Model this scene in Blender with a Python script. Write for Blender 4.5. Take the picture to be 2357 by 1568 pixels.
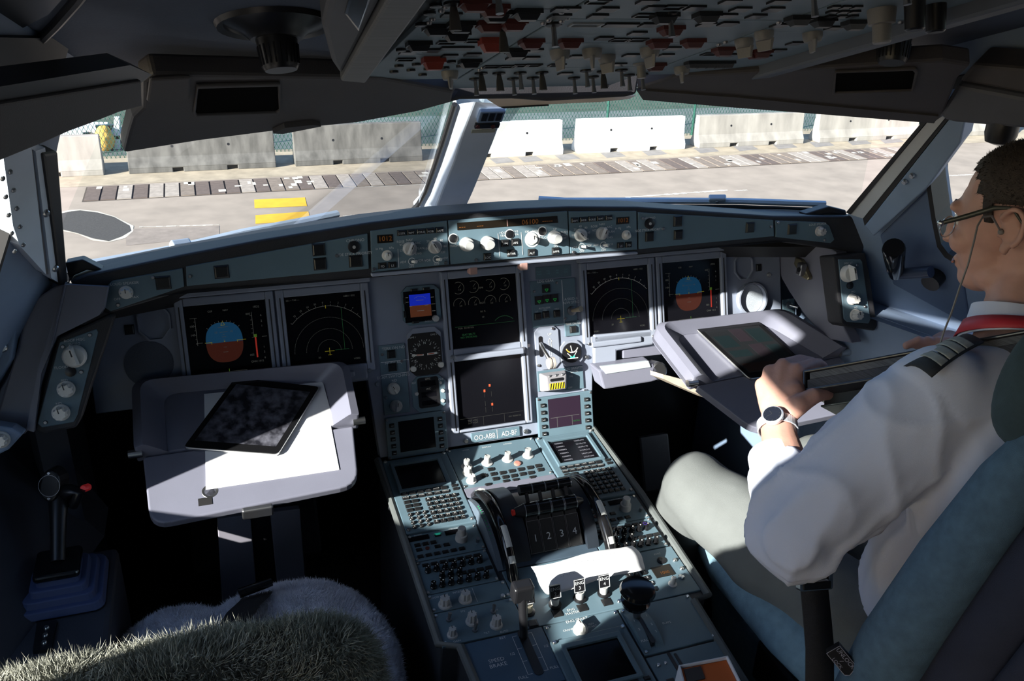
import bpy, bmesh, math, random
import numpy as np
from mathutils import Matrix, Vector
random.seed(7)
rng = np.random.default_rng(11)
for o in list(bpy.data.objects): bpy.data.objects.remove(o)
SC = bpy.context.scene
COL = SC.collection
PI = math.pi
# ------------------------------------------------------------------ camera
V = lambda *a: np.array(a, float)
TILT = math.radians(18)
EX = V(1, 0, 0)
UP_M = V(0, math.sin(TILT), math.cos(TILT)); N_M = V(0, -math.cos(TILT), math.sin(TILT))
def _rot(r):
    th = np.linalg.norm(r); k = r/th
    K = np.array([[0, -k[2], k[1]], [k[2], 0, -k[0]], [-k[1], k[0], 0]])
    return np.eye(3)+math.sin(th)*K+(1-math.cos(th))*K@K
CR = _rot(V(.127, -.328, -.0898))@np.diag([1., -1., -1.])@np.array([EX, UP_M, N_M])   # rows: right, down, forward
CP = V(-.56, -1.728, 1.696)
FPX, CX, CY = 2032.9, 1178.5, 784.0
cam = bpy.data.cameras.new('camera'); camo = bpy.data.objects.new('camera', cam); COL.objects.link(camo)
cam.sensor_width = 36; cam.lens = FPX/2357*36; cam.clip_start = .02; cam.clip_end = 500
m = Matrix.Identity(4)
for i in range(3):
    m[i][0] = CR[0][i]; m[i][1] = -CR[1][i]; m[i][2] = -CR[2][i]; m[i][3] = CP[i]
camo.matrix_world = m
SC.camera = camo
# ------------------------------------------------------------------ light
SUN = V(1, .43, -.44); SUN = SUN/np.linalg.norm(SUN)
w = bpy.data.worlds.new('sky'); SC.world = w; w.use_nodes = True
nt = w.node_tree; bg = nt.nodes['Background']
sky = nt.nodes.new('ShaderNodeTexSky'); sky.sky_type = 'NISHITA'; sky.sun_disc = False
sky.sun_elevation = math.asin(-SUN[2]); sky.sun_rotation = math.atan2(-SUN[0], -SUN[1])
sky.air_density = 1.0; sky.dust_density = .8
tn = nt.nodes.new('ShaderNodeMix'); tn.data_type = 'RGBA'; tn.blend_type = 'MULTIPLY'; tn.inputs[0].default_value = 1; tn.inputs[7].default_value = (.84, .96, 1.16, 1)
nt.links.new(sky.outputs[0], tn.inputs[6]); nt.links.new(tn.outputs[2], bg.inputs[0]); bg.inputs[1].default_value = .28
sl = bpy.data.lights.new('sun', 'SUN'); sl.energy = 19.0; sl.angle = math.radians(.6); sl.color = (1, .95, .88)
so = bpy.data.objects.new('sun', sl); COL.objects.link(so); so.location = (-20, -10, 20)
so.rotation_euler = Vector(SUN).to_track_quat('-Z', 'Y').to_euler()
SC.view_settings.view_transform = 'Standard'; SC.view_settings.look = 'None'
SC.view_settings.exposure = 0.0; SC.view_settings.gamma = 1; SC.view_settings.use_curve_mapping = False
# ------------------------------------------------------------------ pixels to places
def ray(x, y): return CR.T@V((x-CX)/FPX, (y-CY)/FPX, 1)
def onplane(x, y, o, n):
    r = ray(x, y); n = np.asarray(n, float)
    return CP+r*(np.dot(np.asarray(o, float)-CP, n)/np.dot(r, n))
def dep(x, y, d): return CP+ray(x, y)*d
def unit(a): a = np.asarray(a, float); return a/np.linalg.norm(a)
class F:
    """a flat face: origin, in-plane axes ex, ey and the outward normal ez"""
    def __init__(s, o, ex, ey):
        s.o = np.asarray(o, float); s.ex = unit(ex); ey = np.asarray(ey, float)
        s.ey = unit(ey-np.dot(ey, s.ex)*s.ex); s.ez = np.cross(s.ex, s.ey)
    def w(s, u, v, h=0): return s.o+s.ex*u+s.ey*v+s.ez*h
    def uv(s, x, y, h=0):
        p = onplane(x, y, s.o+s.ez*h, s.ez)-s.o
        return float(np.dot(p, s.ex)), float(np.dot(p, s.ey))
    def uvs(s, pts, h=0): return [s.uv(*p, h) for p in pts]
    def mat(s, u, v, h=0, rot=0, sc=(1, 1, 1)):
        p = s.w(u, v, h); c, sn = math.cos(rot), math.sin(rot)
        a = s.ex*c+s.ey*sn; b = -s.ex*sn+s.ey*c; m = Matrix.Identity(4)
        for i in range(3):
            m[i][0] = a[i]*sc[0]; m[i][1] = b[i]*sc[1]; m[i][2] = s.ez[i]*sc[2]; m[i][3] = p[i]
        return m
    def sub(s, u, v, h=0, rot=0):
        c, sn = math.cos(rot), math.sin(rot)
        return F(s.w(u, v, h), s.ex*c+s.ey*sn, -s.ex*sn+s.ey*c)
def quadpt(q, a, b):
    """bilinear point of 4 corners TL, TR, BL, BR"""
    q = [np.asarray(p, float) for p in q]
    return tuple((q[0]*(1-a)+q[1]*a)*(1-b)+(q[2]*(1-a)+q[3]*a)*b)
# ------------------------------------------------------------------ materials
MATS = {}
def mat(name, col, rough=.55, metal=0, var=.12, vs=14, bump=0, bs=300, emit=0, ecol=None, spec=.5, coat=0, streak=None, alpha=None):
    if name in MATS: return MATS[name]
    m = bpy.data.materials.new(name); m.use_nodes = True; MATS[name] = m
    nt = m.node_tree; b = nt.nodes['Principled BSDF']; L = nt.links.new
    b.inputs['Roughness'].default_value = rough; b.inputs['Metallic'].default_value = metal
    b.inputs['Specular IOR Level'].default_value = spec; b.inputs['Coat Weight'].default_value = coat
    tc = nt.nodes.new('ShaderNodeTexCoord')
    if var:
        mp = nt.nodes.new('ShaderNodeMapping'); L(tc.outputs['Object'], mp.inputs[0])
        if streak: mp.inputs['Scale'].default_value = streak
        n = nt.nodes.new('ShaderNodeTexNoise'); n.inputs['Scale'].default_value = vs; n.inputs['Detail'].default_value = 5
        L(mp.outputs[0], n.inputs['Vector'])
        r = nt.nodes.new('ShaderNodeValToRGB'); L(n.outputs[0], r.inputs[0])
        r.color_ramp.elements[0].position = .3; r.color_ramp.elements[1].position = .7
        r.color_ramp.elements[0].color = (*[c*(1-var) for c in col], 1)
        r.color_ramp.elements[1].color = (*[min(1, c*(1+var)) for c in col], 1)
        L(r.outputs[0], b.inputs['Base Color'])
    else: b.inputs['Base Color'].default_value = (*col, 1)
    if bump:
        n2 = nt.nodes.new('ShaderNodeTexNoise'); n2.inputs['Scale'].default_value = bs; n2.inputs['Detail'].default_value = 3
        L(tc.outputs['Object'], n2.inputs['Vector'])
        bp = nt.nodes.new('ShaderNodeBump'); bp.inputs['Strength'].default_value = bump; bp.inputs['Distance'].default_value = .002
        L(n2.outputs[0], bp.inputs['Height']); L(bp.outputs[0], b.inputs['Normal'])
    if emit:
        b.inputs['Emission Color'].default_value = (*(ecol or col), 1); b.inputs['Emission Strength'].default_value = emit
    return m
def glassmat(name, tint, refl=.06):
    m = bpy.data.materials.new(name); m.use_nodes = True; nt = m.node_tree; nt.nodes.remove(nt.nodes['Principled BSDF'])
    t = nt.nodes.new('ShaderNodeBsdfTransparent'); t.inputs[0].default_value = (*tint, 1)
    g = nt.nodes.new('ShaderNodeBsdfGlossy'); g.inputs['Roughness'].default_value = .02
    mx = nt.nodes.new('ShaderNodeMixShader'); lw = nt.nodes.new('ShaderNodeLayerWeight'); lw.inputs[0].default_value = refl*2
    mul = nt.nodes.new('ShaderNodeMath'); mul.operation = 'MULTIPLY'; mul.inputs[1].default_value = .45
    nt.links.new(lw.outputs['Fresnel'], mul.inputs[0]); nt.links.new(mul.outputs[0], mx.inputs[0])
    nt.links.new(t.outputs[0], mx.inputs[1]); nt.links.new(g.outputs[0], mx.inputs[2])
    nt.links.new(mx.outputs[0], nt.nodes['Material Output'].inputs[0]); MATS[name] = m
    return m
PANEL = mat('panel_blue_grey', (.105, .165, .205), .5, var=.06, bump=.08, bs=900)
BOARD = mat('board_grey', (.235, .262, .335), .5, var=.05, bump=.08, bs=900)
BEZEL = mat('bezel_grey', (.26, .285, .355), .45, var=.05)
LAV = mat('lavender_plastic', (.17, .172, .222), .38, var=.04, bump=.06, bs=700)
LAVD = mat('grey_lining', (.060, .055, .058), .6, var=.08, bump=.15, bs=500)
SHROUD = mat('shroud_black', (.022, .022, .026), .6, var=.2, bump=.25, bs=600)
BLACK = mat('black_plastic', (.010, .010, .012), .35, var=.15)
BLKGL = mat('gloss_black', (.008, .008, .009), .12, var=0, spec=.6)
SCREEN = mat('screen_black', (.005, .005, .007), .16, var=0, spec=.25)
KNOB = mat('knob_grey', (.42, .42, .42), .4, var=.06)
KNOBW = mat('knob_white', (.62, .61, .58), .42, var=.05)
METAL = mat('bare_metal', (.62, .62, .62), .28, 1, var=.08)
DMETAL = mat('dull_metal', (.30, .30, .31), .42, 1, var=.12)
WHITEP = mat('white_print', (.62, .64, .66), .6, var=0)
KEYM = mat('key_black', (.012, .012, .013), .35, var=.1)
RED = mat('red_plastic', (.22, .035, .022), .4, var=.08)
DRED = mat('guard_red', (.075, .014, .010), .45, var=.08)
FRAMEB = mat('frame_blue', (.185, .250, .36), .5, var=.06, bump=.08, bs=500)
FRAMEL = mat('frame_pale', (.62, .68, .78), .45, var=.05)  # pale frame paint, brightened to stand in for sky light on it
RUBBER = mat('rubber_dark', (.018, .017, .018), .5, var=.15)
LINING = mat('ceiling_lining', (.070, .092, .135), .7, var=.1, bump=.2, bs=400)
CARPET = mat('carpet_dark', (.020, .020, .026), .95, var=.3, vs=90, bump=.5, bs=500)
DEEP = mat('deep_black', (.004, .004, .004), .95, var=0, spec=.05)
PAPER = mat('white_paper', (.80, .80, .82), .7, var=.02)
GLASS = glassmat('windscreen_glass', (.86, .90, .89))
def glow(name, col, s=1.0): return mat(name, tuple(c*.12 for c in col), .5, var=0, emit=s*.45, ecol=col)
G_SKY = glow('glow_sky_blue', (.018, .15, .34), .42); G_GND = glow('glow_brown', (.15, .026, .010), .38)
G_WHT = glow('glow_white', (.5, .5, .48), .32); G_DIM = glow('glow_dim', (.25, .26, .24), .30)
G_GRN = glow('glow_green', (.03, .6, .10), .45); G_YEL = glow('glow_yellow', (.6, .5, .03), .4)
G_RED = glow('glow_red', (.75, .05, .03), .6); G_AMB = glow('glow_amber', (.9, .33, .06), .13)
G_BLU = glow('glow_blue', (.01, .035, .75), .85); G_BRN = glow('glow_tan', (.22, .065, .025), .55)
G_VIO = glow('glow_violet', (.10, .05, .42), .8); G_CYA = glow('glow_cyan', (.03, .55, .40), .7)
# ------------------------------------------------------------------ mesh builder
WORLD = {}
PRINT = {'scale_marks', 'aircraft_symbol', 'selected_marks', 'heading_scale', 'compass_arc', 'range_rings', 'flight_plan', 'engine_dials', 'memo_lines', 'page_lines', 'compass_card', 'key_marks', 'needle', 'needle_flag', 'scale', 'stripes', 'triangle', 'legend_lines', 'lettering', 'digits', 'wear', 'stitching'}
def wm(o): return WORLD.get(o.name, Matrix.Identity(4))
def link(o, parent=None, M=None):
    COL.objects.link(o); M = M or Matrix.Identity(4)
    o.matrix_basis = M; WORLD[o.name] = M
    if parent is not None:
        o.parent = parent; o.matrix_parent_inverse = wm(parent).inverted()
    return o
def thing(name, label, cat, loc=(0, 0, 0), group=None):
    o = bpy.data.objects.new(name, None); o.empty_display_size = .05
    link(o, None, Matrix.Translation(Vector(loc)))
    return tag(o, label, cat, group)
def tag(o, label=None, cat=None, group=None, kind=None):
    if label: o['label'] = label
    if cat: o['category'] = cat
    if group: o['group'] = group
    if kind: o['kind'] = kind
    return o
_TXT = {}
def glyphs(s):
    if s not in _TXT:
        c = bpy.data.curves.new('t', 'FONT'); c.body = s; c.size = 1; c.resolution_u = 2
        c.align_x = 'CENTER'; c.align_y = 'CENTER'
        o = bpy.data.objects.new('t', c); me = bpy.data.meshes.new_from_object(o)
        _TXT[s] = ([tuple(v.co) for v in me.vertices], [tuple(p.vertices) for p in me.polygons])
        bpy.data.objects.remove(o); bpy.data.curves.remove(c); bpy.data.meshes.remove(me)
    return _TXT[s]
class MB:
    def __init__(s): s.v = []; s.f = []
    def add(s, vs, fs):
        b = len(s.v); s.v += [tuple(map(float, p)) for p in vs]; s.f += [tuple(i+b for i in f) for f in fs]; return s
    def box(s, c, d, fr=None):
        c = V(*c); d = V(*d)/2; vs = []
        for x in (-1, 1):
            for y in (-1, 1):
                for z in (-1, 1):
                    p = V(x, y, z)*d
                    vs.append(c+p if fr is None else c+fr.ex*p[0]+fr.ey*p[1]+fr.ez*p[2])
        return s.add(vs, [(0, 1, 3, 2), (4, 6, 7, 5), (0, 4, 5, 1), (2, 3, 7, 6), (0, 2, 6, 4), (1, 5, 7, 3)])
    def fbox(s, fr, u0, u1, v0, v1, h0, h1):
        return s.prism(fr, [(u0, v0), (u1, v0), (u1, v1), (u0, v1)], h0, h1)
    def prism(s, fr, pts, h0, h1, top=None):
        pts = list(pts); n = len(pts)
        a = sum(pts[i][0]*pts[(i+1) % n][1]-pts[(i+1) % n][0]*pts[i][1] for i in range(n))
        if a < 0: pts = pts[::-1]; top = top[::-1] if top else None
        tp = top or pts
        vs = [fr.w(*p, h0) for p in pts]+[fr.w(*p, h1) for p in tp]
        fs = [tuple(range(n))[::-1], tuple(range(n, 2*n))]+[(i, (i+1) % n, n+(i+1) % n, n+i) for i in range(n)]
        return s.add(vs, fs)
    def lathe(s, fr, u, v, prof, n=20, rot=0):
        vs = []; fs = []
        for r, h in prof:
            for k in range(n):
                a = 2*PI*k/n+rot; vs.append(fr.w(u+r*math.cos(a), v+r*math.sin(a), h))
        for j in range(len(prof)-1):
            for k in range(n): fs.append((j*n+k, j*n+(k+1) % n, (j+1)*n+(k+1) % n, (j+1)*n+k))
        fs.append(tuple(range(n))[::-1]); fs.append(tuple(range((len(prof)-1)*n, len(prof)*n)))
        return s.add(vs, fs)
    def ring(s, fr, u, v, r0, r1, h, n=24, a0=0, a1=2*PI, dash=0, hh=0):
        for k in range(n):
            if dash and k % 2: continue
            b0 = a0+(a1-a0)*k/n; b1 = a0+(a1-a0)*(k+1)/n
            s.add([fr.w(u+r*math.cos(b), v+r*math.sin(b), h) for r, b in ((r0, b0), (r1, b0), (r1, b1), (r0, b1))], [(0, 1, 2, 3)])
        return s
    def rect(s, fr, u0, u1, v0, v1, h): return s.add([fr.w(u0, v0, h), fr.w(u1, v0, h), fr.w(u1, v1, h), fr.w(u0, v1, h)], [(0, 1, 2, 3)])
    def flat(s, fr, pts, h): return s.add([fr.w(*p, h) for p in pts], [tuple(range(len(pts)))])
    def line(s, fr, a, b, wd, h):
        a = V(*a); b = V(*b); d = unit(b-a); n = V(-d[1], d[0])*wd/2
        return s.add([fr.w(*(a-n), h), fr.w(*(b-n), h), fr.w(*(b+n), h), fr.w(*(a+n), h)], [(0, 1, 2, 3)])
    def text(s, fr, u, v, t, size, h, rot=0, sx=1):
        vs, fs = glyphs(t); c, sn = math.cos(rot)*size, math.sin(rot)*size
        return s.add([fr.w(u+p[0]*sx*c-p[1]*sn, v+p[0]*sx*sn+p[1]*c, h) for p in vs], fs)
    def tube(s, pts, rad, n=10, caps=True, flat=1.0, up=(0, 0, 1)):
        pts = [np.asarray(p, float) for p in pts]
        if np.isscalar(rad): rad = [rad]*len(pts)
        vs = []; fs = []; prev = None
        for i, p in enumerate(pts):
            t = unit(pts[min(i+1, len(pts)-1)]-pts[max(i-1, 0)])
            if prev is None:
                a = np.cross(np.asarray(up, float), t)
                if np.linalg.norm(a) < 1e-4: a = np.cross(V(1, 0, 0), t)
            else: a = prev-np.dot(prev, t)*t
            a = unit(a); prev = a; b = np.cross(t, a)
            for k in range(n):
                g = 2*PI*k/n; vs.append(p+rad[i]*(a*math.cos(g)+b*math.sin(g)*flat))
        for i in range(len(pts)-1):
            for k in range(n): fs.append((i*n+k, i*n+(k+1) % n, (i+1)*n+(k+1) % n, (i+1)*n+k))
        if caps: fs.append(tuple(range(n))[::-1]); fs.append(tuple(range((len(pts)-1)*n, len(pts)*n)))
        return s.add(vs, fs)
    def ball(s, c, r, n=12, m=8, M=None):
        c = np.asarray(c, float); r = np.broadcast_to(np.asarray(r, float), (3,)); vs = [c+V(0, 0, -r[2])]; fs = []
        for j in range(1, m):
            a = -PI/2+PI*j/m
            for k in range(n):
                b = 2*PI*k/n; p = V(r[0]*math.cos(a)*math.cos(b), r[1]*math.cos(a)*math.sin(b), r[2]*math.sin(a))
                vs.append(c+(p if M is None else M@p))
        vs.append(c+V(0, 0, r[2]) if M is None else c+M@V(0, 0, r[2]))
        if M is not None: vs[0] = c+M@V(0, 0, -r[2])
        for k in range(n):
            fs.append((0, 1+(k+1) % n, 1+k)); fs.append((len(vs)-1, 1+(m-2)*n+k, 1+(m-2)*n+(k+1) % n))
            for j in range(m-2): fs.append((1+j*n+k, 1+j*n+(k+1) % n, 1+(j+1)*n+(k+1) % n, 1+(j+1)*n+k))
        return s.add(vs, fs)
    def mesh(s, name):
        me = bpy.data.meshes.new(name); me.from_pydata(s.v, [], s.f); me.update(); return me
    def build(s, name, material, parent=None, bevel=0, smooth=False, seg=2, kind=None, label=None):
        me = s.mesh(name); o = bpy.data.objects.new(name, me); me.materials.append(material)
        bm = bmesh.new(); bm.from_mesh(me); bmesh.ops.recalc_face_normals(bm, faces=bm.faces); bm.to_mesh(me); bm.free()
        link(o, parent)
        if smooth:
            me.shade_smooth()
            try: me.set_sharp_from_angle(angle=math.radians(40))
            except Exception: pass
        if bevel:
            b = o.modifiers.new('bevel', 'BEVEL'); b.width = bevel; b.segments = seg; b.limit_method = 'ANGLE'; b.angle_limit = math.radians(35)
            if smooth: pass
        if label: o['label'] = label
        if name in PRINT: kind = 'stuff'
        if kind: o['kind'] = kind
        return o
def inst(src_mesh, name, parent, M):
    return link(bpy.data.objects.new(name, src_mesh), parent, M)
def evalmesh(o):
    """apply an object's modifiers and return the finished object"""
    dg = bpy.context.evaluated_depsgraph_get(); dg.update()
    me = bpy.data.meshes.new_from_object(o.evaluated_get(dg)); o.modifiers.clear(); old = o.data; o.data = me
    return o
def blob(mb, name, material, parent=None, voxel=.006, smooth=6, deform=None, factor=.5):
    """fuse overlapping pieces into one continuous skin"""
    o = mb.build(name, material, parent)
    r = o.modifiers.new('r', 'REMESH'); r.mode = 'VOXEL'; r.voxel_size = voxel
    sm = o.modifiers.new('s', 'SMOOTH'); sm.factor = factor; sm.iterations = smooth
    evalmesh(o)
    if deform:
        n = len(o.data.vertices); co = np.empty(n*3); o.data.vertices.foreach_get('co', co); no = np.empty(n*3); o.data.vertices.foreach_get('normal', no)
        co = deform(co.reshape(-1, 3), no.reshape(-1, 3)); o.data.vertices.foreach_set('co', co.ravel()); o.data.update()
    if not o.data.materials: o.data.materials.append(material)
    o.data.shade_smooth()
    return o
# shared small pieces --------------------------------------------------------
def proto(mb, name, material, smooth=False):
    me = mb.mesh(name); me.materials.append(material)
    if smooth:
        me.shade_smooth()
        try: me.set_sharp_from_angle(angle=math.radians(35))
        except Exception: pass
    return me
ID = F((0, 0, 0), (1, 0, 0), (0, 1, 0))
KEYMESH = proto(MB().prism(ID, [(-.5, -.5), (.5, -.5), (.5, .5), (-.5, .5)], 0, .8, [(-.42, -.4), (.42, -.4), (.42, .4), (-.42, .4)]).prism(ID, [(-.42, -.4), (.42, -.4), (.42, .4), (-.42, .4)], .8, 1, [(-.36, -.33), (.36, -.33), (.36, .33), (-.36, .33)]), 'key', KEYM)
ROUNDKEY = proto(MB().lathe(ID, 0, 0, [(.5, 0), (.5, .7), (.40, 1)], 10), 'key', KEYM, True)
SCREWM = proto(MB().lathe(ID, 0, 0, [(.5, 0), (.5, .25), (.36, .45)], 10).fbox(ID, -.3, .3, -.05, .05, .45, .47), 'screw', METAL, True)
DSCREW = proto(MB().lathe(ID, 0, 0, [(.5, 0), (.5, .25), (.36, .45)], 10).fbox(ID, -.3, .3, -.05, .05, .45, .47), 'screw', DMETAL, True)
def key(fr, u, v, w, d, h=.003, parent=None, rnd=False, name='key', h0=0, rot=0, mesh=None):
    return inst(mesh or (ROUNDKEY if rnd else KEYMESH), name, parent, fr.mat(u, v, h0, rot, (w, d, h)))
def screw(fr, u, v, r, parent, h0=0, dark=False):
    return inst(DSCREW if dark else SCREWM, 'screw', parent, fr.mat(u, v, h0, random.uniform(0, 3), (2*r, 2*r, 2*r)))
def knob_mesh(kind):
    m = MB()
    if kind == 'round': m.lathe(ID, 0, 0, [(1, 0), (1, .12), (.78, .18), (.72, 1.0), (.64, 1.06)], 24)
    elif kind == 'fluted':
        pts = []
        for k in range(32):
            r = .74+.07*(1 if k % 4 < 2 else -1); pts.append((r*math.cos(2*PI*k/32), r*math.sin(2*PI*k/32)))
        m.lathe(ID, 0, 0, [(1, 0), (.96, .2), (.80, .28)], 24); m.prism(ID, pts, .25, 1.15, [(x*.86, y*.86) for x, y in pts])
    elif kind == 'bar':
        m.lathe(ID, 0, 0, [(1, 0), (1, .25), (.86, .55), (.80, .60)], 24)
        m.prism(ID, [(-.28, -.84), (.28, -.84), (.24, .9), (0, 1.12), (-.24, .9)], .5, 1.25, [(-.16, -.66), (.16, -.66), (.13, .72), (0, .86), (-.13, .72)])
    elif kind == 'skirt': m.lathe(ID, 0, 0, [(1, 0), (1, .1), (.62, .2), (.58, .2), (.56, 1.1), (.5, 1.16)], 24)
    elif kind == 'dual': m.lathe(ID, 0, 0, [(1, 0), (1, .1), (.92, .7), (.66, .74), (.64, 1.5), (.58, 1.58)], 24)
    return m
KN = {}
def knob(fr, u, v, r, parent, kind='round', mt=KNOB, h=1.0, rot=0, mark=True, name='knob'):
    k = (kind, mt.name)
    if k not in KN: KN[k] = proto(knob_mesh(kind), 'knob', mt, True)
    o = inst(KN[k], name, parent, fr.mat(u, v, 0, rot, (r, r, r*h)))
    if mark and kind in ('bar', 'round', 'skirt', 'fluted'):
        if 'mk'+kind not in KN:
            z = 1.26 if kind == 'bar' else 1.17
            KN['mk'+kind] = proto(MB().fbox(ID, -.06, .06, .1, .7, z-.1, z), 'pointer', BLACK)
        inst(KN['mk'+kind], 'pointer', parent, fr.mat(u, v, 0, rot, (r, r, r*h)))
    return o
def chamf(u0, u1, v0, v1, c):
    return [(u0+c, v0), (u1-c, v0), (u1, v0+c), (u1, v1-c), (u1-c, v1), (u0+c, v1), (u0, v1-c), (u0, v0+c)]
def rrect(u0, u1, v0, v1, c, n=4):
    p = []
    for cx, cy, a in ((u1-c, v0+c, -PI/2), (u1-c, v1-c, 0), (u0+c, v1-c, PI/2), (u0+c, v0+c, PI)):
        for k in range(n+1): p.append((cx+c*math.cos(a+PI/2*k/n), cy+c*math.sin(a+PI/2*k/n)))
    return p
def bez4(mb, fr, u0, u1, v0, v1, wd, h0, h1):
    """a rectangular frame"""
    mb.fbox(fr, u0-wd, u0, v0-wd, v1+wd, h0, h1); mb.fbox(fr, u1, u1+wd, v0-wd, v1+wd, h0, h1)
    mb.fbox(fr, u0, u1, v0-wd, v0, h0, h1); mb.fbox(fr, u0, u1, v1, v1+wd, h0, h1); return mb
MI = F((0, 0, .92), EX, UP_M)                                           # main instrument panel
_a = math.radians(9); GS = F((0, -.20, 1.10), EX, (0, math.sin(_a), math.cos(_a)))   # glareshield face
_p = math.radians(6); PD = F((0, -.093, .633), EX, (0, math.cos(_p), math.sin(_p)))  # pedestal top
OH = F((0, -.40, 1.49), EX, (0, -1, .32))                               # overhead panel: y runs aft, normal is down
OH.ez = -OH.ez if OH.ez[2] > 0 else OH.ez
# ================================================================== THE SETTING
from mathutils.geometry import tessellate_polygon
def holed(mb, fr, outer, holes, h0, h1):
    loops = [outer]+list(holes); flat = [p for l in loops for p in l]; n = len(flat)
    tri = tessellate_polygon([[Vector((p[0], p[1], 0)) for p in l] for l in loops])
    vs = [fr.w(*p, h0) for p in flat]+[fr.w(*p, h1) for p in flat]; fs = []
    for t in tri: fs.append(tuple(t)); fs.append(tuple(i+n for i in reversed(t)))
    b = 0
    for l in loops:
        k = len(l)
        for i in range(k): fs.append((b+i, b+(i+1) % k, n+b+(i+1) % k, n+b+i))
        b += k
    return mb.add(vs, fs)
def struct(name, mb, m, parent=None, **k):
    o = mb.build(name, m, parent, **k)
    if parent is None: o['kind'] = 'structure'
    return o
def sroot(name, loc=(0, 0, 0)):
    o = bpy.data.objects.new(name, None); link(o, None, Matrix.Translation(Vector(loc))); o['kind'] = 'structure'; return o
E3 = unit(V(.22, -.56, 0)); U3 = V(-.1147, -.045, .25)
SPR = F((.80, -.19, 1.15), E3, U3); SPL = F((-.80, -.19, 1.15), E3*V(1, -1, 1), U3*V(-1, 1, 1))
WR = F((0, .27, 1.06), (.8, -.46, .09), (0, -.27, .32)); WL = F((0, .27, 1.06), (.8, .46, -.09), (0, -.27, .32))
struct('floor', MB().box((0, -1.0, -.02), (2.8, 3.6, .04)), CARPET)
struct('wall_rear', MB().box((0, -2.62, 1.0), (2.8, .06, 2.2)), LINING)
struct('wall_front', MB().box((0, .46, .42), (2.0, .05, .90)), BLACK)
# side walls: a leaning window wall above, a side wall below
for s, fr, nm in ((1, SPR, 'right'), (-1, SPL, 'left')):
    zt = .93 if s > 0 else .62
    pl = [(.855*s, -.12), (.83*s, -.19), (1.13*s, -1.03), (1.30*s, -1.5), (1.30*s, -2.6)]
    mb = MB(); q = [(.90*s, .46), (.87*s, .05)]+pl
    zt0 = zt
    for a, b in zip(q[:-1], q[1:]):
        za = (1.0 if a[1] > .3 else 1.07) if b[1] > -.2 else zt0; zb = 1.07 if b[1] > -.2 else zt0; za = .86 if a[1] > .3 else za
        mb.add([(a[0], a[1], 0), (b[0], b[1], 0), (b[0]+.05*s, b[1], 0), (a[0]+.05*s, a[1], 0),
                (a[0], a[1], za), (b[0], b[1], zb), (b[0]+.05*s, b[1], zb), (a[0]+.05*s, a[1], za)],
               [(0, 1, 5, 4), (3, 2, 6, 7), (0, 1, 2, 3), (4, 5, 6, 7), (0, 3, 7, 4), (1, 2, 6, 5)])
    zt = zt0; side = struct('wall_'+nm, mb, FRAMEB if s > 0 else mat('ledge_dark', (.03, .033, .045), .7, var=.1))  # left wall and ledge coloured dark to suppress the sunlight on them
    # window wall with its opening
    mb = MB(); sg = s
    if s > 0:
        op = fr.uvs([(2140, 432), (2150, 500), (2163, 562), (2180, 585), (2205, 600)])
        b0 = op[-1][1]; op = op[::-1]; u_a = 1.25
        op = [(u_a, b0-.02)]+[(p[0], p[1]) for p in op][0:0]+[]+[(op[0][0], op[0][1])]+op[1:]+[(.16, .34), (.30, .40), (u_a, .40)]
        e0, e1 = fr.uv(1952, 492), fr.uv(2142, 262); outer = [(e0[0]+.02, -.26), (1.9, -.26), (1.9, .50), (e1[0]+.03, .50), e1, e0]
    else:
        f0, f1 = fr.uv(18, 480)[0], -1.50
        op = [(f1, -.035), (-.93, -.035), (-.93, .44), (-.80, .44), (-.80, -.33), (-.30, -.33), (-.27, -.1), (-.27, .42), (-.79, .455), (f1, .47)]
        e0, e1 = fr.uv(156, 655), fr.uv(130, 350); outer = [(e0[0]-.01, -.38), (-1.9, -.38), (-1.9, .58), (e1[0]-.06, .58), e1, e0]
    ops = [op] if s > 0 else [[(-1.19, -.09), (-.82, -.09), (-.82, .50), (-1.19, .52)], [(-.70, -.14), (-.55, -.22), (-.27, -.36), (-.22, -.1), (-.22, .44), (-.70, .50)]]  # unseen left openings: sills, post and ends shaped to steer the sun
    holed(mb, fr, outer, ops, -.07, 0)
    mb.build('window_wall', FRAMEB, side)
    wn = sroot('window_3' if s > 0 else 'window_4', tuple(fr.w(.6*s, .1)))
    for op in ops:
        MB().flat(fr, op, -.045).build('pane', GLASS, wn)
        rim = MB(); cx, cy = np.mean([p[0] for p in op]), np.mean([p[1] for p in op])
        inn = [(cx+(p[0]-cx)*.975, cy+(p[1]-cy)*.95) for p in op]
        holed(rim, fr, [(cx+(p[0]-cx)*1.01, cy+(p[1]-cy)*1.03) for p in op], [inn], -.05, .006); rim.build('gasket', RUBBER, wn)
    if s > 0: MB().fbox(fr, .83, .89, min(p[1] for p in op), .42, -.05, .004).build('window_post', FRAMEB, wn)
    # ledge between the lower wall and the window wall
    lo = MB(); n_ = 10
    for k in range(n_):
        ya, yb = -.10-.95*k/n_*1.0, -.10-.95*(k+1)/n_
        def wx(y): return (.80+.33*max(0, (-.19-y))/.84)*s
        def sx(y): u_ = (y-fr.o[1])/fr.ex[1]; p = fr.w(u_, outer[0][1]+.01); return p
        pa, pb = sx(ya), sx(yb); lo.add([(wx(ya), ya, zt), (wx(yb), yb, zt), tuple(pb), tuple(pa)], [(0, 1, 2, 3)])
    lo.build('side_ledge', FRAMEB if s > 0 else mat('ledge_dark', (.03, .033, .045), .7, var=.1), side)
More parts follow.
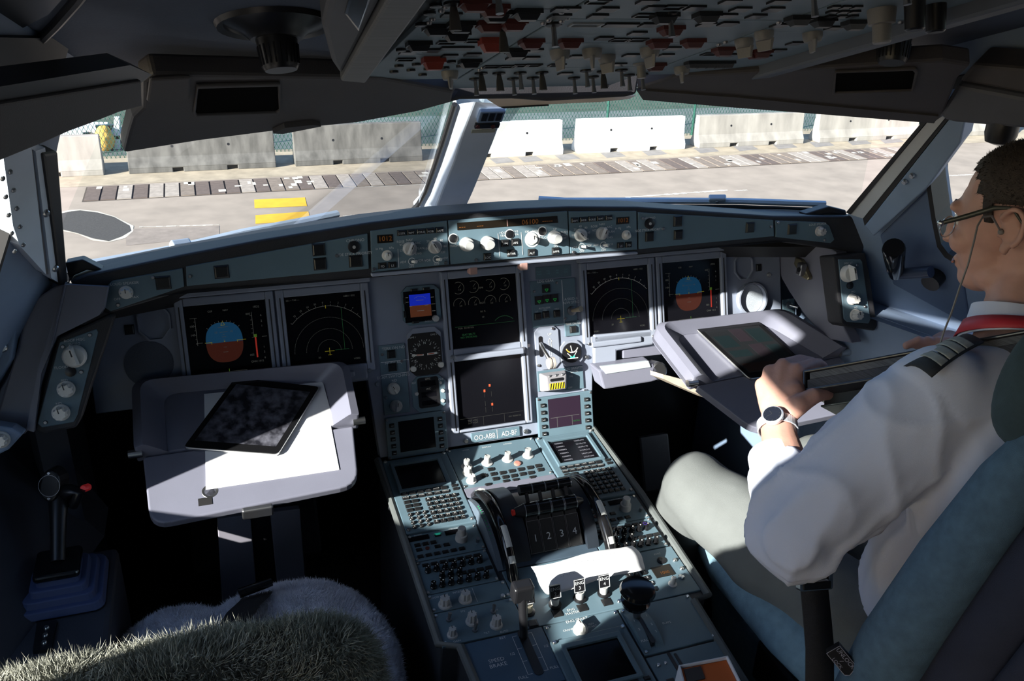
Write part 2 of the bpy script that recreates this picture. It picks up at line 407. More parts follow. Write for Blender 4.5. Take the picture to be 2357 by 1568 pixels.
# windscreens
for i, (fr, s) in enumerate(((WL, -1), (WR, 1))):
    wn = sroot('window_%d' % (i+1), tuple(fr.w(.4*s, 0)))
    q = [(.015*s, -.14), (.95*s, -.10), (.92*s, .44), (.015*s, .44)]
    MB().flat(fr, q, -.01).build('pane', GLASS, wn)
    MB().fbox(fr, min(.015*s, .95*s), max(.015*s, .95*s), -.17, -.125, -.03, .004).build('lower_gasket', RUBBER, wn)
# nose deck below the windscreens, outside skin is not seen
dk = MB()
dk.add([(-.86, -.20, 1.10), (.86, -.20, 1.10), (.80, -.165, 1.115), (0, .30, 1.03), (-.80, -.165, 1.115), (0, .47, .86), (-.95, .45, .84), (.95, .45, .84), (-.95, -.16, 1.08), (.95, -.16, 1.08)],
       [(0, 1, 2, 3, 4), (3, 5, 6, 4), (3, 2, 7, 5), (4, 6, 8), (2, 9, 7)])
struct('trim_1', dk, SHROUD)
# centre post
pc = F((0, .235, 1.075), EX, (0, -.27, .32)); pc.o = pc.o+pc.ez*.03
mb = MB()
Lx = [(1052, 240), (1030, 310), (1005, 385), (985, 440), (968, 470), (955, 484)]
Cx = [(1092, 240), (1066, 310), (1046, 375), (1020, 440), (1010, 468), (1000, 492)]
Rx = [(1168, 240), (1140, 316), (1115, 380), (1088, 445), (1080, 462), (1070, 484)]
rows = []
for l, c, r in zip(Lx, Cx, Rx):
    a = pc.uv(*l, -.035); b = pc.uv(*c, .006); d = pc.uv(*r, 0)
    rows.append([pc.w(*a, -.035), pc.w(*b, 0), pc.w(*d, 0), pc.w(d[0], d[1], -.06), pc.w(a[0], a[1], -.06)])
mb.add([p for r in rows for p in r], [(i*5+j, i*5+(j+1) % 5, (i+1)*5+(j+1) % 5, (i+1)*5+j) for i in range(5) for j in range(5)])
post = struct('trim_2', mb, FRAMEL, bevel=.004)
mb = MB()
lp = [pc.w(*pc.uv(x-5, y, -.03), -.03) for x, y in Lx]; mb.tube(lp, .006, 8); mb.build('gasket', RUBBER, post)
a, b = pc.uv(1098, 252), pc.uv(1158, 272)
bx = MB(); u0, u1 = pc.uv(1098, 262)[0], pc.uv(1156, 262)[0]; v1, v0 = pc.uv(1130, 246)[1], pc.uv(1130, 272)[1]
bx.fbox(pc, u0, u1, v0, v1, 0, .012); box_o = bx.build('standby_compass_box', FRAMEB, post, bevel=.003)
for k in range(3):
    uu = u0+(u1-u0)*(.12+.28*k); MB().fbox(pc, uu, uu+(u1-u0)*.2, v0+(v1-v0)*.25, v0+(v1-v0)*.9, .012, .014).build('louvre', BLACK, box_o)
u0, u1 = pc.uv(1092, 288)[0], pc.uv(1148, 285)[0]; v1, v0 = pc.uv(1120, 281)[1], pc.uv(1120, 290)[1]
MB().fbox(pc, u0, u1, v0, v1, 0, .006).build('lamp_slot', BLACK, post)
for x in (1098, 1133):
    uu, vv = pc.uv(x, 285); MB().lathe(pc, uu, vv, [(.0045, .005), (.0045, .009)], 10).build('lamp', DRED, post)
u0, u1 = pc.uv(1085, 302)[0], pc.uv(1140, 298)[0]; v1, v0 = pc.uv(1112, 297)[1], pc.uv(1112, 304)[1]
MB().fbox(pc, u0, u1, v0, v1, 0, .002).build('placard', mat('placard_brass', (.34, .34, .28), .4, var=.05), post)
# pillars between windscreen and side window
pr = sroot('trim_3', (.8, -.2, 1.1)); S2 = F(SPR.w(0, 0, .03), SPR.ex, SPR.ey)
def pxplate(fr, pts, h0, h1): return MB().prism(fr, fr.uvs(pts, h1), h0, h1)
pxplate(S2, [(1947, 489), (2138, 262), (2148, 262), (1958, 494)], -.05, .0).build('gasket', RUBBER, pr)
pxplate(S2, [(1957, 494), (2146, 268), (2178, 268), (1986, 503)], -.05, -.003).build('post_strip', mat('post_pale', (.42, .44, .47), .5, var=.05), pr)
pxplate(S2, [(1986, 503), (2178, 268), (2188, 268), (1990, 520)], -.05, -.006).build('seal', RUBBER, pr)
pxplate(S2, [(1990, 520), (2190, 268), (2225, 262), (2210, 330), (2135, 432), (2010, 545)], -.05, -.004).build('inner_frame', FRAMEB, pr, bevel=.003)
for p in ((2083, 418), (2100, 404)):
    u, v = S2.uv(*p); screw(S2, u, v, .006, pr)
pl_ = sroot('trim_4', (-.8, -.2, 1.1)); S3 = F(SPL.w(0, 0, .02), SPL.ex, SPL.ey)
pxplate(S3, [(100, 355), (135, 350), (158, 655), (140, 660), (125, 540)], -.05, .0).build('gasket', RUBBER, pl_, bevel=.004)
pxplate(S3, [(82, 348), (104, 340), (127, 540), (141, 655), (118, 640)], -.05, -.004).build('frame_edge', FRAMEL, pl_)
pxplate(S3, [(70, 345), (84, 345), (116, 632), (104, 632)], -.05, -.008).build('seal', DMETAL, pl_)
pxplate(S3, [(4, 335), (72, 335), (106, 632), (45, 565), (30, 520)], -.05, -.004).build('riveted_frame', FRAMEL, pl_)
for k in range(5):
    for x, y in ((22+k*7.5, 395+k*42), (4+k*7, 410+k*42)):
        u, v = S3.uv(x, y, -.004); screw(S3, u, v, .0035, pl_, -.004)
for p in ((103, 490), (125, 617)):
    u, v = S3.uv(*p, -.004); screw(S3, u, v, .006, pl_, -.004)
# corner hooks where the windscreen meets the shroud
for pts, nm in (([(150, 605), (190, 597), (235, 620), (240, 626), (200, 622), (158, 640)], 'trim_5'), ([(1855, 492), (1910, 475), (1948, 484), (1950, 496), (1910, 492), (1862, 500)], 'trim_6')):
    fr = F((0, -.17, 1.15), EX, (0, .1, 1)); struct(nm, pxplate(fr, pts, -.03, 0), RUBBER, bevel=.003)
# ceiling: sloping lining, flat roof, header panels above the windscreens
CE = F((0, -.45, 1.535), EX, (0, -1, .37))
mb = MB(); holed(mb, CE, [(-.84, -.30), (.84, -.30), (.92, .45), (1.12, 1.1), (-1.12, 1.1), (-.92, .45)], [[(-.30, -.35+.06), (.30, -.35+.06), (.30, .9), (-.30, .9)]], -.03, 0)
ceil = struct('ceiling', mb, LINING)
MB().box((0, -2.05, 1.965), (2.6, 1.2, .03)).build('roof_panel', LINING, ceil)
for s in (-1, 1):
    MB().add([(1.13*s, -1.5, 1.92), (.78*s, -.30, 1.47), (1.02*s, -.75, 1.66), (1.36*s, -1.5, 1.70), (1.36*s, -2.6, 1.70), (1.15*s, -2.6, 1.96), (.75*s, -.2, 1.48), (.8*s, -.2, 1.60)],
             [(0, 1, 2, 3), (0, 3, 4, 5)]).build('side_lining', LINING, ceil)
MB().add([(-1, -.15, 1.45), (1, -.15, 1.45), (1, -.3, 1.62), (-1, -.3, 1.62)], [(0, 1, 2, 3)]).build('front_lining', BLACK, ceil)
# curved seam on the left lining
ar = [CE.w(*CE.uv(x, y, .004), .004) for x, y in ((-40, 215), (20, 165), (80, 105), (130, 55), (178, 0), (200, -30))]
MB().tube(ar, .006, 8).build('lining_seam', BLACK, ceil)
ar = [CE.w(*CE.uv(x, y, .004), .004) for x, y in ((-40, 105), (40, 62), (110, 25), (150, -20))]
bpts = CE.uvs([(-60, -60), (150, -20), (110, 25), (40, 62), (-60, 110)])
MB().prism(CE, bpts, 0, .004).build('lining_recess', BLACK, ceil)
def header(nm, fr, outline, recess, m=LAVD):
    h = pxplate(fr, outline, -.03, 0).build(nm, m, None, bevel=.005); h['kind'] = 'structure'
    u = fr.uvs(recess)
    mb = MB(); mb.prism(fr, u, 0, .002); r = mb.build('grip_recess', DEEP, h)
    c = np.mean(u, 0); o2 = [tuple(c+(V(*p)-c)*V(1.05, 1.14)) for p in u]
    mb = MB(); holed(mb, fr, o2, [u], 0, .006); mb.build('recess_rim', m, h, bevel=.002)
    return h
HL = F((-.1, -.25, 1.415), (.6, .11, .012), (0, -.22, .14)); HR = F((.1, -.25, 1.415), (.6, -.20, -.02), (0, -.22, .14))
hl = header('trim_7', HL, [(328, 190), (352, 172), (880, 180), (1045, 212), (1040, 236), (960, 258), (820, 284), (640, 302), (460, 325), (284, 353), (296, 305), (306, 272), (328, 250)],
            [(455, 196), (638, 191), (641, 247), (636, 252), (452, 258), (449, 252)])
pxplate(HL, [(338, 236), (345, 185), (440, 180), (438, 230)], 0, .006).build('stepped_pad', LAVD, hl, bevel=.003)
MB().prism(HL, HL.uvs([(628, 302), (655, 289), (720, 282), (738, 286), (650, 303)], .004), 0, .008).build('latch_tab', LAVD, hl)
hr = header('trim_8', HR, [(1465, 206), (1560, 175), (1700, 168), (2170, 140), (2235, 150), (2205, 180), (2170, 270), (2150, 284), (1900, 262), (1680, 245), (1480, 228)],
            [(1925, 162), (2100, 156), (2106, 162), (2098, 202), (1922, 208), (1922, 204)])
pxplate(HR, [(1465, 208), (1700, 225), (2160, 268), (2150, 284), (1900, 264), (1680, 247), (1480, 230)], 0, .004).build('lower_lip', LAVD, hr)
# side header strip on the left, header box on the right
HS = F(SPL.w(0, .30, .14), SPL.ex, SPL.ey)
sh = pxplate(HS, [(-3, 240), (326, 186), (328, 245), (275, 259), (212, 284), (160, 303), (100, 330), (0, 371), (-3, 372)], -.03, .0).build('trim_9', LAVD, None, bevel=.004); sh['kind'] = 'structure'
pxplate(HS, [(-3, 200), (300, 150), (350, 172), (326, 190), (-3, 246)], -.03, -.004).build('shadow_gap', BLACK, sh)
HQ = F(SPR.w(0, .30, .06), SPR.ex, SPR.ey)
sq = pxplate(HQ, [(2162, 262), (2202, 195), (2380, 228), (2380, 300), (2200, 284), (2172, 278)], -.05, .02).build('trim_10', mat('header_box', (.075, .08, .10), .6, var=.08), None, bevel=.008); sq['kind'] = 'structure'
pxplate(HQ, [(2206, 188), (2240, 148), (2390, 160), (2390, 222)], -.05, .012).build('cover', LAVD, sq, bevel=.006)
u, v = HQ.uv(2308, 292, .0)
MB().lathe(F(HQ.w(u, v, .0), (1, 0, 0), (0, -1, 0)), 0, 0, [(.026, -.02), (.026, .012), (.022, .026), (.010, .03)], 20).build('stop_knob', BLACK, sq, smooth=True)
# ================================================================== OUTSIDE
ZG = -4.5
ASPH = mat('asphalt_pale', (.30, .25, .205), .95, var=.14, vs=1.4, bump=.4, bs=60)
gnd = struct('ground', MB().box((10, 40, ZG-.05), (140, 130, .1)), ASPH)
GF = F((0, 0, ZG), EX, (0, 1, 0))
VERGE = mat('verge_earth', (.30, .26, .20), .95, var=.25, vs=2.5)
MB().rect(GF, -40, 80, 22.05, 25.2, .004).build('gravel_verge', mat('gravel_tan', (.34, .285, .21), .95, var=.2, vs=3, bump=.5, bs=50), gnd)
MB().rect(GF, -40, 80, 25.2, 29.5, .006).build('road_behind', mat('road_dull', (.115, .135, .13), .9, var=.2, vs=1.5), gnd)
MB().rect(GF, -40, 80, 29.5, 90, .008).build('grass_verge', mat('grass_dull', (.05, .07, .05), .95, var=.3, vs=2), gnd)
SLAB = [mat('slab_brown', (.12, .09, .077), .9, var=.2, vs=6), mat('slab_tan', (.20, .16, .13), .9, var=.25, vs=5), mat('slab_pale', (.33, .285, .245), .9, var=.25, vs=5)]
slm = []
MB().rect(GF, -3.2, 21.6, 20.62, 21.96, .002).build('joint_bed', mat('joint_dark', (.07, .055, .045), .95, var=.2, vs=8), gnd)
for k in range(3):
    b = MB().fbox(ID, -.16, .16, 0, 1.22, 0, .02); me = proto(b, 'paving_slab', SLAB[k]); slm.append(me)
x = -3.0; k = 0
while x < 21.5:
    inst(slm[random.choice([0, 1, 1, 2] if x > 4 else [0, 0, 1, 1, 2])], 'paving_slab', gnd, GF.mat(x, 20.68+.006*math.sin(x), .002)); x += .36
mb = MB()
for k in range(60):
    x = random.uniform(-3, 21); y = 20.75+random.uniform(0, 1.0); mb.rect(GF, x, x+random.uniform(.08, .22), y, y+random.uniform(.1, .3), .0235)
mb.build('worn_paint', mat('worn_white', (.52, .48, .42), .9, var=.3, vs=5), gnd, kind='stuff')
mb = MB(); mb.flat(GF, GF.uvs([(585, 460), (702, 455), (707, 475), (586, 480)]), .006); mb.build('yellow_bar', mat('paint_yellow', (.68, .40, .025), .8, var=.08, vs=4), gnd)
MB().flat(GF, GF.uvs([(588, 496), (710, 487), (714, 507), (588, 516)]), .006).build('yellow_bar', MATS['paint_yellow'], gnd)
pp = [(140, 492), (165, 487), (185, 485), (225, 490), (262, 500), (298, 520), (302, 532), (280, 545), (250, 556), (215, 550), (180, 538), (140, 528)]
c0 = np.mean(GF.uvs(pp), 0)
MB().flat(GF, [tuple(c0+(V(*p)-c0)*(1.09+.05*math.sin(i*3))) for i, p in enumerate(GF.uvs(pp))], .005).build('patch_edge', mat('patch_white', (.48, .44, .37), .95, var=.2, vs=6), gnd)
MB().flat(GF, GF.uvs(pp), .008).build('tar_patch', mat('tar_dark', (.050, .047, .045), .95, var=.2, vs=30, bump=.5, bs=90), gnd)
MB().flat(GF, GF.uvs([(290, 528), (505, 520), (505, 545), (290, 566)]), .004).build('repair_strip', mat('asphalt_brown', (.24, .20, .17), .95, var=.15, vs=5), gnd)
mb = MB()
for a, b, wd in (((1440, 455), (1675, 438), .13), ((1690, 440), (1720, 438), .1), ((790, 498), (830, 495), .1), ((320, 523), (505, 518), .07), ((560, 440), (1000, 425), .05), ((2180, 405), (2245, 402), .12)):
    ua, ub = V(*GF.uv(*a)), V(*GF.uv(*b)); n = 24
    for k in range(n):
        p = ua+(ub-ua)*k/n; q = ua+(ub-ua)*(k+1)/n; mb.line(GF, p, q, wd*random.uniform(.35, 1.1), .005)
mb.build('paint_mark', MATS['worn_white'], gnd, kind='stuff')
for x in (1620, 1710, 1800, 1885, 1970, 2045, 1150, 1215, 1300, 1405, 1500):
    y0 = 378-(x-1100)*.052; MB().flat(GF, GF.uvs([(x-24, y0-10), (x+18, y0-13), (x+36, y0-2), (x-8, y0+2)]), .006).build('grey_patch', mat('patch_grey', (.215, .20, .19), .95, var=.15, vs=5), gnd)  # flat grey parallelograms on the ground below the barriers
# barriers
CONC = {'dark': mat('concrete_shade_grey', (.110, .104, .096), .9, var=.38, vs=2.2, bump=.4, bs=40, streak=(2, 2, .6)), 'white': mat('concrete_white', (.72, .69, .65), .85, var=.05, vs=3, bump=.2, bs=40),  # left barriers' shade is put into this dark tone; streaks are weathering
        'pale': mat('concrete_pale', (.29, .268, .238), .9, var=.22, vs=1.6, bump=.4, bs=40, streak=(2, 2, .5))}
def barrier(x0, x1, kind, label, h=1.0):
    t = thing('concrete_barrier', label, 'barrier', ((x0+x1)/2, 23.35, ZG), 'concrete barriers along the apron road')
    prof = [(-.30, .12), (-.30, .16), (-.16, .40), (-.10, h), (.10, h), (.16, .40), (.30, .16), (.30, .12)]
    mb = MB(); n = len(prof); vs = []
    for x in (x0, x1):
        for y, z in prof: vs.append((x, 23.36+y, ZG+z))
    mb.add(vs, [tuple(range(n)), tuple(range(n, 2*n))]+[(i, (i+1) % n, n+(i+1) % n, n+i) for i in range(n)])
    L = x1-x0; e = [x0, x0+L*.29, x0+L*.36, x0+L*.66, x0+L*.73, x1]
    for a in (0, 2, 4): mb.box(((e[a]+e[a+1])/2, 23.36, ZG+.07), (e[a+1]-e[a], .6, .14))
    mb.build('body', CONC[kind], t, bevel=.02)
    for a in (.30, .68):
        MB().lathe(F((x0+L*a, 23.36-.128, ZG+.66), EX, (0, .1, 1)), 0, 0, [(.035, -.02), (.035, .012)], 10).build('lifting_hole', BLACK, t)
    for a in (1, 3): MB().box(((e[a]+e[a+1])/2, 23.36, ZG+.06), (e[a+1]-e[a], .40, .115)).build('fork_slot', BLACK, t)
barrier(-6.6, -2.85, 'pale', 'pale concrete barrier beside the grey one near the equipment cart')
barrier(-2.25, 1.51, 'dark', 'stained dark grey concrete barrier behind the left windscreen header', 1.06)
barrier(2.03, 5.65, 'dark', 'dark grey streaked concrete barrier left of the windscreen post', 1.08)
barrier(6.45, 10.06, 'white', 'white concrete barrier just right of the windscreen post')
barrier(10.57, 14.29, 'white', 'bright white concrete barrier between a white one and a pale one')
barrier(14.79, 18.82, 'pale', 'pale grey concrete barrier right of the bright white ones')
barrier(19.45, 23.71, 'pale', 'cream grey concrete barrier next to the right windscreen pillar')
barrier(24.3, 28.2, 'pale', 'pale concrete barrier at the far end past the right pillar')
# chain-link fence
fe = thing('chain_link_fence', 'green chain-link fence behind the concrete barriers', 'fence', (8, 24.9, ZG))
GREEN = mat('fence_green', (.018, .085, .062), .5, var=.1)
FF = F((0, 24.9, ZG), EX, (0, 0, 1))
mb = MB(); H = 2.4; pitch = .115
for k in range(int(36/pitch)):
    x = -9+k*pitch
    for sg in (1, -1): mb.line(FF, (x if sg > 0 else x+1.3, 0), (x+1.3 if sg > 0 else x, H), .013, 0)
mb.build('wire_mesh', GREEN, fe, kind='stuff')
for x in (-8, -4.6, -1.1, 3.55, 7.6, 12.35, 15.6, 19.3, 23):
    MB().tube([(x, 24.93, ZG), (x, 24.93, ZG+2.5)], .045, 8).build('post', GREEN, fe)
# ground equipment glimpsed at the upper left
def gp(x, y, yy=26.0): return onplane(x, y, (0, yy, 0), (0, 1, 0))
ca = thing('equipment_cart', 'white and pink ground equipment cart with a yellow sack beyond the barriers', 'cart', (-3.6, 26, ZG))
KF = F((0, 26, ZG), EX, (0, 0, 1))
def kplate(pts, d, m, nm): MB().prism(KF, KF.uvs(pts), -d, 0).build(nm, m, ca, bevel=.02)
kplate([(60, 345), (245, 345), (245, 300), (60, 300)], 1.2, mat('cart_white', (.72, .73, .78), .6, var=.05), 'body')
kplate([(150, 318), (205, 316), (210, 335), (150, 338)], -.06, mat('cart_pink', (.66, .46, .42), .7, var=.1), 'side_panel')
kplate([(262, 345), (278, 345), (276, 270), (262, 270)], .15, MATS['cart_white'], 'post')
kplate([(190, 312), (210, 312), (205, 302), (190, 304)], -.15, BLACK, 'bracket')
kplate([(218, 290), (262, 288), (255, 302), (225, 304)], .2, BLACK, 'strap')
mb = MB(); c = gp(240, 322, 25.9); mb.ball(c, (.30, .22, .33), 12, 8); mb.ball(c+V(.02, 0, .26), (.2, .16, .16), 10, 6)
blob(mb, 'sack', mat('sack_yellow', (.75, .43, .09), .8, var=.2, vs=6), ca, .04, 3)
MB().box((-3.4, 26.6, ZG+.35), (3.4, 1.2, .1)).build('chassis', BLACK, ca)
for x in (-4.6, -2.3):
    MB().tube([(x, 26.0, ZG+.25), (x, 26.2, ZG+.25)], .25, 16).build('wheel', RUBBER, ca)
# ================================================================== MAIN INSTRUMENT PANEL
mip = thing('instrument_panel', 'grey main instrument panel with six square display screens below the glareshield', 'instrument panel', (0, -.09, .63))
bd = MB(); bd.prism(MI, [(-.80, .17), (-.80, -.125), (-.262, -.125), (-.250, -.300), (.258, -.300), (.270, -.128), (.795, -.128), (.795, .17)], -.03, 0)
board = bd.build('board', BOARD, mip, bevel=.002)
RHW, RHH = .0795, .0778
DU = {'PL': (-.5371, -.0076), 'NL': (-.3408, -.0076), 'EW': (.0102, 0), 'SD': (.0102, -.1836), 'NR': (.3408, -.0076), 'PR': (.5371, -.0076)}
def pfd(fr, p):
    h = .0046
    n = 28; pts = []
    def rx(a): return (.036*math.copysign(abs(math.cos(a))**.75, math.cos(a))-.008, .041*math.copysign(abs(math.sin(a))**.85, math.sin(a))-.002)
    top = [rx(PI*k/n) for k in range(n+1)]; bot = [rx(PI+PI*k/n) for k in range(n+1)]
    MB().flat(fr, top, h).build('attitude_sky', G_SKY, p); MB().flat(fr, bot, h).build('attitude_ground', G_GND, p)
    w = MB(); h += .0002
    for a in (45, 30, 20, 10, 0, -10, -20, -30, -45):
        r = math.radians(90+a); w.line(fr, (.042*math.cos(r)-.008, .042*math.sin(r)-.002), (.045*math.cos(r)-.008, .045*math.sin(r)-.002), .0009, h)
    for v, l in ((.004, .004), (.009, .008), (.014, .004), (.019, .016), (.029, .020), (-.012, .006), (-.022, .010)): w.line(fr, (-.008-l/2, v), (-.008+l/2, v), .0007, h)
    w.text(fr, -.023, .019, '10', .006, h); w.text(fr, .007, .019, '10', .006, h)
    w.line(fr, (-.060, .052), (-.060, -.004), .0008, h); w.line(fr, (.050, .054), (.050, .002), .0008, h); w.line(fr, (-.070, .052), (-.056, .052), .0006, h)
    for k in range(6): w.line(fr, (-.063, .045-k*.009), (-.060, .045-k*.009), .0006, h); w.line(fr, (.046, .047-k*.009), (.050, .047-k*.009), .0006, h)
    w.text(fr, -.067, .036, '100', .006, h); w.text(fr, -.067, .018, '140', .006, h); w.text(fr, .043, .051, '005', .006, h); w.text(fr, .043, -.034, '005', .006, h)
    w.line(fr, (-.062, .001), (-.050, .001), .0009, h); w.line(fr, (.066, .002), (.076, .002), .0009, h)
    for v, t in ((.046, '6'), (.034, '2'), (.024, '1'), (-.02, '1'), (-.03, '2'), (-.042, '6')): w.text(fr, .068, v, t, .006, h)
    w.text(fr, .060, .064, '1FD2', .006, h); w.text(fr, -.03, .063, 'CLB', .005, h); w.text(fr, .0, .063, 'NAV', .005, h); w.text(fr, .052, -.048, 'QNH 1012', .0055, h)
    w.build('scale_marks', G_DIM, p)
    y = MB(); y.line(fr, (-.046, .0), (-.032, -.0), .0011, h); y.line(fr, (.016, 0), (.034, 0), .0011, h); y.fbox(fr, -.0092, -.0068, -.0012, .0012, h, h+.0002)
    y.line(fr, (-.033, 0), (-.033, -.004), .001, h); y.line(fr, (.017, 0), (.017, -.004), .001, h)
    for s in (-1, 1): y.line(fr, (-.008, .041), (-.008+s*.004, .033), .0008, h)
    y.line(fr, (-.012, .033), (-.004, .033), .0008, h); y.build('aircraft_symbol', G_YEL, p)
    MB().fbox(fr, .0515, .0545, -.040, .002, h, h+.0002).build('altitude_bar', G_RED, p)
    g = MB(); g.fbox(fr, .050, .056, .002, .008, h, h+.0001); g.line(fr, (-.005, -.057), (-.005, -.066), .0012, h)
    g.build('selected_marks', mat('glow_dull_green', (.02, .05, .01), .5, var=0, emit=.3, ecol=(.10, .22, .02)), p)
    d = MB()
    for k in range(9): d.line(fr, (-.038+k*.0082, -.063), (-.038+k*.0082, -.069), .0006, h)
    d.line(fr, (-.038, -.063), (.030, -.063), .0006, h); d.line(fr, (-.038, -.069), (.030, -.069), .0006, h)
    d.build('heading_scale', G_DIM, p)
def nd(fr, p, bright):
    h = .0046; cu, cv = .004, -.044
    w = MB()
    w.ring(fr, cu, cv, .0955, .0964, h, 40, math.radians(42), math.radians(138))
    for k in range(-5, 6):
        a = math.radians(90+k*9+3); w.line(fr, (cu+.096*math.cos(a), cv+.096*math.sin(a)), (cu+.0995*math.cos(a), cv+.0995*math.sin(a)), .0008, h)
        if abs(k) <= 4: w.text(fr, cu+.1035*math.cos(a), cv+.1035*math.sin(a), str((36-k) % 36), .0055, h, a-PI/2)
    w.build('compass_arc', G_WHT if bright else G_DIM, p)
    d = MB()
    for r, n in ((.072, 70), (.048, 48), (.0245, 27)): d.ring(fr, cu, cv, r-.0004, r+.0004, h, n*2, math.radians(0), math.radians(180), dash=1)
    d.text(fr, -.062, .070, 'GS --- TAS ---', .0048, h); d.text(fr, .055, .069, 'ABB1 / 032', .0052, h); d.text(fr, -.060, -.068, 'VOR1', .0055, h); d.text(fr, .060, -.066, 'VOR2', .0055, h); d.text(fr, -.018, -.056, '20', .0055, h)
    d.build('range_rings', G_DIM, p)
    y = MB(); y.line(fr, (cu-.010, cv), (cu+.010, cv), .0012, h); y.line(fr, (cu, cv+.007), (cu, cv-.009), .0012, h); y.line(fr, (cu-.004, cv-.008), (cu+.004, cv-.008), .0009, h)
    y.line(fr, (cu, .054), (cu, .047), .0014, h); y.build('aircraft_symbol', G_YEL, p)
    g = MB(); g.line(fr, (.036, .046), (.036, -.044), .0006, h); g.line(fr, (cu+.012, cv+.001), (.045, cv+.001), .0006, h); g.build('flight_plan', mat('glow_faint_green', (.01, .04, .02), .5, var=0, emit=.25, ecol=(.03, .16, .05)), p)
def ewd(fr, p):
    h = .0046; w = MB()
    for r in range(2):
        for k, u in enumerate((-.056, -.022, .016, .050)):
            v = .056-.036*r; w.ring(fr, u, v, .0128, .0135, h, 18, math.radians(-15 if r else -130), math.radians(195 if r else 120)); w.line(fr, (u, v), (u+.006, v+.007), .0006, h)
            w.text(fr, u+.003, v-.004, '3.0' if r else '1.0', .005, h)
    for t, u, v in (('EPR', -.003, .052), ('EGT', -.003, .018), ('N1 %', -.003, -.001), ('FF', -.003, -.014), ('FOB  32100 KG', -.045, -.034)): w.text(fr, u, v, t, .0055, h)
    w.build('engine_dials', mat('glow_faint', (.02, .02, .02), .5, var=0, emit=.16, ecol=(.25, .25, .2)), p)
    g = MB(); g.ring(fr, .045, -.046, .030, .0308, h, 20, math.radians(45), math.radians(135)); g.text(fr, -.040, -.052, 'SEAT BELTS\nNO SMOKING', .006, h); g.line(fr, (-.07, -.030), (.07, -.030), .0005, h)
    g.build('memo_lines', MATS['glow_faint_green'], p)
def sdp(fr, p):
    h = .0046
    for u, v in ((.0, .014), (-.013, .003), (.003, -.030)): MB().rect(fr, u-.0022, u+.0022, v-.003, v+.003, h).build('warning_mark', mat('glow_orange', (.3, .05, .02), .5, var=0, emit=.5, ecol=(.8, .12, .04)), p)
    w = MB(); w.line(fr, (-.075, -.055), (.075, -.055), .0005, h); w.line(fr, (-.02, -.055), (-.02, -.075), .0005, h); w.line(fr, (.03, -.055), (.03, -.075), .0005, h)
    w.text(fr, -.045, -.064, 'TAT +13C\nSAT +13C', .0055, h); w.text(fr, .055, -.064, 'GW 182000 KG', .0045, h)
    for v in (.0, -.02, -.035): w.line(fr, (-.013, v), (-.013, v-.012), .0005, h); w.line(fr, (.003, v), (.003, v-.012), .0005, h)
    w.build('page_lines', MATS['glow_faint'], p)
for k, (u, v) in DU.items():
    fr = MI.sub(u, v)
    d = MB(); bez4(d, fr, -RHW, RHW, -RHH, RHH, .0165, 0, .012)
    if k == 'SD':
        d = MB(); d.fbox(fr, -RHW-.0165, -RHW, -RHH-.006, RHH+.0165, 0, .012); d.fbox(fr, RHW, RHW+.0165, -RHH-.006, RHH+.0165, 0, .012); d.fbox(fr, -RHW, RHW, -RHH-.006, -RHH, 0, .012); d.fbox(fr, -RHW, RHW, RHH, RHH+.0165, 0, .012)
    du = d.build('display_unit', BEZEL, mip, bevel=.0025)
    MB().fbox(fr, -RHW, RHW, -RHH, RHH, 0, .004).build('screen', SCREEN, du)
    for s in (-1, 1):
        MB().fbox(fr, s*.0875-.0012, s*.0875+.0012, -RHH, RHH, .012, .0128).build('edge_seam', RUBBER, du)
    if k in ('PL', 'PR'): pfd(fr, du)
    elif k in ('NL', 'NR'): nd(fr, du, k == 'NR')
    elif k == 'EW': ewd(fr, du)
    else: sdp(fr, du)
    if k in ('EW', 'NL', 'NR'):
        MB().fbox(fr, -.080, .080 if k == 'EW' else .05, -.103, -.090, .0, .030 if k == 'EW' else .018).build('handle_ledge', BEZEL, du, bevel=.003)
    if k != 'SD':
        for su in (-1, 1): screw(fr, su*.083, -.094, .0045, du, .012)
# visor strips above the side displays
for a, b in ((-.64, -.24), (.24, .64)): MB().fbox(MI, a, b, .088, .112, 0, .022).build('display_hood', BEZEL, mip, bevel=.003)
def rectpx(fr, tl, br): a, b = fr.uv(*tl), fr.uv(*br); return a[0], b[0], b[1], a[1]
def plate(fr, tl, br, m, parent, name, h0=0, h1=.003, ch=0, bevel=.001):
    u0, u1, v0, v1 = rectpx(fr, tl, br)
    mb = MB(); mb.prism(fr, chamf(u0, u1, v0, v1, ch) if ch else [(u0, v0), (u1, v0), (u1, v1), (u0, v1)], h0, h1)
    return mb.build(name, m, parent, bevel=bevel)
def txt(fr, x, y, t, size, parent, h=.0035, m=WHITEP, name='lettering', rot=0):
    u, v = fr.uv(x, y); return MB().text(fr, u, v, t, size, h, rot).build(name, m, parent)
# standby display
p = plate(MI, (921, 661), (1015, 742), PANEL, mip, 'standby_display', 0, .008, .012)
fr = MI.sub(*MI.uv(965, 703)); MB().fbox(fr, -.035, .035, -.035, .033, .008, .0085).build('screen', SCREEN, p)
MB().fbox(fr, -.023, .024, .001, .025, .0085, .0088).build('attitude_sky', G_BLU, p); MB().fbox(fr, -.023, .024, -.024, .001, .0085, .0088).build('attitude_ground', G_BRN, p)
w = MB()
for a, b in (((-.031, .020), (-.025, .020)), ((-.031, .010), (-.025, .010)), ((.025, .016), (.032, .016)), ((.025, .001), (.034, .001)), ((.025, -.014), (.033, -.014)), ((-.008, .012), (.008, .012)), ((-.008, -.011), (.008, -.011)), ((-.024, .0), (-.018, .0)), ((.010, .0), (.018, .0))): w.line(fr, a, b, .0009, .009)
w.ring(fr, 0, .0, .020, .0208, .009, 14, math.radians(50), math.radians(130), dash=1); w.build('scale_marks', G_WHT, p)
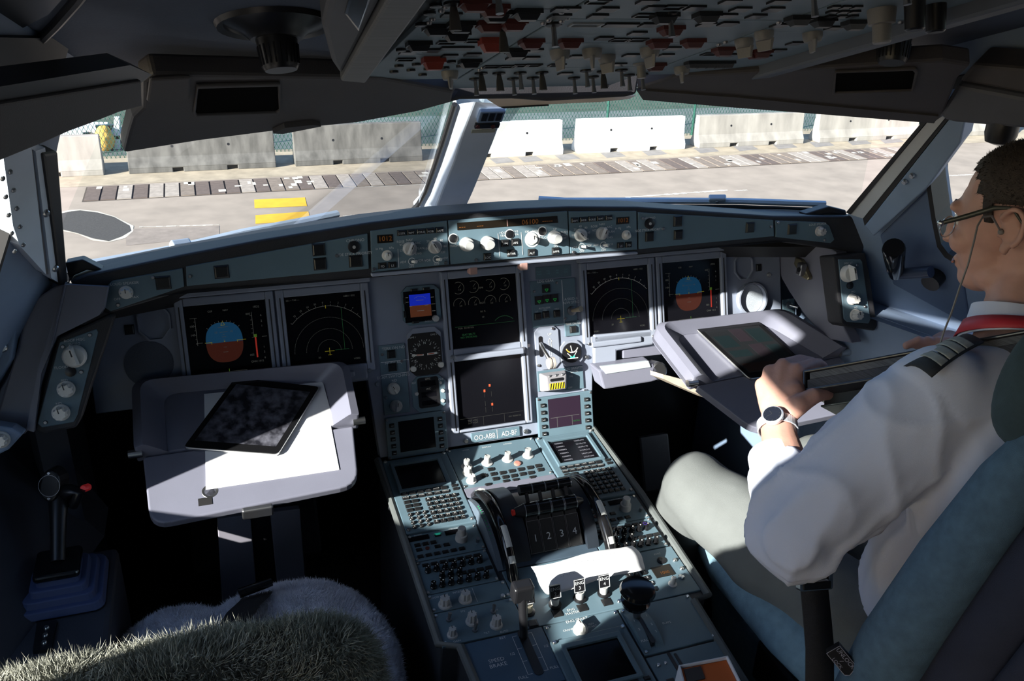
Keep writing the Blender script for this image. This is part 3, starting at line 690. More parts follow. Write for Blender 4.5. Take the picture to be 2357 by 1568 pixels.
for x, y in ((951, 667), (979, 664), (955, 742-1)): key(MI, *MI.uv(x, y), .017, .006, .004, p, h0=.007)
for x, y in ((929, 692), (930, 723)): key(MI, *MI.uv(x, y), .006, .016, .004, p, h0=.007)
knob(MI.sub(*MI.uv(1000, 732), .006), 0, 0, .0095, p, 'round', mark=False)
txt(MI, 984, 738, 'BARO', .006, p, .0085)
# radio magnetic indicator
p = plate(MI, (934, 757), (1020, 855), BEZEL, mip, 'bearing_indicator', 0, .008, .014)
fr = MI.sub(*MI.uv(977, 815)); MB().prism(fr, chamf(-.037, .037, -.045, .048, .012), .008, .0085).build('dial_face', mat('dial_black', (.012, .010, .009), .5, var=.1), p)
w = MB()
for k in range(36):
    a = 2*PI*k/36; w.line(fr, (.030*math.cos(a), .030*math.sin(a)), ((.033+(.001 if k % 3 else -.002))*math.cos(a), (.033+(.001 if k % 3 else -.002))*math.sin(a)), .0009, .0089)
for k, t in enumerate(('N', '3', '6', 'E', '12', '15', 'S', '21', '24', 'W', '30', '33')):
    a = PI/2-2*PI*k/12; w.text(fr, .0255*math.cos(a), .0255*math.sin(a), t, .0078, .0089, a-PI/2)
w.text(fr, -.025, .040, 'DME 1', .005, .0089); w.text(fr, .022, .042, 'DME 2', .005, .0089); w.build('compass_card', mat('dial_print', (.75, .75, .70), .6, var=0), p)
nd_ = MB()
for a, b, wd in (((-.026, .001), (-.004, .0), .0035), ((.026, .001), (.004, .0), .0045), ((-.030, .001), (-.024, .001), .0055)): nd_.line(fr, a, b, wd, .0095)
nd_.build('needle', MATS['dial_print'], p)
MB().line(fr, (-.020, .0008), (-.006, .0003), .002, .0098).line(fr, (.020, .0008), (.006, .0003), .002, .0098).build('needle_flag', mat('flag_orange', (.55, .12, .05), .6, var=0), p)
for x, y in ((949, 848), (1012, 838)): knob(MI.sub(*MI.uv(x, y), .006), 0, 0, .0085, p, 'round', KNOBW, mark=False)
# clock
p = plate(MI, (944, 868), (1027, 941), PANEL, mip, 'digital_clock', 0, .007, .014)
fr = MI.sub(*MI.uv(985, 902)); MB().prism(fr, rrect(-.024, .024, -.034, .034, .006), .007, .0078).build('dial_face', BLACK, p)
for v, hh in ((.020, .012), (-.004, .012), (-.023, .010)): MB().fbox(fr, -.017, .017, v-hh/2, v+hh/2, .0078, .0081).build('readout', SCREEN, p)
w = MB(); w.text(fr, 0, .030, 'UTC', .006, .0083); w.text(fr, 0, .008, 'A/C', .006, .0083); w.build('lettering', G_WHT, p)
txt(MI, 951, 881, 'RST', .006, p, .0075); txt(MI, 1013, 868+4, 'CHR', .006, p, .0075)
for x, y, r in ((957, 905, .0055), (1017, 898, .0055), (1017, 921, .0055), (1012, 880, .004)): knob(MI.sub(*MI.uv(x, y), .006), 0, 0, r, p, 'round', mark=False)
# left switch column
p = plate(MI, (870, 796), (944, 948), PANEL, mip, 'switch_panel', 0, .003)
for y in (829, 858):
    u0, _ = MI.uv(876, y+5); u1, vv = MI.uv(940, y-2); MB().fbox(MI, u0, u1, vv-.0006, vv+.0006, .003, .0036).build('divider', WHITEP, p)
txt(MI, 905, 801, 'TERR ON ND', .0085, p); txt(MI, 905, 834, 'NOISE REJ', .0085, p); txt(MI, 905, 866, 'ECAM SWITCHING', .0085, p); txt(MI, 907, 876, 'ND', .008, p)
for x, y in ((900, 815), (903, 845)): key(MI, *MI.uv(x, y), .0185, .0185, .005, p, name='push_button', h0=.003)
KNB = MI.sub(*MI.uv(905, 894), .003); knob(KNB, 0, 0, .0135, p, 'bar', KNOBW, rot=.5, h=1.2)
KNB = MI.sub(*MI.uv(911, 934), .003); knob(KNB, 0, 0, .0135, p, 'bar', KNOB, rot=-.2, h=1.2)
for x, y in ((924, 831), (879, 816), (888, 915)): screw(MI, *MI.uv(x, y), .003, p, .003, True)
# datalink displays
def dcdu(tl, br, stl, sbr, lit, label):
    p = plate(MI, tl, br, PANEL, mip, 'datalink_display', 0, .010, bevel=.002); p['label'] = label
    u0, u1, v0, v1 = rectpx(MI, stl, sbr); MB().fbox(MI, u0, u1, v0, v1, .010, .0106).build('screen', SCREEN if not lit else mat('screen_plum', (.02, .012, .022), .25, var=0, emit=.03, ecol=(.3, .12, .3)), p)
    a0, a1, b0, b1 = rectpx(MI, tl, br)
    for s in (0, 1):
        uu = (a0+u0)/2 if s == 0 else (u1+a1)/2
        for k in range(5): key(MI, uu, b0+(b1-b0)*(.15+.165*k), .011, .0095, .004, p, h0=.010)
    w = MB()
    for s in (0, 1):
        uu = (a0+u0)/2 if s == 0 else (u1+a1)/2
        for k in range(5): w.line(MI, (uu-.003, b0+(b1-b0)*(.15+.165*k)), (uu+.003, b0+(b1-b0)*(.15+.165*k)), .001, .0145)
    w.build('key_marks', WHITEP, p)
    for uu in (a0+.004, a1-.004):
        for vv in (b0+.004, b1-.004): screw(MI, uu, vv, .003, p, .010, True)
    if lit:
        w = MB(); w.line(MI, (u0+.004, v0+.024), (u1-.004, v0+.024), .0011, .0109)
        for f in (.25, .72): w.line(MI, (u0+(u1-u0)*f, v0+.024), (u0+(u1-u0)*f, v0+.001), .0011, .0109)
        w.build('page_lines', G_WHT, p); MB().text(MI, u0+(u1-u0)*.86, v0+.010, 'RECALL', .005, .0109).build('lettering', G_GRN, p)
dcdu((884, 962), (1030, 1036), (914, 969), (1001, 1027), 0, 'dark datalink screen with side keys left of the registration plate')
dcdu((1232, 915), (1364, 994), (1257, 918), (1334, 974), 1, 'datalink screen with thin white lines right of the registration plate')
# registration plate
p = plate(MI, (1085, 990), (1193, 1000), PANEL, mip, 'registration_plate', 0, .003)
cu, cv = MI.uv(1139, 999); fr = MI.sub(cu, cv, .005)
for o in (p,): bpy.data.objects.remove(o)
p = MB().fbox(MI, cu-.058, cu+.060, cv-.0125, cv+.0105, 0, .005).build('registration_plate', PANEL, mip, bevel=.002)
MB().text(fr, -.026, -.002, 'OO-ABB', .0165, .0006, sx=.82).text(fr, .033, -.002, 'AD-BF', .0165, .0006, sx=.82).build('lettering', WHITEP, p); MB().line(fr, (.004, -.010), (.004, .011), .0012, .0006).build('divider', WHITEP, p)
for x, y in ((1072, 1015), (1210, 993)): screw(MI, *MI.uv(x, y), .006, mip)
# landing gear panel
p = plate(MI, (1219, 648), (1328, 744), PANEL, mip, 'landing_gear_panel', 0, .004)
txt(MI, 1254, 647, 'LDG GEAR', .0085, p, .0045)
KB = proto(knob_mesh('round'), 'x', KNOB)
for x, y in ((1255, 664), (1238, 691), (1256, 688), (1274, 686)):
    u, v = MI.uv(x, y); b = MB().fbox(MI, u-.009, u+.009, v-.0095, v+.0095, .004, .008).build('gear_light', KEYM, p)
    w = MB(); q = [(u-.004, v-.001), (u+.004, v-.001), (u, v-.007)]
    for i in range(3): w.line(MI, q[i], q[(i+1) % 3], .0011, .0084)
    w.build('triangle', G_GRN, b)
for x, y in ((1236, 728), (1255, 724), (1280, 722)): key(MI, *MI.uv(x, y), .0165, .017, .005, p, name='push_button', h0=.004, mesh=None)
txt(MI, 1252, 709, 'AUTO/BRK', .006, p, .0045); txt(MI, 1234, 717, 'LO', .005, p, .0045); txt(MI, 1253, 714, 'MED', .005, p, .0045); txt(MI, 1280, 711, 'MAX', .005, p, .0045)
txt(MI, 1313, 692, 'A/SKID &\nN/W STRG', .0085, p, .0045)
u, v = MI.uv(1314, 715); fr = MI.sub(u, v, .004); MB().lathe(fr, 0, 0, [(.011, 0), (.011, .004), (.007, .006)], 18).build('switch_base', DMETAL, p, smooth=True)
MB().tube([fr.w(0, 0, .004), fr.w(.008, .003, .018), fr.w(.012, .005, .028)], [.004, .0055, .007], 12).build('toggle_switch', mat('toggle_tan', (.55, .45, .32), .35, .6, var=.1), p, smooth=True)
for x, y in ((1228, 671), (1280, 651), (1299, 733)): screw(MI, *MI.uv(x, y), .0032, p, .004, True)
u, _ = MI.uv(1294, 690); MB().fbox(MI, u-.0006, u+.0006, MI.uv(1297, 744)[1], MI.uv(1290, 645)[1], .004, .0046).build('divider', WHITEP, p)
p2 = plate(MI, (1298, 739), (1334, 771), PANEL, mip, 'terrain_switch_plate', 0, .004); key(MI, *MI.uv(1317, 758), .0165, .017, .005, p2, name='push_button', h0=.004); txt(MI, 1318, 745, 'TERR ON ND', .0065, p2, .0045)
# speed placards
u0, u1, v0, v1 = rectpx(MI, (1232, 620), (1314, 632)); pl3 = MB().fbox(MI, u0, u1, v0-.004, v1+.004, 0, .0015).build('speed_placard', PANEL, mip)
w = MB(); TG = mat('print_teal', (.16, .30, .32), .6, var=0)
for i, t in enumerate(('MAX', 'VFE', '180', '205')): w.text(MI, u0+.008+i*.022, (v0+v1)/2, t+'\n'+t, .0055, .002)
w.build('lettering', TG, pl3)
# gear lever
p = plate(MI, (1228, 752), (1289, 846), BEZEL, mip, 'gear_lever_plate', 0, .004, .013); fr = MI.sub(*MI.uv(1257, 800), .004)
MB().prism(fr, rrect(-.019, -.009, -.020, .028, .0045), 0, .0006).build('slot', BLACK, p)
w = MB()
for v0 in (.000, -.020):
    for a, b in (((.0065, v0), (.0065, v0+.013)), ((.0115, v0), (.0115, v0+.013)), ((.0065, v0), (.0115, v0))): w.line(fr, a, b, .001, .0006)
w.line(fr, (.004, .013), (.009, .021), .001, .0006).line(fr, (.014, .013), (.009, .021), .001, .0006).line(fr, (.004, .013), (.0065, .013), .001, .0006).line(fr, (.0115, .013), (.014, .013), .001, .0006)
w.text(fr, .009, .030, 'UP', .008, .0006); w.text(fr, .012, -.040, 'DOWN', .007, .0006); w.build('lettering', WHITEP, p)
MB().tube([fr.w(-.014, .012, 0), fr.w(-.014, -.004, .022), fr.w(-.011, -.018, .036), fr.w(-.008, -.027, .040)], [.004, .0045, .005, .005], 10).build('lever_arm', METAL, p, smooth=True)
LF = F(fr.w(-.006, -.030, .030), fr.ey, fr.ez); MB().lathe(LF, 0, .008, [(.010, -.009), (.0135, -.007), (.0135, -.002), (.0115, -.001), (.0115, .001), (.0135, .002), (.0135, .007), (.010, .009)], 24).build('wheel_knob', mat('lever_tan', (.40, .36, .33), .5, var=.08), p, smooth=True)
for x, y in ((1270, 756), (1238, 841)): screw(MI, *MI.uv(x, y), .0036, p, .004)
# brake pressure gauge
p = plate(MI, (1287, 787), (1340, 838), BEZEL, mip, 'brake_gauge', 0, .006, .012); fr = MI.sub(*MI.uv(1313, 811), .006)
MB().lathe(fr, 0, 0, [(.0235, 0), (.0235, .0035), (.021, .004)], 28).build('rim', BLACK, p, smooth=True)
w = MB(); w.ring(fr, 0, .016, .014, .0165, .0045, 12, math.radians(200), math.radians(340)); w.line(fr, (0, .002), (-.003, .017), .002, .0045); w.line(fr, (-.014, -.013), (.014, -.013), .002, .0045); w.line(fr, (-.012, .0), (-.002, -.010), .0018, .0045); w.line(fr, (.012, .003), (.003, -.010), .0018, .0045); w.build('scale', MATS['dial_print'], p)
MB().ring(fr, 0, .016, .0140, .0166, .0047, 5, math.radians(205), math.radians(250)).build('arc_amber', mat('print_amber', (.75, .40, .06), .6, var=0), p)
MB().flat(fr, [(-.006, -.012), (-.004, -.006), (0, -.010), (.005, -.005), (.006, -.012)], .0048).build('arc_green', mat('print_green', (.06, .55, .38), .6, var=0), p)
# gravity extension guard
p = plate(MI, (1235, 855), (1302, 893), PANEL, mip, 'gravity_extension_switch', 0, .003)
pl4 = plate(MI, (1298, 846), (1343, 893), PANEL, mip, 'gravity_extension_plate', 0, .004)
txt(MI, 1320, 851, 'L/G GRAVITY\nEXTN', .0075, pl4, .0045); txt(MI, 1312, 866, 'ON', .006, pl4, .0045); txt(MI, 1311, 892, 'OFF', .006, pl4, .0045)
fr = MI.sub(*MI.uv(1271, 876), .003)
g = MB(); g.prism(fr, [(-.034, .022), (.034, .022), (.034, -.022), (-.034, -.022)], 0, .026, [(-.025, .016), (.025, .016), (.022, -.018), (-.022, -.018)]); gd = g.build('guard', mat('guard_grey', (.25, .24, .26), .45, var=.06), p, bevel=.003)
MB().prism(fr, rrect(-.016, .018, .003, .010, .0035), .025, .0266).build('window_slot', BLACK, gd)
MB().fbox(fr, -.018, .018, -.015, -.001, .0255, .027).build('stripe_base', mat('stripe_yellow', (.85, .60, .02), .5, var=0), gd)
w = MB()
for k in range(6): w.flat(fr, [(-.018+k*.006, -.015), (-.0155+k*.006, -.015), (-.0125+k*.006, -.001), (-.015+k*.006, -.001)], .0273)
w.build('stripes', BLACK, gd)
for k in (-.016, 0, .016): MB().ball(fr.w(k, .016, .024), .0035, 10, 6).build('stud', METAL, gd, smooth=True)
for x, y in ((1350, 822), (1347, 901), (868, 884), (1215, 795)): screw(MI, *MI.uv(x, y), .0055, mip)
# right end of the panel: speaker, octagon blank, button
fr = MI.sub(*MI.uv(1727, 688)); mb = MB(); mb.ring(fr, 0, 0, .0, .036, .0012, 40); sp = mb.build('speaker', mat('speaker_mesh', (.40, .43, .48), .6, var=.15, vs=900, bump=.6, bs=1400), mip)
mb = MB(); holed(mb, fr, [(.041*math.cos(2*PI*k/40), .041*math.sin(2*PI*k/40)) for k in range(40)], [[(.037*math.cos(2*PI*k/40), .037*math.sin(2*PI*k/40)) for k in range(40)]], 0, .014); mb.build('speaker_rim', BEZEL, sp, smooth=True)
fr = MI.sub(*MI.uv(1710, 613)); q = [(.026*math.cos(PI/8+PI/4*k), .033*math.sin(PI/8+PI/4*k)) for k in range(8)]
mb = MB(); holed(mb, fr, [(x*1.1, y*1.1) for x, y in q], [q], 0, .006); mb.build('blanking_plate', BEZEL, mip); key(MI, *MI.uv(1746, 616), .016, .018, .004, mip, name='push_button')
screw(MI, *MI.uv(1769, 633), .006, mip)
# left end: octagon, and a speaker with shade put into its colour
fr = MI.sub(*MI.uv(343, 838)); mb = MB(); mb.ring(fr, 0, 0, .0, .046, .0012, 40); mb.build('speaker', mat('speaker_shade', (.10, .115, .15), .7, var=.15, vs=900, bump=.6, bs=1400), mip)
fr = MI.sub(*MI.uv(355, 742)); q = [(.030*math.cos(PI/8+PI/4*k), .036*math.sin(PI/8+PI/4*k)) for k in range(8)]
mb = MB(); holed(mb, fr, [(x*1.1, y*1.1) for x, y in q], [q], 0, .006); mb.build('blanking_plate', BEZEL, mip); key(MI, *MI.uv(298, 759), .018, .020, .004, mip, name='push_button')
# side plate and switch right of the speaker
p = plate(MI, (1800, 690), (1828, 722), PANEL, mip, 'wiper_switch_plate', 0, .003)
u, v = MI.uv(1814, 702); fr = MI.sub(u, v, .003); MB().lathe(fr, 0, 0, [(.009, 0), (.009, .004), (.006, .006)], 16).build('switch_base', METAL, p, smooth=True); MB().tube([fr.w(0, 0, .004), fr.w(.012, -.006, .02)], [.003, .0045], 10).build('toggle_switch', METAL, p, smooth=True)
txt(MI, 1812, 690, 'AIR', .006, p); MB().lathe(MI, *MI.uv(1850, 711), [(.008, 0), (.008, .004), (.005, .006)], 16).build('stud', BEZEL, mip, smooth=True)
# foot rests under the side displays
for s in (1, -1):
    if s > 0:
        t = MB().prism(MI, MI.uvs([(1362, 838), (1362, 770), (1500, 758), (1500, 792), (1415, 806), (1415, 832)]), 0, .012).build('foot_rest', BEZEL, mip, bevel=.004)
        MB().prism(MI, MI.uvs([(1432, 825), (1432, 806), (1520, 795), (1520, 816)]), -.02, .006).build('inner_plate', LAV, t, bevel=.002)
        BR = F(MI.w(0, 0, .055), EX, UP_M); q = BR.uvs([(1376, 842), (1503, 826), (1530, 858), (1500, 868), (1388, 886)])
        MB().prism(BR, q, -.05, 0, [(u*.985+.006, v-.012) for u, v in q]).build('pad_body', LAV, t, bevel=.004)
        q2 = BR.uvs([(1384, 844), (1494, 831), (1500, 846), (1396, 862)], .004); MB().prism(BR, q2, -.01, .003).build('pad_top', mat('pad_pale', (.50, .56, .60), .5, var=.06, streak=(1, 8, 1)), t, bevel=.002)
        MB().lathe(BR, *BR.uv(1518, 855), [(.022, -.05), (.022, -.004), (.018, 0)], 18).build('pivot', DMETAL, t, smooth=True)
    else:
        t = MB().prism(MI, [(-.262, -.120), (-.262, -.095), (-.5, -.095), (-.5, -.115), (-.35, -.12)], 0, .012).build('foot_rest', BEZEL, mip, bevel=.004)
        MB().prism(MI, [(-.30, -.135), (-.46, -.135), (-.45, -.175), (-.31, -.175)], .0, .06).build('pad_body', LAV, t, bevel=.004)
# ================================================================== GLARESHIELD
gs = thing('glareshield', 'black glareshield with blue-grey autopilot control panels under the windscreens', 'glareshield', (0, -.15, 1.0))
out = [(158, 648), (200, 632), (420, 586), (600, 552), (850, 512), (1000, 494), (1190, 480), (1310, 475), (1470, 476), (1785, 497), (1960, 497), (1988, 500), (1994, 560), (1985, 585), (1900, 572), (1785, 556), (1470, 588), (1040, 624), (850, 641), (428, 670), (246, 724), (232, 716)]
q = GS.uvs(out, -.001)
mb = MB(); mb.prism(GS, q, -.12, -.001); gso = mb.build('shroud', SHROUD, gs, bevel=.006, seg=3)
def gplate(pts, name, h=.003, m=PANEL): return MB().prism(GS, GS.uvs(pts, h), -.003, h).build(name, m, gs, bevel=.001)
LW = gplate([(428, 614), (846, 538), (849, 619), (430, 659)], 'left_warning_panel'); LE = gplate([(244, 662), (258, 647), (420, 618), (424, 660), (254, 717), (241, 708)], 'left_end_panel')
EL = gplate([(853, 532), (1029, 508), (1034, 609), (856, 627)], 'left_display_control_panel'); FC = gplate([(1032, 508), (1306, 486), (1311, 584), (1037, 609)], 'autopilot_control_panel')
ER = gplate([(1309, 487), (1465, 486), (1467, 575), (1313, 584)], 'right_display_control_panel'); RW = gplate([(1469, 489), (1780, 507), (1782, 544), (1471, 574)], 'right_warning_panel')
RE = gplate([(1786, 508), (1898, 512), (1909, 520), (1921, 552), (1912, 560), (1786, 546)], 'right_end_panel')
MB().prism(GS, GS.uvs([(854, 629), (1466, 579), (1467, 585), (855, 637)], .004), -.02, .008).build('lower_lip', BEZEL, gs, bevel=.002)
def gk(x, y, w, d, p, t=None, h=.005, ts=.006):
    u, v = GS.uv(x, y); key(GS, u, v, w, d, h, p, name='push_button', h0=.002)
    if t: MB().text(GS, u, v-.001, t, ts, .002+h+.0004).build('lettering', WHITEP, p)
def gt(x, y, t, size, p): u, v = GS.uv(x, y); MB().text(GS, u, v, t, size, .0036).build('lettering', WHITEP, p)
def gdisp(tl, br, p, t, size=.010):
    u0, u1, v0, v1 = rectpx(GS, tl, br); MB().fbox(GS, u0, u1, v0, v1, .002, .0042).build('readout', mat('lcd_dark', (.012, .009, .006), .3, var=0), p)
    MB().text(GS, (u0+u1)/2, (v0+v1)/2, t, size, .0046).build('digits', G_AMB, p)
def gknob(x, y, r, p, kind='skirt', mt=KNOB, h=1.1, rot=0): knob(GS.sub(*GS.uv(x, y, .003), .003), 0, 0, r, p, kind, mt, h, rot)
def gring(x, y, r, p, m=WHITEP): u, v = GS.uv(x, y); MB().ring(GS, u, v, r, r*1.22, .0036, 24).build('ring', m, p)
def gtoggle(x, y, p):
    u, v = GS.uv(x, y); fr = GS.sub(u, v, .003); gring(x, y, .0058, p)
    MB().lathe(fr, 0, 0, [(.004, 0), (.004, .004)], 12).build('switch_base', METAL, p); MB().tube([fr.w(0, 0, .003), fr.w(.006, .001, .012)], [.0024, .0034], 10).build('toggle_switch', KNOBW, p, smooth=True)
gdisp((867, 541), (904, 557), EL, '1012', .013)
for i, t in enumerate(('CSTR', 'WPT', 'VOR.D', 'NDB', 'ARPT')): gk(923+i*22, 535.5-i*1.7, .0170, .0115, EL, t, ts=.0052)
gknob(891, 588, 0.0100, EL, 'skirt', KNOBW); gknob(943, 572, 0.0132, EL, 'bar', KNOB, rot=-.4); gknob(1000, 568, 0.0132, EL, 'bar', KNOB, rot=.55)
gtoggle(947, 601, EL); gtoggle(1003.5, 596, EL); gk(879, 611, .0165, .0125, EL, 'FD'); gk(902, 609, .0165, .0125, EL, 'LS')
for x, y, t in ((872, 572, 'in Hg'), (900, 570, 'hPa'), (921, 556, 'ROSE'), (941, 552, 'NAV'), (926, 563, 'VOR'), (923, 576, 'LS'), (961, 559, 'ARC'), (966, 571, 'PLAN'), (962, 583, 'ENG'), (927, 603, 'ADF'), (946, 613, 'OFF'), (966, 599, 'VOR'), (983, 599, 'VOR'), (1004, 607, 'OFF'), (1023, 594, 'ADF'),
                (979, 572, '10'), (984, 555, '20'), (1000, 549, '40'), (1015, 553, '80'), (1022, 566, '160'), (1018, 580, '320')): gt(x, y, t, .0062, EL)
uu = [GS.uv(915, 572), GS.uv(917, 615)]; MB().line(GS, uu[0], uu[1], .001, .0036).build('divider', WHITEP, EL)
u = GS.uvs([(1052, 513), (1283, 497), (1284, 513), (1053, 530)], .004); MB().prism(GS, u, .002, .0042).build('readout', MATS['lcd_dark'], FC)
for x, y, t in ((1064, 522, '---'), (1105, 519, '---'), (1220, 511, '06100'), (1260, 508, '-----')): uu = GS.uv(x, y, .004); MB().text(GS, *uu, t, .014, .0046).build('digits', G_AMB, FC)
MB().line(GS, GS.uv(1167, 505, .004), GS.uv(1168, 521, .004), .0015, .0046).build('divider', mat('print_pink', (.35, .2, .18), .6, var=0), FC)
for x, y in ((1042, 548.5), (1171.5, 538.5), (1246.5, 532)): u, v = GS.uv(x, y); MB().lathe(GS, u, v, [(.0078, .002), (.0078, .005), (.006, .006)], 18).build('push_button', BLACK, FC, smooth=True); gring(x, y, .0080, FC)
for x, y, k in ((1073, 562, 'dual'), (1121, 559, 'dual'), (1224, 550, 'skirt'), (1275, 546, 'dual')): gknob(x, y, .0138 if k == 'dual' else .0120, FC, k, KNOB if k == 'dual' else KNOBW)
gring(1224, 550, .0132, FC)
for x, y, t in ((1120.5, 590.5, 'LOC'), (1161, 559, 'AP1'), (1184, 557, 'AP2'), (1174.5, 582, 'A/THR'), (1222, 580.5, 'ALT'), (1277, 577, 'APPR')): gk(x, y, .0165, .0150, FC, t)
for x, y, t in ((1044, 562, 'SPD\nMACH'), (1156, 539, 'HDG\nTRK'), (1187, 536, 'V/S\nFPA'), (1211, 533, '100'), (1229, 531, '1000'), (1250, 547, 'LVL/CH'), (1276, 527, 'UP'), (1278, 566, 'DN'), (1297, 541, 'PUSH\nLEVEL\nOFF')): gt(x, y, t, .0060, FC)
for a, b in (((1145, 537), (1149, 590)), ((1198, 534), (1202, 586))): MB().line(GS, GS.uv(*a), GS.uv(*b), .001, .0036).build('divider', WHITEP, FC)
for i, t in enumerate(('ARPT', 'NDB', 'VOR.D', 'WPT', 'CSTR')): gk(1321+i*19.5, 506.5-i*1.5, .0170, .0115, ER, t, ts=.0052)
gdisp((1417, 500), (1446, 514), ER, '1012', .012)
gknob(1336, 541, 0.0132, ER, 'bar', KNOBW, rot=.8); gknob(1385, 537, 0.0132, ER, 'bar', KNOB, rot=-.4); gknob(1441, 541, 0.0100, ER, 'skirt', KNOBW); gtoggle(1337, 567, ER); gtoggle(1387, 563.5, ER)
gk(1426, 564, .0155, .0125, ER, 'LS'); gk(1444.5, 562.5, .0155, .0125, ER, 'FD')
for x, y, t in ((1421, 525, 'in Hg'), (1445, 522, 'hPa'), (1317, 541, '10'), (1322, 528, '20'), (1334, 521, '40'), (1347, 524, '80'), (1352, 535, '160'), (1349, 550, '320'), (1366, 521, 'ROSE'), (1384, 516, 'NAV'), (1368, 530, 'VOR'), (1401, 522, 'ARC'), (1405, 533, 'PLAN'), (1402, 546, 'ENG'), (1321, 569, 'VOR'), (1338, 578, 'OFF'), (1354, 565, 'ADF'), (1370, 564, 'ADF'), (1388, 575, 'OFF'), (1403, 562, 'VOR')): gt(x, y, t, .0062, ER)
for p, L in ((LW, ((818, 600.5, .026, .024), (733, 574, .024, .024), (736, 607, .024, .024), (510, 625, .026, .025))), (RW, ((1493, 544, .020, .022), (1558, 508.5, .021, .024), (1559, 540, .021, .022), (1724, 523, .022, .024))), (LE, ((376, 650, .026, .025),)), (RE, ((1821, 527, .024, .025),))):
    for x, y, a, b in L: gk(x, y, a, b, p); 
for x, y, p in ((813.5, 567.5, LW), (1493, 514, RW)): u, v = GS.uv(x, y); MB().lathe(GS, u, v, [(.011, .002), (.011, .006), (.008, .007)], 20).build('push_button', BLACK, p, smooth=True); MB().lathe(GS, u, v, [(.003, .006), (.003, .008)], 10).build('button_dot', KNOB, p)
gt(817, 553, 'CHRONO', .0075, LW); gt(815, 584, 'SIDE STICK PRIORITY', .0070, LW); gt(1491, 502, 'CHRONO', .0070, RW); gt(1492, 529, 'SIDE STICK PRIORITY', .0066, RW)
gknob(290, 673, 0.0116, LE, 'fluted', KNOBW); gknob(1886, 532, 0.0116, RE, 'fluted', KNOB); gt(287, 652, 'LOUD SPEAKER', .0065, LE); gt(1880, 516, 'LOUD SPEAKER', .0065, RE); gt(270, 688, 'OFF', .006, LE); gt(310, 683, 'MAX', .006, LE)
for x, y, p in ((437, 635, LW), (775, 588, LW), (352, 638, LE), (272, 701, LE), (1478, 502, RW), (1525, 526, RW), (1773, 521, RW), (1789, 512, RE), (1896, 552, RE), (1025, 604, EL), (860, 619, EL), (1095, 598, FC), (1318, 580, ER)): screw(GS, *GS.uv(x, y), .0034, p, .003, True)
# two small lamps on the lower lip
for x, y in ((1087, 621), (1203, 611)):
    u, v = GS.uv(x, y, .0); MB().fbox(GS, u-.008, u+.008, v-.008, v+.006, -.01, .010).build('map_lamp', mat('lamp_pink', (.34, .20, .18), .5, var=.1), gs, bevel=.002)
# ================================================================== CENTRE PEDESTAL
pd = thing('centre_pedestal', 'blue-grey centre pedestal with keypads, thrust levers and radio panels between the seats', 'pedestal', (0, -.5, 0))
OUT = [(-.252, .0), (.255, .0), (.262, -.25), (.256, -.545), (.228, -.548), (.215, -.95), (-.20, -.95), (-.22, -.53), (-.255, -.525)]
DARKP = mat('pedestal_side', (.035, .038, .045), .6, var=.12)
body = MB().prism(PD, OUT, -.62, -.004).build('body', DARKP, pd, bevel=.004)
RAIL = mat('edge_rail', (.11, .12, .12), .45, var=.12)
for pts in ([(.258, 0), (.266, -.25), (.260, -.545), (.226, -.55), (.213, -.95)], [(-.256, 0), (-.256, -.52), (-.222, -.535), (-.204, -.95)]):
    MB().tube([PD.w(u, v, -.002) for u, v in pts], .008, 8).build('edge_rail', RAIL, pd, smooth=True)
def ppl(u0, u1, v0, v1, name, m=PANEL, h0=-.006, h1=0): return MB().fbox(PD, u0, u1, v0, v1, h0, h1).build(name, m, pd, bevel=.0012)
def pk(u, v, w, d, p, h=.003, rnd=False, name='key'): return key(PD, u, v, w, d, h, p, rnd, name)
def pt(u, v, t, size, p, h=.0006, m=WHITEP, rot=0): return MB().text(PD, u, v, t, size, h, rot).build('lettering', m, p)
def pscrews(u0, u1, v0, v1, p, i=.006):
    for u in (u0+i, u1-i):
        for v in (v0+i, v1-i): screw(PD, u, v, .0032, p, 0)
DSC = mat('screen_text', (.25, .25, .3), .5, var=0, emit=.10, ecol=(.5, .45, .5))
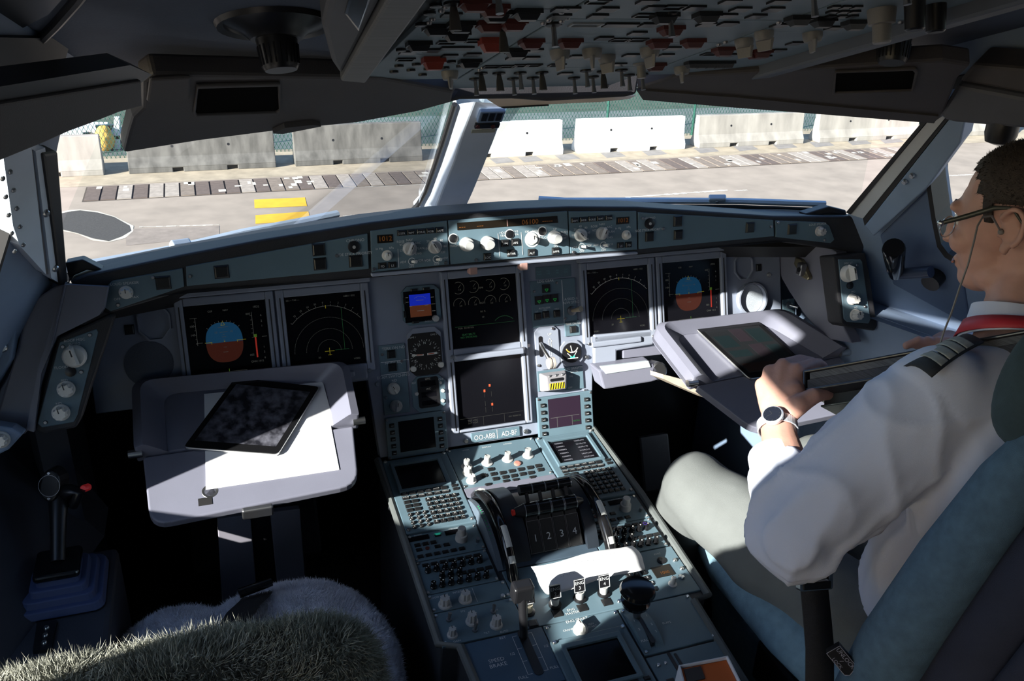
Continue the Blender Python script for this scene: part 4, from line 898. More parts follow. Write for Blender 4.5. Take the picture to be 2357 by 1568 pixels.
def mcdu(du, dv, lit, lab, keys=True):
    p = MB().fbox(PD, -.250+du, -.105+du, -.247+dv, -.015+dv, -.006, .004).build('flight_computer_keypad', PANEL, pd, bevel=.002); p['label'] = lab
    H = .004
    m = MB(); holed(m, PD, [(-.236+du, -.128+dv), (-.124+du, -.128+dv), (-.124+du, -.030+dv), (-.236+du, -.030+dv)], [[(-.229+du, -.121+dv), (-.132+du, -.121+dv), (-.132+du, -.040+dv), (-.229+du, -.040+dv)]], H, H+.006); m.build('screen_frame', PANEL, p, bevel=.001)
    MB().fbox(PD, -.229+du, -.132+du, -.121+dv, -.040+dv, H, H+.001).build('screen', SCREEN, p)
    if lit:
        w = MB()
        for k in range(6): w.text(PD, -.205+du, -.049-.012*k+dv, 'KEBBR%d' % k, .006, H+.0015); w.text(PD, -.155+du, -.049-.012*k+dv, '%03d/FL%03d' % (120+k*31, 90+k*40), .006, H+.0015)
        w.build('lettering', DSC, p)
    for k in range(6):
        for u in (-.243, -.116): pk(u+du, -.046-.0135*k+dv, .009, .007, p)
    for k in range(5): pk(-.215+.017*k+du, -.0225+dv, .010, .003, p, .002, name='indicator')
    if keys:
        for r in range(2):
            for c in range(6): key(PD, -.227+.017*c+du, -.1325-.0125*r+dv, .0145, .0095, .003, p, h0=H)
        key(PD, -.119+du, -.131+dv, .012, .008, .003, p, h0=H); key(PD, -.119+du, -.142+dv, .012, .008, .003, p, h0=H)
        for r in range(3):
            for c in range(2): key(PD, -.227+.0165*c+du, -.158-.0125*r+dv, .0140, .0095, .003, p, h0=H)
        for r in range(4):
            for c in range(3): key(PD, -.230+.0148*c+du, -.197-.0122*r+dv, .0095, .0095, .0035, p, True, h0=H)
        for r in range(6):
            for c in range(5): key(PD, -.184+.0140*c+du, -.161-.0138*r+dv, .0108, .0095, .004, p, h0=H)
        w = MB()
        for i in range(30): w.text(PD, -.184+.0140*(i % 5)+du, -.161-.0138*(i//5)+dv, 'ABCDEFGHIJKLMNOPQRSTUVWXYZ/ +C'[i], .0078, H+.0043)
        for i in range(12): w.text(PD, -.230+.0148*(i % 3)+du, -.197-.0122*(i//3)+dv, '1234567890.+'[i], .0070, H+.0038)
        for i, t in enumerate(('DIR', 'PROG', 'PERF', 'INIT', 'DATA', '', 'F-PLN', 'RAD', 'FUEL', 'SEC', 'ATC', 'MENU')):
            if t: w.text(PD, -.227+.017*(i % 6)+du, -.1325-.0125*(i//6)+dv, t, .0048, H+.0033)
        w.build('lettering', mat('key_print', (.50, .50, .50), .6, var=0), p)
    for u in (-.243, -.112):
        screw(PD, u+du, -.020+dv, .004, p, H)
        screw(PD, u+du, -.238+dv, .004, p, H, True)
mcdu(0, 0, 0, 'dark flight computer keypad on the captain side of the pedestal'); mcdu(.357, 0, 1, 'flight computer keypad with faint page text beside the grey knee')
mcdu(.178, -.555, 0, 'flight computer keypad at the aft end behind the engine start knob', True)
# display control panel between them
p = ppl(-.103, .105, -.142, -.005, 'display_control_panel')
for i in range(4):
    u, v = PD.uv(1074+47*i, 1075-8.5*i); knob(PD.sub(u, v), 0, 0, .0125, p, 'skirt', KNOB, 1.35, rot=.3*i)
for x, y in ((1076, 1090), (1085, 1108)): u, v = PD.uv(x, y); knob(PD.sub(u, v), 0, 0, .0115, p, 'fluted', KNOBW, 1.2)
for i, (x, y) in enumerate(((1130, 1081), (1114, 1096), (1136, 1092), (1157, 1089), (1178, 1085), (1199, 1081), (1220, 1077), (1239, 1073), (1141, 1103), (1163, 1099), (1183, 1096), (1203, 1092), (1222, 1089), (1244, 1082), (1124, 1117), (1165, 1109), (1187, 1106), (1226, 1100))): pk(*PD.uv(x, y), .0135, .0105, p)
u, v = PD.uv(1191, 1068); MB().lathe(PD, u, v, [(.008, 0), (.008, .003), (.005, .004)], 16).build('warning_button', mat('button_pink', (.45, .20, .16), .5, var=0), p)
w = MB()
for i in range(3): w.text(PD, -.06+.05*i, -.016, ('UPPER', 'DISPLAY', 'LOWER')[i], .006, .0006)
w.build('lettering', WHITEP, p); pscrews(-.103, .105, -.142, -.005, p)
ap = MB().prism(PD, [(-.103, -.172), (.105, -.172), (.105, -.143), (-.103, -.143)], -.006, .002).build('apron', LAV, pd, bevel=.002)
ppl(-.103, .105, -.385, -.172, 'quadrant_base', mat('quadrant_blue', (.05, .075, .105), .5, var=.1))
# quadrant hump: arched housing between the trim wheels
def arch(u0, u1, v0, v1, hp, m, name, n=14, base=-.01):
    mb = MB(); c = (v0+v1)/2; a = (v1-v0)/2; R = (a*a+hp*hp)/(2*hp); th = math.asin(min(1, a/R)); pr = []
    for k in range(n+1):
        t = -th+2*th*k/n; pr.append((c+R*math.sin(t), hp-R+R*math.cos(t)))
    vs = [PD.w(u, v, h) for u in (u0, u1) for v, h in pr]+[PD.w(u0, v0, base), PD.w(u0, v1, base), PD.w(u1, v0, base), PD.w(u1, v1, base)]
    k = n+1; fs = [(i, i+1, k+i+1, k+i) for i in range(n)]+[tuple(range(k))+(2*k+1, 2*k), tuple(range(k, 2*k))+(2*k+3, 2*k+2)]
    mb.add(vs, fs); return mb.build(name, m, pd, smooth=True, bevel=0)
arch(-.070, -.034, -.375, -.165, .062, mat('housing_dark', (.020, .026, .036), .4, var=.2), 'lever_housing'); arch(-.030, .083, -.360, -.18, .040, BLACK, 'lever_slots'); arch(.086, .110, -.375, -.165, .062, MATS['housing_dark'], 'lever_housing')
arch(-.104, -.094, -.385, -.175, .035, mat('trim_scale_plate', (.10, .13, .17), .5, var=.1), 'trim_scale')
# trim wheels
def wheel(u0, u1, marks):
    c = (-.415-.165)/2; R = .150; zc = -.090
    mb = MB(); n = 30; pts = []
    for k in range(n+1):
        a = math.radians(30+120*k/n); pts.append(PD.w((u0+u1)/2, c+R*math.cos(a), zc+R*math.sin(a)))
    mb.tube(pts, .0115, 12, up=tuple(PD.ex)); wo = mb.build('trim_wheel', BLKGL, pd, smooth=True)
    for a0, a1 in marks:
        ps = [PD.w((u0+u1)/2+.001, c+(R+.006)*math.cos(math.radians(a)), zc+(R+.006)*math.sin(math.radians(a))) for a in np.linspace(a0, a1, 6)]
        MB().tube(ps, .0075, 10, up=tuple(PD.ex)).build('white_mark', mat('mark_white', (.62, .63, .60), .5, var=.03), wo, smooth=True)
wheel(-.094, -.072, ((52, 58), (106, 122), (128, 133))); wheel(.112, .134, ((100, 112), (128, 133)))
g = MB()
for a, b in (((-.0998, -.22), (-.0998, -.36)),): 
    for k in range(16): g.fbox(PD, -.1005, -.0985, -.235-.008*k-.0015, -.235-.008*k+.0015, .0355-.0000*k-.00019*(k-5)**2, .0362-.00019*(k-5)**2)
g.build('scale_marks', mat('print_green_dark', (.02, .35, .12), .6, var=0), pd)
# thrust levers
for i, u in enumerate((-.018, .0095, .037, .0645)):
    fr = F(PD.w(u, -.360, .004), PD.ex, PD.w(0, .055, .060)-PD.w(0, 0, 0))
    t = MB().prism(fr, [(-.0125, -.002), (.0125, -.002), (.0125, .072), (-.0125, .072)], -.012, .006).build('thrust_lever', mat('lever_black', (.014, .014, .015), .42, var=.15), pd, bevel=.002)
    bz = MB(); bez4(bz, fr, -.0122, .0122, -.0015, .060, .0007, .0062, .0068); bz.build('edge_line', DMETAL, t)
    MB().text(fr, .001, .026, str(i+1), .0195, .0068).build('lettering', WHITEP, t)
    c = fr.w(0, .082, .004)
    MB().tube([c-PD.ex*.0128, c-PD.ex*.0115, c+PD.ex*.0115, c+PD.ex*.0128], [.0115, .0145, .0145, .0115], 18, up=(0, 0, 1)).build('grip', BLKGL, t, smooth=True)
    for s in (-1, 1): MB().tube([c+PD.ex*s*.0118, c+PD.ex*s*.0132], .0150, 18).build('chrome_ring', METAL, t, smooth=True)
    r = fr.w(0, .122, -.006)
    MB().tube([r-PD.ex*.0125, r+PD.ex*.0125], .0105, 16).build('reverse_handle', BLKGL, t, smooth=True); MB().tube([r+PD.ex*.0115, r+PD.ex*.0137], .0112, 16).build('chrome_ring', METAL, t, smooth=True)
    MB().box((r+c)/2, (.006, .006, .034), F((0, 0, 0), PD.ex, fr.ez)).build('reverse_arm', BLACK, t)
    if i == 0:
        MB().tube([c-PD.ex*.013, c-PD.ex*.032], [.0135, .008], 14).build('end_cone', BLACK, t, smooth=True); MB().tube([c-PD.ex*.031, c-PD.ex*.037], .0062, 12).build('disconnect_button', mat('button_red', (.6, .03, .02), .4, var=0), t, smooth=True)
    if i == 3: MB().tube([c+PD.ex*.013, c+PD.ex*.030], [.0135, .005], 14).build('end_cone', BLACK, t, smooth=True)
# radio panels
DIGIT = G_AMB
def rmp(du, active, lab):
    p = ppl(-.250+du, -.108+du, -.322, -.250, 'radio_panel'); p['label'] = lab
    for u in (-.228, -.155): MB().fbox(PD, u-.020+du, u+.020+du, -.268, -.256, 0, .0015).build('readout', SCREEN, p)
    pk(-.190+du, -.262, .013, .009, p, name='transfer_button')
    if active: MB().text(PD, -.190+du, -.262, '<->', .011, .0036).build('arrow', G_CYA, p); MB().fbox(PD, -.1945+du, -.1855+du, -.2645, -.2595, .0030, .0034).build('lamp', G_CYA, p)
    u = -.148+du; knob(PD.sub(u, -.285), 0, 0, .0125, p, 'dual', KNOB, 1.5)
    for k in range(3): pk(-.235+.016*k+du, -.280, .0125, .009, p)
    for k, u in enumerate((-.235, -.198, -.180)): pk(u+du, -.293, .0125, .008, p)
    for k in range(6): pk(-.237+.0165*k+du, -.311, .0125, .008, p)
    MB().lathe(PD, -.219+du, -.293, [(.0042, 0), (.0042, .002)], 10).build('lamp', DRED, p)
    MB().tube([PD.w(-.120+du, -.30, 0), PD.w(-.120+du, -.303, .012)], [.003, .004], 8).build('toggle_switch', DMETAL, p, smooth=True)
    w = MB(); w.text(PD, -.228+du, -.253, 'ACTIVE', .0048, .0006); w.text(PD, -.155+du, -.253, 'STBY/CRS', .0048, .0006); w.build('lettering', WHITEP, p); pscrews(-.25+du, -.108+du, -.322, -.25, p, .005)
rmp(0, True, 'radio panel with a lit green arrow below the captain keypad'); rmp(.357, False, 'unlit radio panel beside the first officer knee')
AK = proto(MB().lathe(ID, 0, 0, [(.5, 0), (.5, .3), (.42, .4), (.40, 1.3), (.32, 1.4)], 12), 'volume_knob', BLKGL, True); AKP = proto(MB().lathe(ID, 0, 0, [(.11, 1.39), (.11, 1.44)], 6), 'knob_dot', KNOBW)
def acp(du, lab, lit):
    p = ppl(-.250+du, -.110+du, -.407, -.324, 'audio_panel'); p['label'] = lab
    for r, n in ((0, 7), (1, 3), (2, 7)):
        for c in range(n):
            u, v = -.233+.0170*c+(.022 if r == 1 else .0)+du, -.352-.0205*r
            inst(AK, 'volume_knob', p, PD.mat(u, v, 0, 0, (.0125, .0125, .0105))); inst(AKP, 'knob_dot', p, PD.mat(u+.001, v, 0, 0, (.0125, .0125, .0106)))
    for c in range(7): pk(-.233+.0170*c+du, -.3355, .0140, .0075, p)
    for c in range(4): pk(-.170+.017*c+du, -.3725, .0140, .0085, p)
    if lit:
        for u in (-.216, -.137): MB().ring(PD, u+du, -.352, .0026, .0046, .0156, 12).build('lit_ring', G_VIO, p)
    pscrews(-.25+du, -.11+du, -.407, -.324, p, .004)
acp(0, 'audio panel with rows of black volume knobs on the captain side', False); acp(.357, 'audio panel with two lit violet knobs partly under the paper', True)
# captain side lighting and radar panels
p = ppl(-.252, -.100, -.452, -.409, 'lighting_panel')
for x, y in ((1024, 1393), (1071, 1381)): u, v = PD.uv(x, y); knob(PD.sub(u, v), 0, 0, .0125, p, 'fluted', KNOB, 1.3)
pt(-.235, -.418, 'FLOOD LT', .006, p); pt(-.190, -.416, 'INTEG LT', .006, p); MB().line(PD, (-.213, -.413), (-.213, -.448), .0008, .0006).build('divider', WHITEP, p); MB().line(PD, (-.165, -.413), (-.165, -.448), .0008, .0006).build('divider', WHITEP, p); pscrews(-.252, -.1, -.452, -.409, p)
p = ppl(-.252, -.100, -.528, -.454, 'radar_panel')
for x, y, r in ((1086, 1432, .0115), (1142, 1440, .0115), (1041, 1463, .0095)): u, v = PD.uv(x, y); knob(PD.sub(u, v), 0, 0, r, p, 'fluted', KNOB, 1.6)
for x, y in ((1033, 1428), (1135, 1409), (1093, 1452)):
    u, v = PD.uv(x, y); MB().lathe(PD, u, v, [(.005, 0), (.005, .003)], 12).build('switch_base', DMETAL, p); MB().tube([PD.w(u, v, .002), PD.w(u+.003, v+.004, .013)], [.0025, .0038], 8).build('toggle_switch', DMETAL, p, smooth=True)
for u, v, t in ((-.197, -.462, 'SYS'), (-.225, -.523, 'GAIN'), (-.140, -.475, 'PWS'), (-.170, -.520, 'TILT'), (-.14, -.525, 'AUTO')): pt(u, v, t, .0055, p)
pscrews(-.252, -.1, -.528, -.454, p)
# speed brake
p = ppl(-.218, -.072, -.648, -.532, 'speed_brake_panel', mat('panel_deep_blue', (.055, .105, .165), .5, var=.06))
MB().prism(PD, rrect(-.119, -.103, -.628, -.53, .0075), 0, .0012).build('slot', BLACK, p)
w = MB(); w.text(PD, -.172, -.585, 'SPEED\nBRAKE', .0105, .0006); w.text(PD, -.147, -.538, 'RET', .007, .0006); w.text(PD, -.142, -.575, '1/2', .0075, .0006); w.text(PD, -.140, -.625, 'FULL', .008, .0006); w.text(PD, -.080, -.575, '1/2', .007, .0006); w.text(PD, -.082, -.620, 'FULL', .0075, .0006); w.build('lettering', WHITEP, p)
w = MB()
for u in (-.130, -.094):
    w.line(PD, (u, -.540), (u, -.622), .0008, .0006)
    for k in range(4): w.line(PD, (u, -.540-.0273*k), (u+(.008 if u < -.1 else -.008), -.540-.0273*k), .0008, .0006)
w.build('legend_lines', WHITEP, p)
a0 = PD.w(-.110, -.545, 0); a1 = PD.w(-.110, -.520, .075)
MB().tube([a0, (a0+a1)/2, a1], [.007, .008, .009], 12).build('brake_lever', BLACK, p, smooth=True); MB().box(a1+V(0, .003, .008), (.038, .026, .036), PD).build('lever_grip', BLACK, p, bevel=.006, seg=3)
# engine master panel
p = ppl(-.098, .128, -.530, -.388, 'engine_master_panel')
for i, (x, y) in enumerate(((1217, 1404), (1278, 1388), (1335, 1374), (1390, 1362))):
    u, v = PD.uv(x, y, .006); b = PD.w(u, v, 0); tp = PD.w(u-.001, v+.002, .018)
    c = MB().lathe(PD, u, v, [(.012, -.002), (.012, .003), (.009, .004)], 16).build('master_switch', BLACK, p, smooth=True)
    MB().tube([b, tp], [.007, .0085], 14).build('stalk', KNOB if i else mat('stalk_cream', (.62, .56, .42), .45, var=.05), c, smooth=True)
    pc_ = onplane(*((1217, 1374), (1277, 1361), (1333, 1347), (1390, 1337))[i], PD.w(0, 0, .046), PD.ez)
    fr = F(pc_, PD.ex, PD.w(0, .45, 1)-PD.w(0, 0, 0)); MB().tube([tp, pc_-fr.ey*.008-fr.ez*.004], [.005, .004], 10).build('plate_stem', DMETAL, c, smooth=True); MB().fbox(fr, -.0105, .0105, -.0125, .0115, -.002, .002).build('switch_plate', BLACK, c, bevel=.001)
    w = MB(); bez4(w, fr, -.0097, .0097, -.0117, .0107, .0009, .002, .0025); w.build('plate_edge', WHITEP, c); MB().text(fr, 0, .0045, 'ENG', .0088, .0026).text(fr, 0, -.005, str(i+1), .0088, .0026).build('lettering', WHITEP, c)
for x, y in ((1226, 1436), (1283, 1412), (1341, 1399), (1397, 1386)): pk(*PD.uv(x, y), .019, .017, p, .002, name='fault_light')
pt(*PD.uv(1316, 1408), 'ENG\nMASTER', .0075, p); screw(PD, *PD.uv(1425, 1385), .004, p); screw(PD, *PD.uv(1157, 1374), .005, p)
p = ppl(-.070, .075, -.577, -.532, 'engine_start_panel'); u, v = PD.uv(1336, 1452); knob(PD.sub(u, v), 0, 0, .0135, p, 'bar', KNOBW, 1.1, rot=.15)
pt(*PD.uv(1328, 1428), 'ENG START', .0082, p); pt(*PD.uv(1308, 1451), 'CRANK', .006, p); pt(*PD.uv(1362, 1440), 'IGN\nSTART', .006, p); pscrews(-.07, .075, -.577, -.532, p)
# transponder keypad panel and flap panel on the right
p = ppl(.128, .252, -.530, -.41, 'transponder_panel')
for r in range(4):
    for c in range(3): pk(.128+.0155*c+.006, -.462-.0145*r, .0115, .0110, p)
w = MB()
for i in range(12): w.text(PD, .134+.0155*(i % 3), -.462-.0145*(i//3), ('1', '2', '3', '4', '5', '6', '7', '0', 'CLR', '', '', '')[i], .0065, .0034)
w.build('lettering', WHITEP, p)
u0, u1, v0, v1 = .183, .222, -.482, -.455; MB().fbox(PD, u0, u1, v0, v1, 0, .002).build('readout', MATS['lcd_dark'], p); MB().text(PD, .204, -.474, '1000', .010, .0025).build('digits', G_AMB, p)
u, v = PD.uv(1548, 1345); knob(PD.sub(u, v), 0, 0, .0085, p, 'skirt', KNOB, 1.8); u, v = PD.uv(1523, 1291); MB().lathe(PD, u, v, [(.009, 0), (.009, .002), (.005, .003)], 16).build('jack', BLACK, p); pt(*PD.uv(1513, 1276), 'EVAC', .006, p)
for x, y in ((1553, 1291), (1569, 1310), (1571, 1330), (1566, 1328)): screw(PD, *PD.uv(x, y), .0045, p)
p = ppl(.078, .224, -.640, -.533, 'flap_panel')
arch(.082, .097, -.630, -.545, .012, PANEL, 'flap_arch'); arch(.106, .122, -.630, -.545, .012, PANEL, 'flap_arch')
MB().prism(PD, rrect(.0975, .1055, -.626, -.555, .0038), 0, .0100).build('slot', BLACK, p)
for u, v, t in ((.088, -.575, '1'), (.088, -.595, '2'), (.115, -.570, '1'), (.115, -.590, '2'), (.115, -.607, '3'), (.086, -.620, 'FULL'), (.150, -.585, 'FLAPS')): MB().text(PD, u, v, t, .0065, .0135 if u < .14 else .0006).build('lettering', WHITEP, p)
b = PD.w(.1015, -.562, 0); kp = dep(1465, 1372, 1.0); k0 = onplane(1465, 1372, PD.w(0, 0, .088), PD.ez); kz = F(k0, PD.ex, PD.ey)
MB().tube([b, (b+k0)/2, k0], [.006, .0085, .010], 12).build('flap_lever', DMETAL, p, smooth=True)
MB().lathe(kz, 0, 0, [(.010, -.022), (.024, -.018), (.026, -.010), (.012, -.006), (.012, .004), (.029, .008), (.0315, .013), (.029, .019), (.018, .021)], 28).build('flap_knob', BLKGL, p, smooth=True)
pscrews(.078, .224, -.640, -.533, p)
p = ppl(.078, .222, -.80, -.645, 'blank_panel'); MB().prism(PD, rrect(.118, .124, -.69, -.645, .002), 0, .001).build('slot', BLACK, p); MB().prism(PD, rrect(.129, .134, -.69, -.65, .002), 0, .001).build('slot', BLACK, p); pk(.098, -.700, .014, .012, p, .001); screw(PD, .092, -.665, .004, p); screw(PD, .106, -.664, .003, p)
ppl(-.218, -.072, -.80, -.652, 'blank_panel', MATS['panel_deep_blue'])
# loose paper lying over the levers' aft end
pa = [(1222, 1305), (1455, 1253), (1256, 1370), (1484, 1308)]
g = MB(); nx, ny = 16, 8; vs = []
for j in range(ny+1):
    for i in range(nx+1):
        a, b = i/nx, j/ny; x, y = quadpt(pa, a, b)
        x += 16*max(0, a-.9)*10*math.sin(b*PI)*.6+2*math.sin(b*7); y += 3*math.sin(a*8)
        h = .044+.012*math.sin(a*PI*.9+.3)-.030*max(0, .12-a)/.12*b-.020*b
        vs.append(onplane(x, y, PD.w(0, 0, h), PD.ez))
g.add(vs, [(j*(nx+1)+i, j*(nx+1)+i+1, (j+1)*(nx+1)+i+1, (j+1)*(nx+1)+i) for j in range(ny) for i in range(nx)])
po = g.build('paper_note', PAPER, None, smooth=True); tag(po, 'crumpled white paper lying over the engine switches on the pedestal', 'paper')
sm = po.modifiers.new('t', 'SOLIDIFY'); sm.thickness = .0006
mb = MB()
for r_, (a0, a1_, b0) in enumerate(((.10, .30, .30), (.36, .62, .26), (.64, .82, .22), (.22, .50, .52), (.56, .70, .50))):
    for t_ in range(14):
        A = a0+(a1_-a0)*t_/14; B_ = a0+(a1_-a0)*(t_+.6)/14
        P0, P1 = [g.v[min(ny, max(0, round((b0+.03*math.sin(t_*2.3+k_))*ny)))*(nx+1)+min(nx, round(z_*nx))] for k_, z_ in ((0, A), (1, B_))]
        x0_, y0_ = quadpt(pa, A, b0+.05*math.sin(t_*2.1)); x1_, y1_ = quadpt(pa, B_, b0+.05*math.sin(t_*2.1+1.2)); hh = .0465+.012*math.sin(A*PI*.9+.3)-.020*b0
        p_, q_ = onplane(x0_, y0_, PD.w(0, 0, hh), PD.ez), onplane(x1_, y1_, PD.w(0, 0, hh), PD.ez); mb.add([p_, q_, q_+PD.ey*.0008, p_+PD.ey*.0008], [(0, 1, 2, 3)])
mb.build('scribble', mat('ink_grey', (.25, .26, .32), .7, var=0), po, kind='stuff')
# box with orange leaflets at the aft right of the pedestal
bx = thing('open_box', 'small white open box holding an orange and black leaflet on the pedestal', 'box', tuple(PD.w(.15, -.70, 0)))
hB = .045
q = [PD.uv(*p_, hB) for p_ in ((1562, 1531), (1676, 1509), (1722, 1600), (1590, 1640))]
mb = MB(); c = np.mean(q, 0); inn = [tuple(c+(V(*p_)-c)*.93) for p_ in q]; holed(mb, PD, q, [inn], .001, hB); mb.prism(PD, inn, .001, .004); mb.build('tray', mat('card_white', (.72, .72, .76), .6, var=.03), bx, bevel=.001)
inn2 = [tuple(c+(V(*p_)-c)*.91) for p_ in q]; MB().prism(PD, inn2, .004, hB-.006).build('leaflet', mat('leaflet_orange', (.62, .13, .02), .6, var=.04), bx)
l = [quadpt([inn2[0], inn2[1], inn2[3], inn2[2]], a, b) for a, b in ((.05, .04), (.42, .04), (.42, .36), (.05, .36))]; MB().prism(PD, l, hB-.006, hB-.004).build('leaflet_print', BLACK, bx)
# ================================================================== OVERHEAD PANEL
oh = thing('overhead_panel', 'dark overhead switch panel with grey knobs and red guarded switches', 'overhead panel', (0, -.7, 1.62))
OHC = mat('overhead_blue', (.15, .205, .235), .5, var=.08, bump=.08, bs=900)
MB().fbox(OH, -.33, .33, -.01, 1.15, -.06, -.006).build('backing', BLACK, oh)
uL = OH.uv(1060, 178)[0]; uR = OH.uv(1492, 165)[0]
def vpx(x, y): return OH.uv(x, y)[1]
cols = [(-.315, uL-.002, [vpx(960, 183), vpx(965, 46), vpx(985, 18), .8, 1.1]), (uL+.002, uR-.002, [vpx(1250, 200), vpx(1250, 156), vpx(1400, 99), vpx(1400, 44), .62, 1.1]), (uR+.002, .315, [vpx(1640, 170), vpx(1760, 44), .65, 1.1])]
secs = []
for u0, u1, vs_ in cols:
    for a, b in zip(vs_[:-1], vs_[1:]):
        o = MB().fbox(OH, u0, u1, a+.001, b-.001, -.01, 0).build('switch_section', OHC, oh, bevel=.001); secs.append((u0, u1, a, b, o))
        for uu in (u0+.007, u1-.007):
            for vv in (a+.008, b-.008): screw(OH, uu, vv, .0035, o, 0, True)
def osec(u, v):
    for u0, u1, a, b, o in secs:
        if u0 <= u <= u1 and a <= v <= b: return o
    return secs[3][4]
def Z5(x, y): return 880+x/5.612, y/5.612
def Z6(x, y): return 1250+x/4.714, y/4.714
def Z7(x, y): return 1650+x/3.928, y/3.928
FLATK = proto(MB().fbox(ID, -.5, .5, -.5, .5, 0, 1), 'push_button', KEYM)
FRK = proto(bez4(MB(), ID, -.42, .42, -.38, .38, .08, 0, 1), 'legend_frame', KEYM)
gm = MB().fbox(ID, -.5, .5, -.42, .42, 0, .45); gm.prism(ID, [(-.42, -.4), (.42, -.4), (.42, .3), (-.42, .3)], .45, 1, [(-.3, -.2), (.3, -.2), (.3, .2), (-.3, .2)]); gm.fbox(ID, -.2, .2, -.55, -.4, 0, .6)
GRD = {'k': proto(gm, 'switch_guard', KEYM), 'r': proto(gm, 'switch_guard', DRED), 'R': proto(gm, 'switch_guard', RED)}
OVAL = proto(MB().lathe(ID, 0, 0, [(.5, 0), (.5, .5), (.35, .6)], 12), 'lamp', BLACK)
def ok(px_, w=.020, d=.018, nm='push_button', me=None, h=.0025):
    u, v = OH.uv(*px_); inst(me or FLATK, nm, osec(u, v), OH.mat(u, v, 0, 0, (w, d, h)))
for z, L in ((Z5, ((640, 640), (325, 670), (865, 712), (1165, 695), (1700, 740), (1925, 738), (1965, 640), (2320, 110), (2270, 200), (890, 180))), (Z6, ((285, 90), (700, 90), (190, 165), (590, 165), (1195, 75), (1645, 75), (2140, 90), (1990, 160), (2310, 165), (1140, 260), (1020, 350), (660, 405), (1770, 255), (2010, 250), (1400, 515), (950, 590), (1330, 590), (820, 690), (360, 605), (240, 790), (2010, 590), (1130, 5), (2030, 5))),
             (Z7, ((95, 205), (570, 220), (1060, 245), (705, 385), (510, 75), (100, 490), (420, 505), (550, 450), (560, 5)))):
    for q in L: ok(z(*q))
for q in (Z5(960, 612), Z6(840, 260)): ok(q, .042, .017)
for z, L in ((Z5, ((835, 540), (1200, 520), (300, 760), (1410, 855), (1625, 850), (1790, 840), (1950, 835))), (Z6, ((1420, 70), (1100, 160), (830, 425), (1030, 425), (1810, 580), (600, 10), (150, 700)))):
    for q in L: ok(z(*q), .024, .019, 'legend_frame', FRK, .002)
ok(Z6(465, 262), .040, .018, 'legend_frame', proto(bez4(MB(), ID, -.42, .42, -.38, .38, .08, 0, 1), 'legend_frame', mat('frame_grey', (.25, .27, .29), .4, var=0)), .002)
for z, L, k in ((Z5, ((700, 330), (1010, 290), (960, 415), (1130, 775), (1470, 150), (1870, 130), (1740, 635), (470, 545)), 'k'), (Z6, ((1780, 140), (1320, 150)), 'k'), (Z7, ((740, 150), (960, 165), (1250, 190)), 'k'),
                (Z5, ((1390, 285), (1690, 265), (1925, 515), (1440, 75), (1190, 5)), 'r'), (Z6, ((290, 430), (1390, 290), (1260, 435), (1630, 430), (1960, 520), (2310, 555), (1220, 690)), 'r'), (Z7, ((400, 455),), 'r'), (Z5, ((1410, 500), (660, 745)), 'R')):
    for q in L:
        u, v = OH.uv(*z(*q)); inst(GRD[k], 'switch_guard', osec(u, v), OH.mat(u, v, 0, 0, (.030, .022, .011 if k != 'R' else .016)))
for k in range(5):
    u, v = OH.uv(*Z6(1620+95*k, 668)); inst(GRD['k'], 'switch_guard', osec(u, v), OH.mat(u, v, 0, 0, (.021, .020, .010)))
for q in ((215, 840), (440, 820), (890, 785), (150, 915), (370, 895), (590, 880), (810, 865), (1010, 845), (520, 955), (500, 300), (610, 150), (240, 630), (690, 50)):
    u, v = OH.uv(*Z5(*q)); inst(OVAL, 'lamp', osec(u, v), OH.mat(u, v, 0, 0, (.013, .013, .006)))
for r in range(3):
    for c in range(3): ok(Z7(1060+100*c-18*r, 55+42*r), .011, .011)
TB = proto(MB().lathe(ID, 0, 0, [(.010, 0), (.010, .0025), (.006, .004)], 14), 'switch_base', BLACK, True)
TT = proto(MB().tube([(0, 0, .002), (0, .001, .015), (0, .002, .026)], [.0028, .0030, .0042], 8), 'toggle_switch', DMETAL, True)
TW = proto(MB().tube([(0, 0, .002), (0, .001, .012), (0, .002, .027)], [.003, .005, .0065], 10, flat=.45, up=(0, 1, 0)), 'toggle_switch', mat('toggle_dark', (.09, .085, .08), .4, .4, var=.1), True)
def otog(q, wide=0): u, v = OH.uv(*q); s_ = osec(u, v); inst(TB, 'switch_base', s_, OH.mat(u, v)); inst(TW if wide else TT, 'toggle_switch', s_, OH.mat(u, v))
for q, wd in (((1200, 1012), 0), ((1275, 938), 1), ((1505, 938), 1), ((1780, 935), 0), ((1690, 1010), 0), ((1945, 1000), 0), ((2060, 932), 1), ((2210, 305), 0), ((1550, 368), 1), ((915, 35), 1)): otog(Z5(*q), wd)
for q, wd in (((335, 840), 0), ((470, 760), 0), ((540, 828), 0), ((650, 770), 1), ((850, 755), 0), ((930, 808), 0), ((1075, 800), 0), ((110, 255), 0), ((1380, 145), 0)): otog(Z6(*q), wd)
OK1 = mat('overhead_knob', (.20, .195, .185), .45, var=.06)
for q, r in ((Z5(870, 925), .0125), (Z6(180, 545), .0135), (Z6(530, 535), .0135), (Z6(690, 600), .0125), (Z6(1155, 522), .0135), (Z6(1062, 690), .0120), (Z6(1505, 725), .0125), (Z6(2180, 425), .0125), (Z7(425, 285), .0125), (Z7(865, 295), .0130)):
    u, v = OH.uv(*q); knob(OH.sub(u, v), 0, 0, r, osec(u, v), 'bar' if r > .0122 else 'skirt', OK1, 1.55, rot=random.choice([0, .4, -.5, PI]), mark=False)
u, v = OH.uv(*Z7(1490, 80)); knob(OH.sub(u, v), 0, 0, .0165, osec(u, v), 'dual', OK1, 1.5)
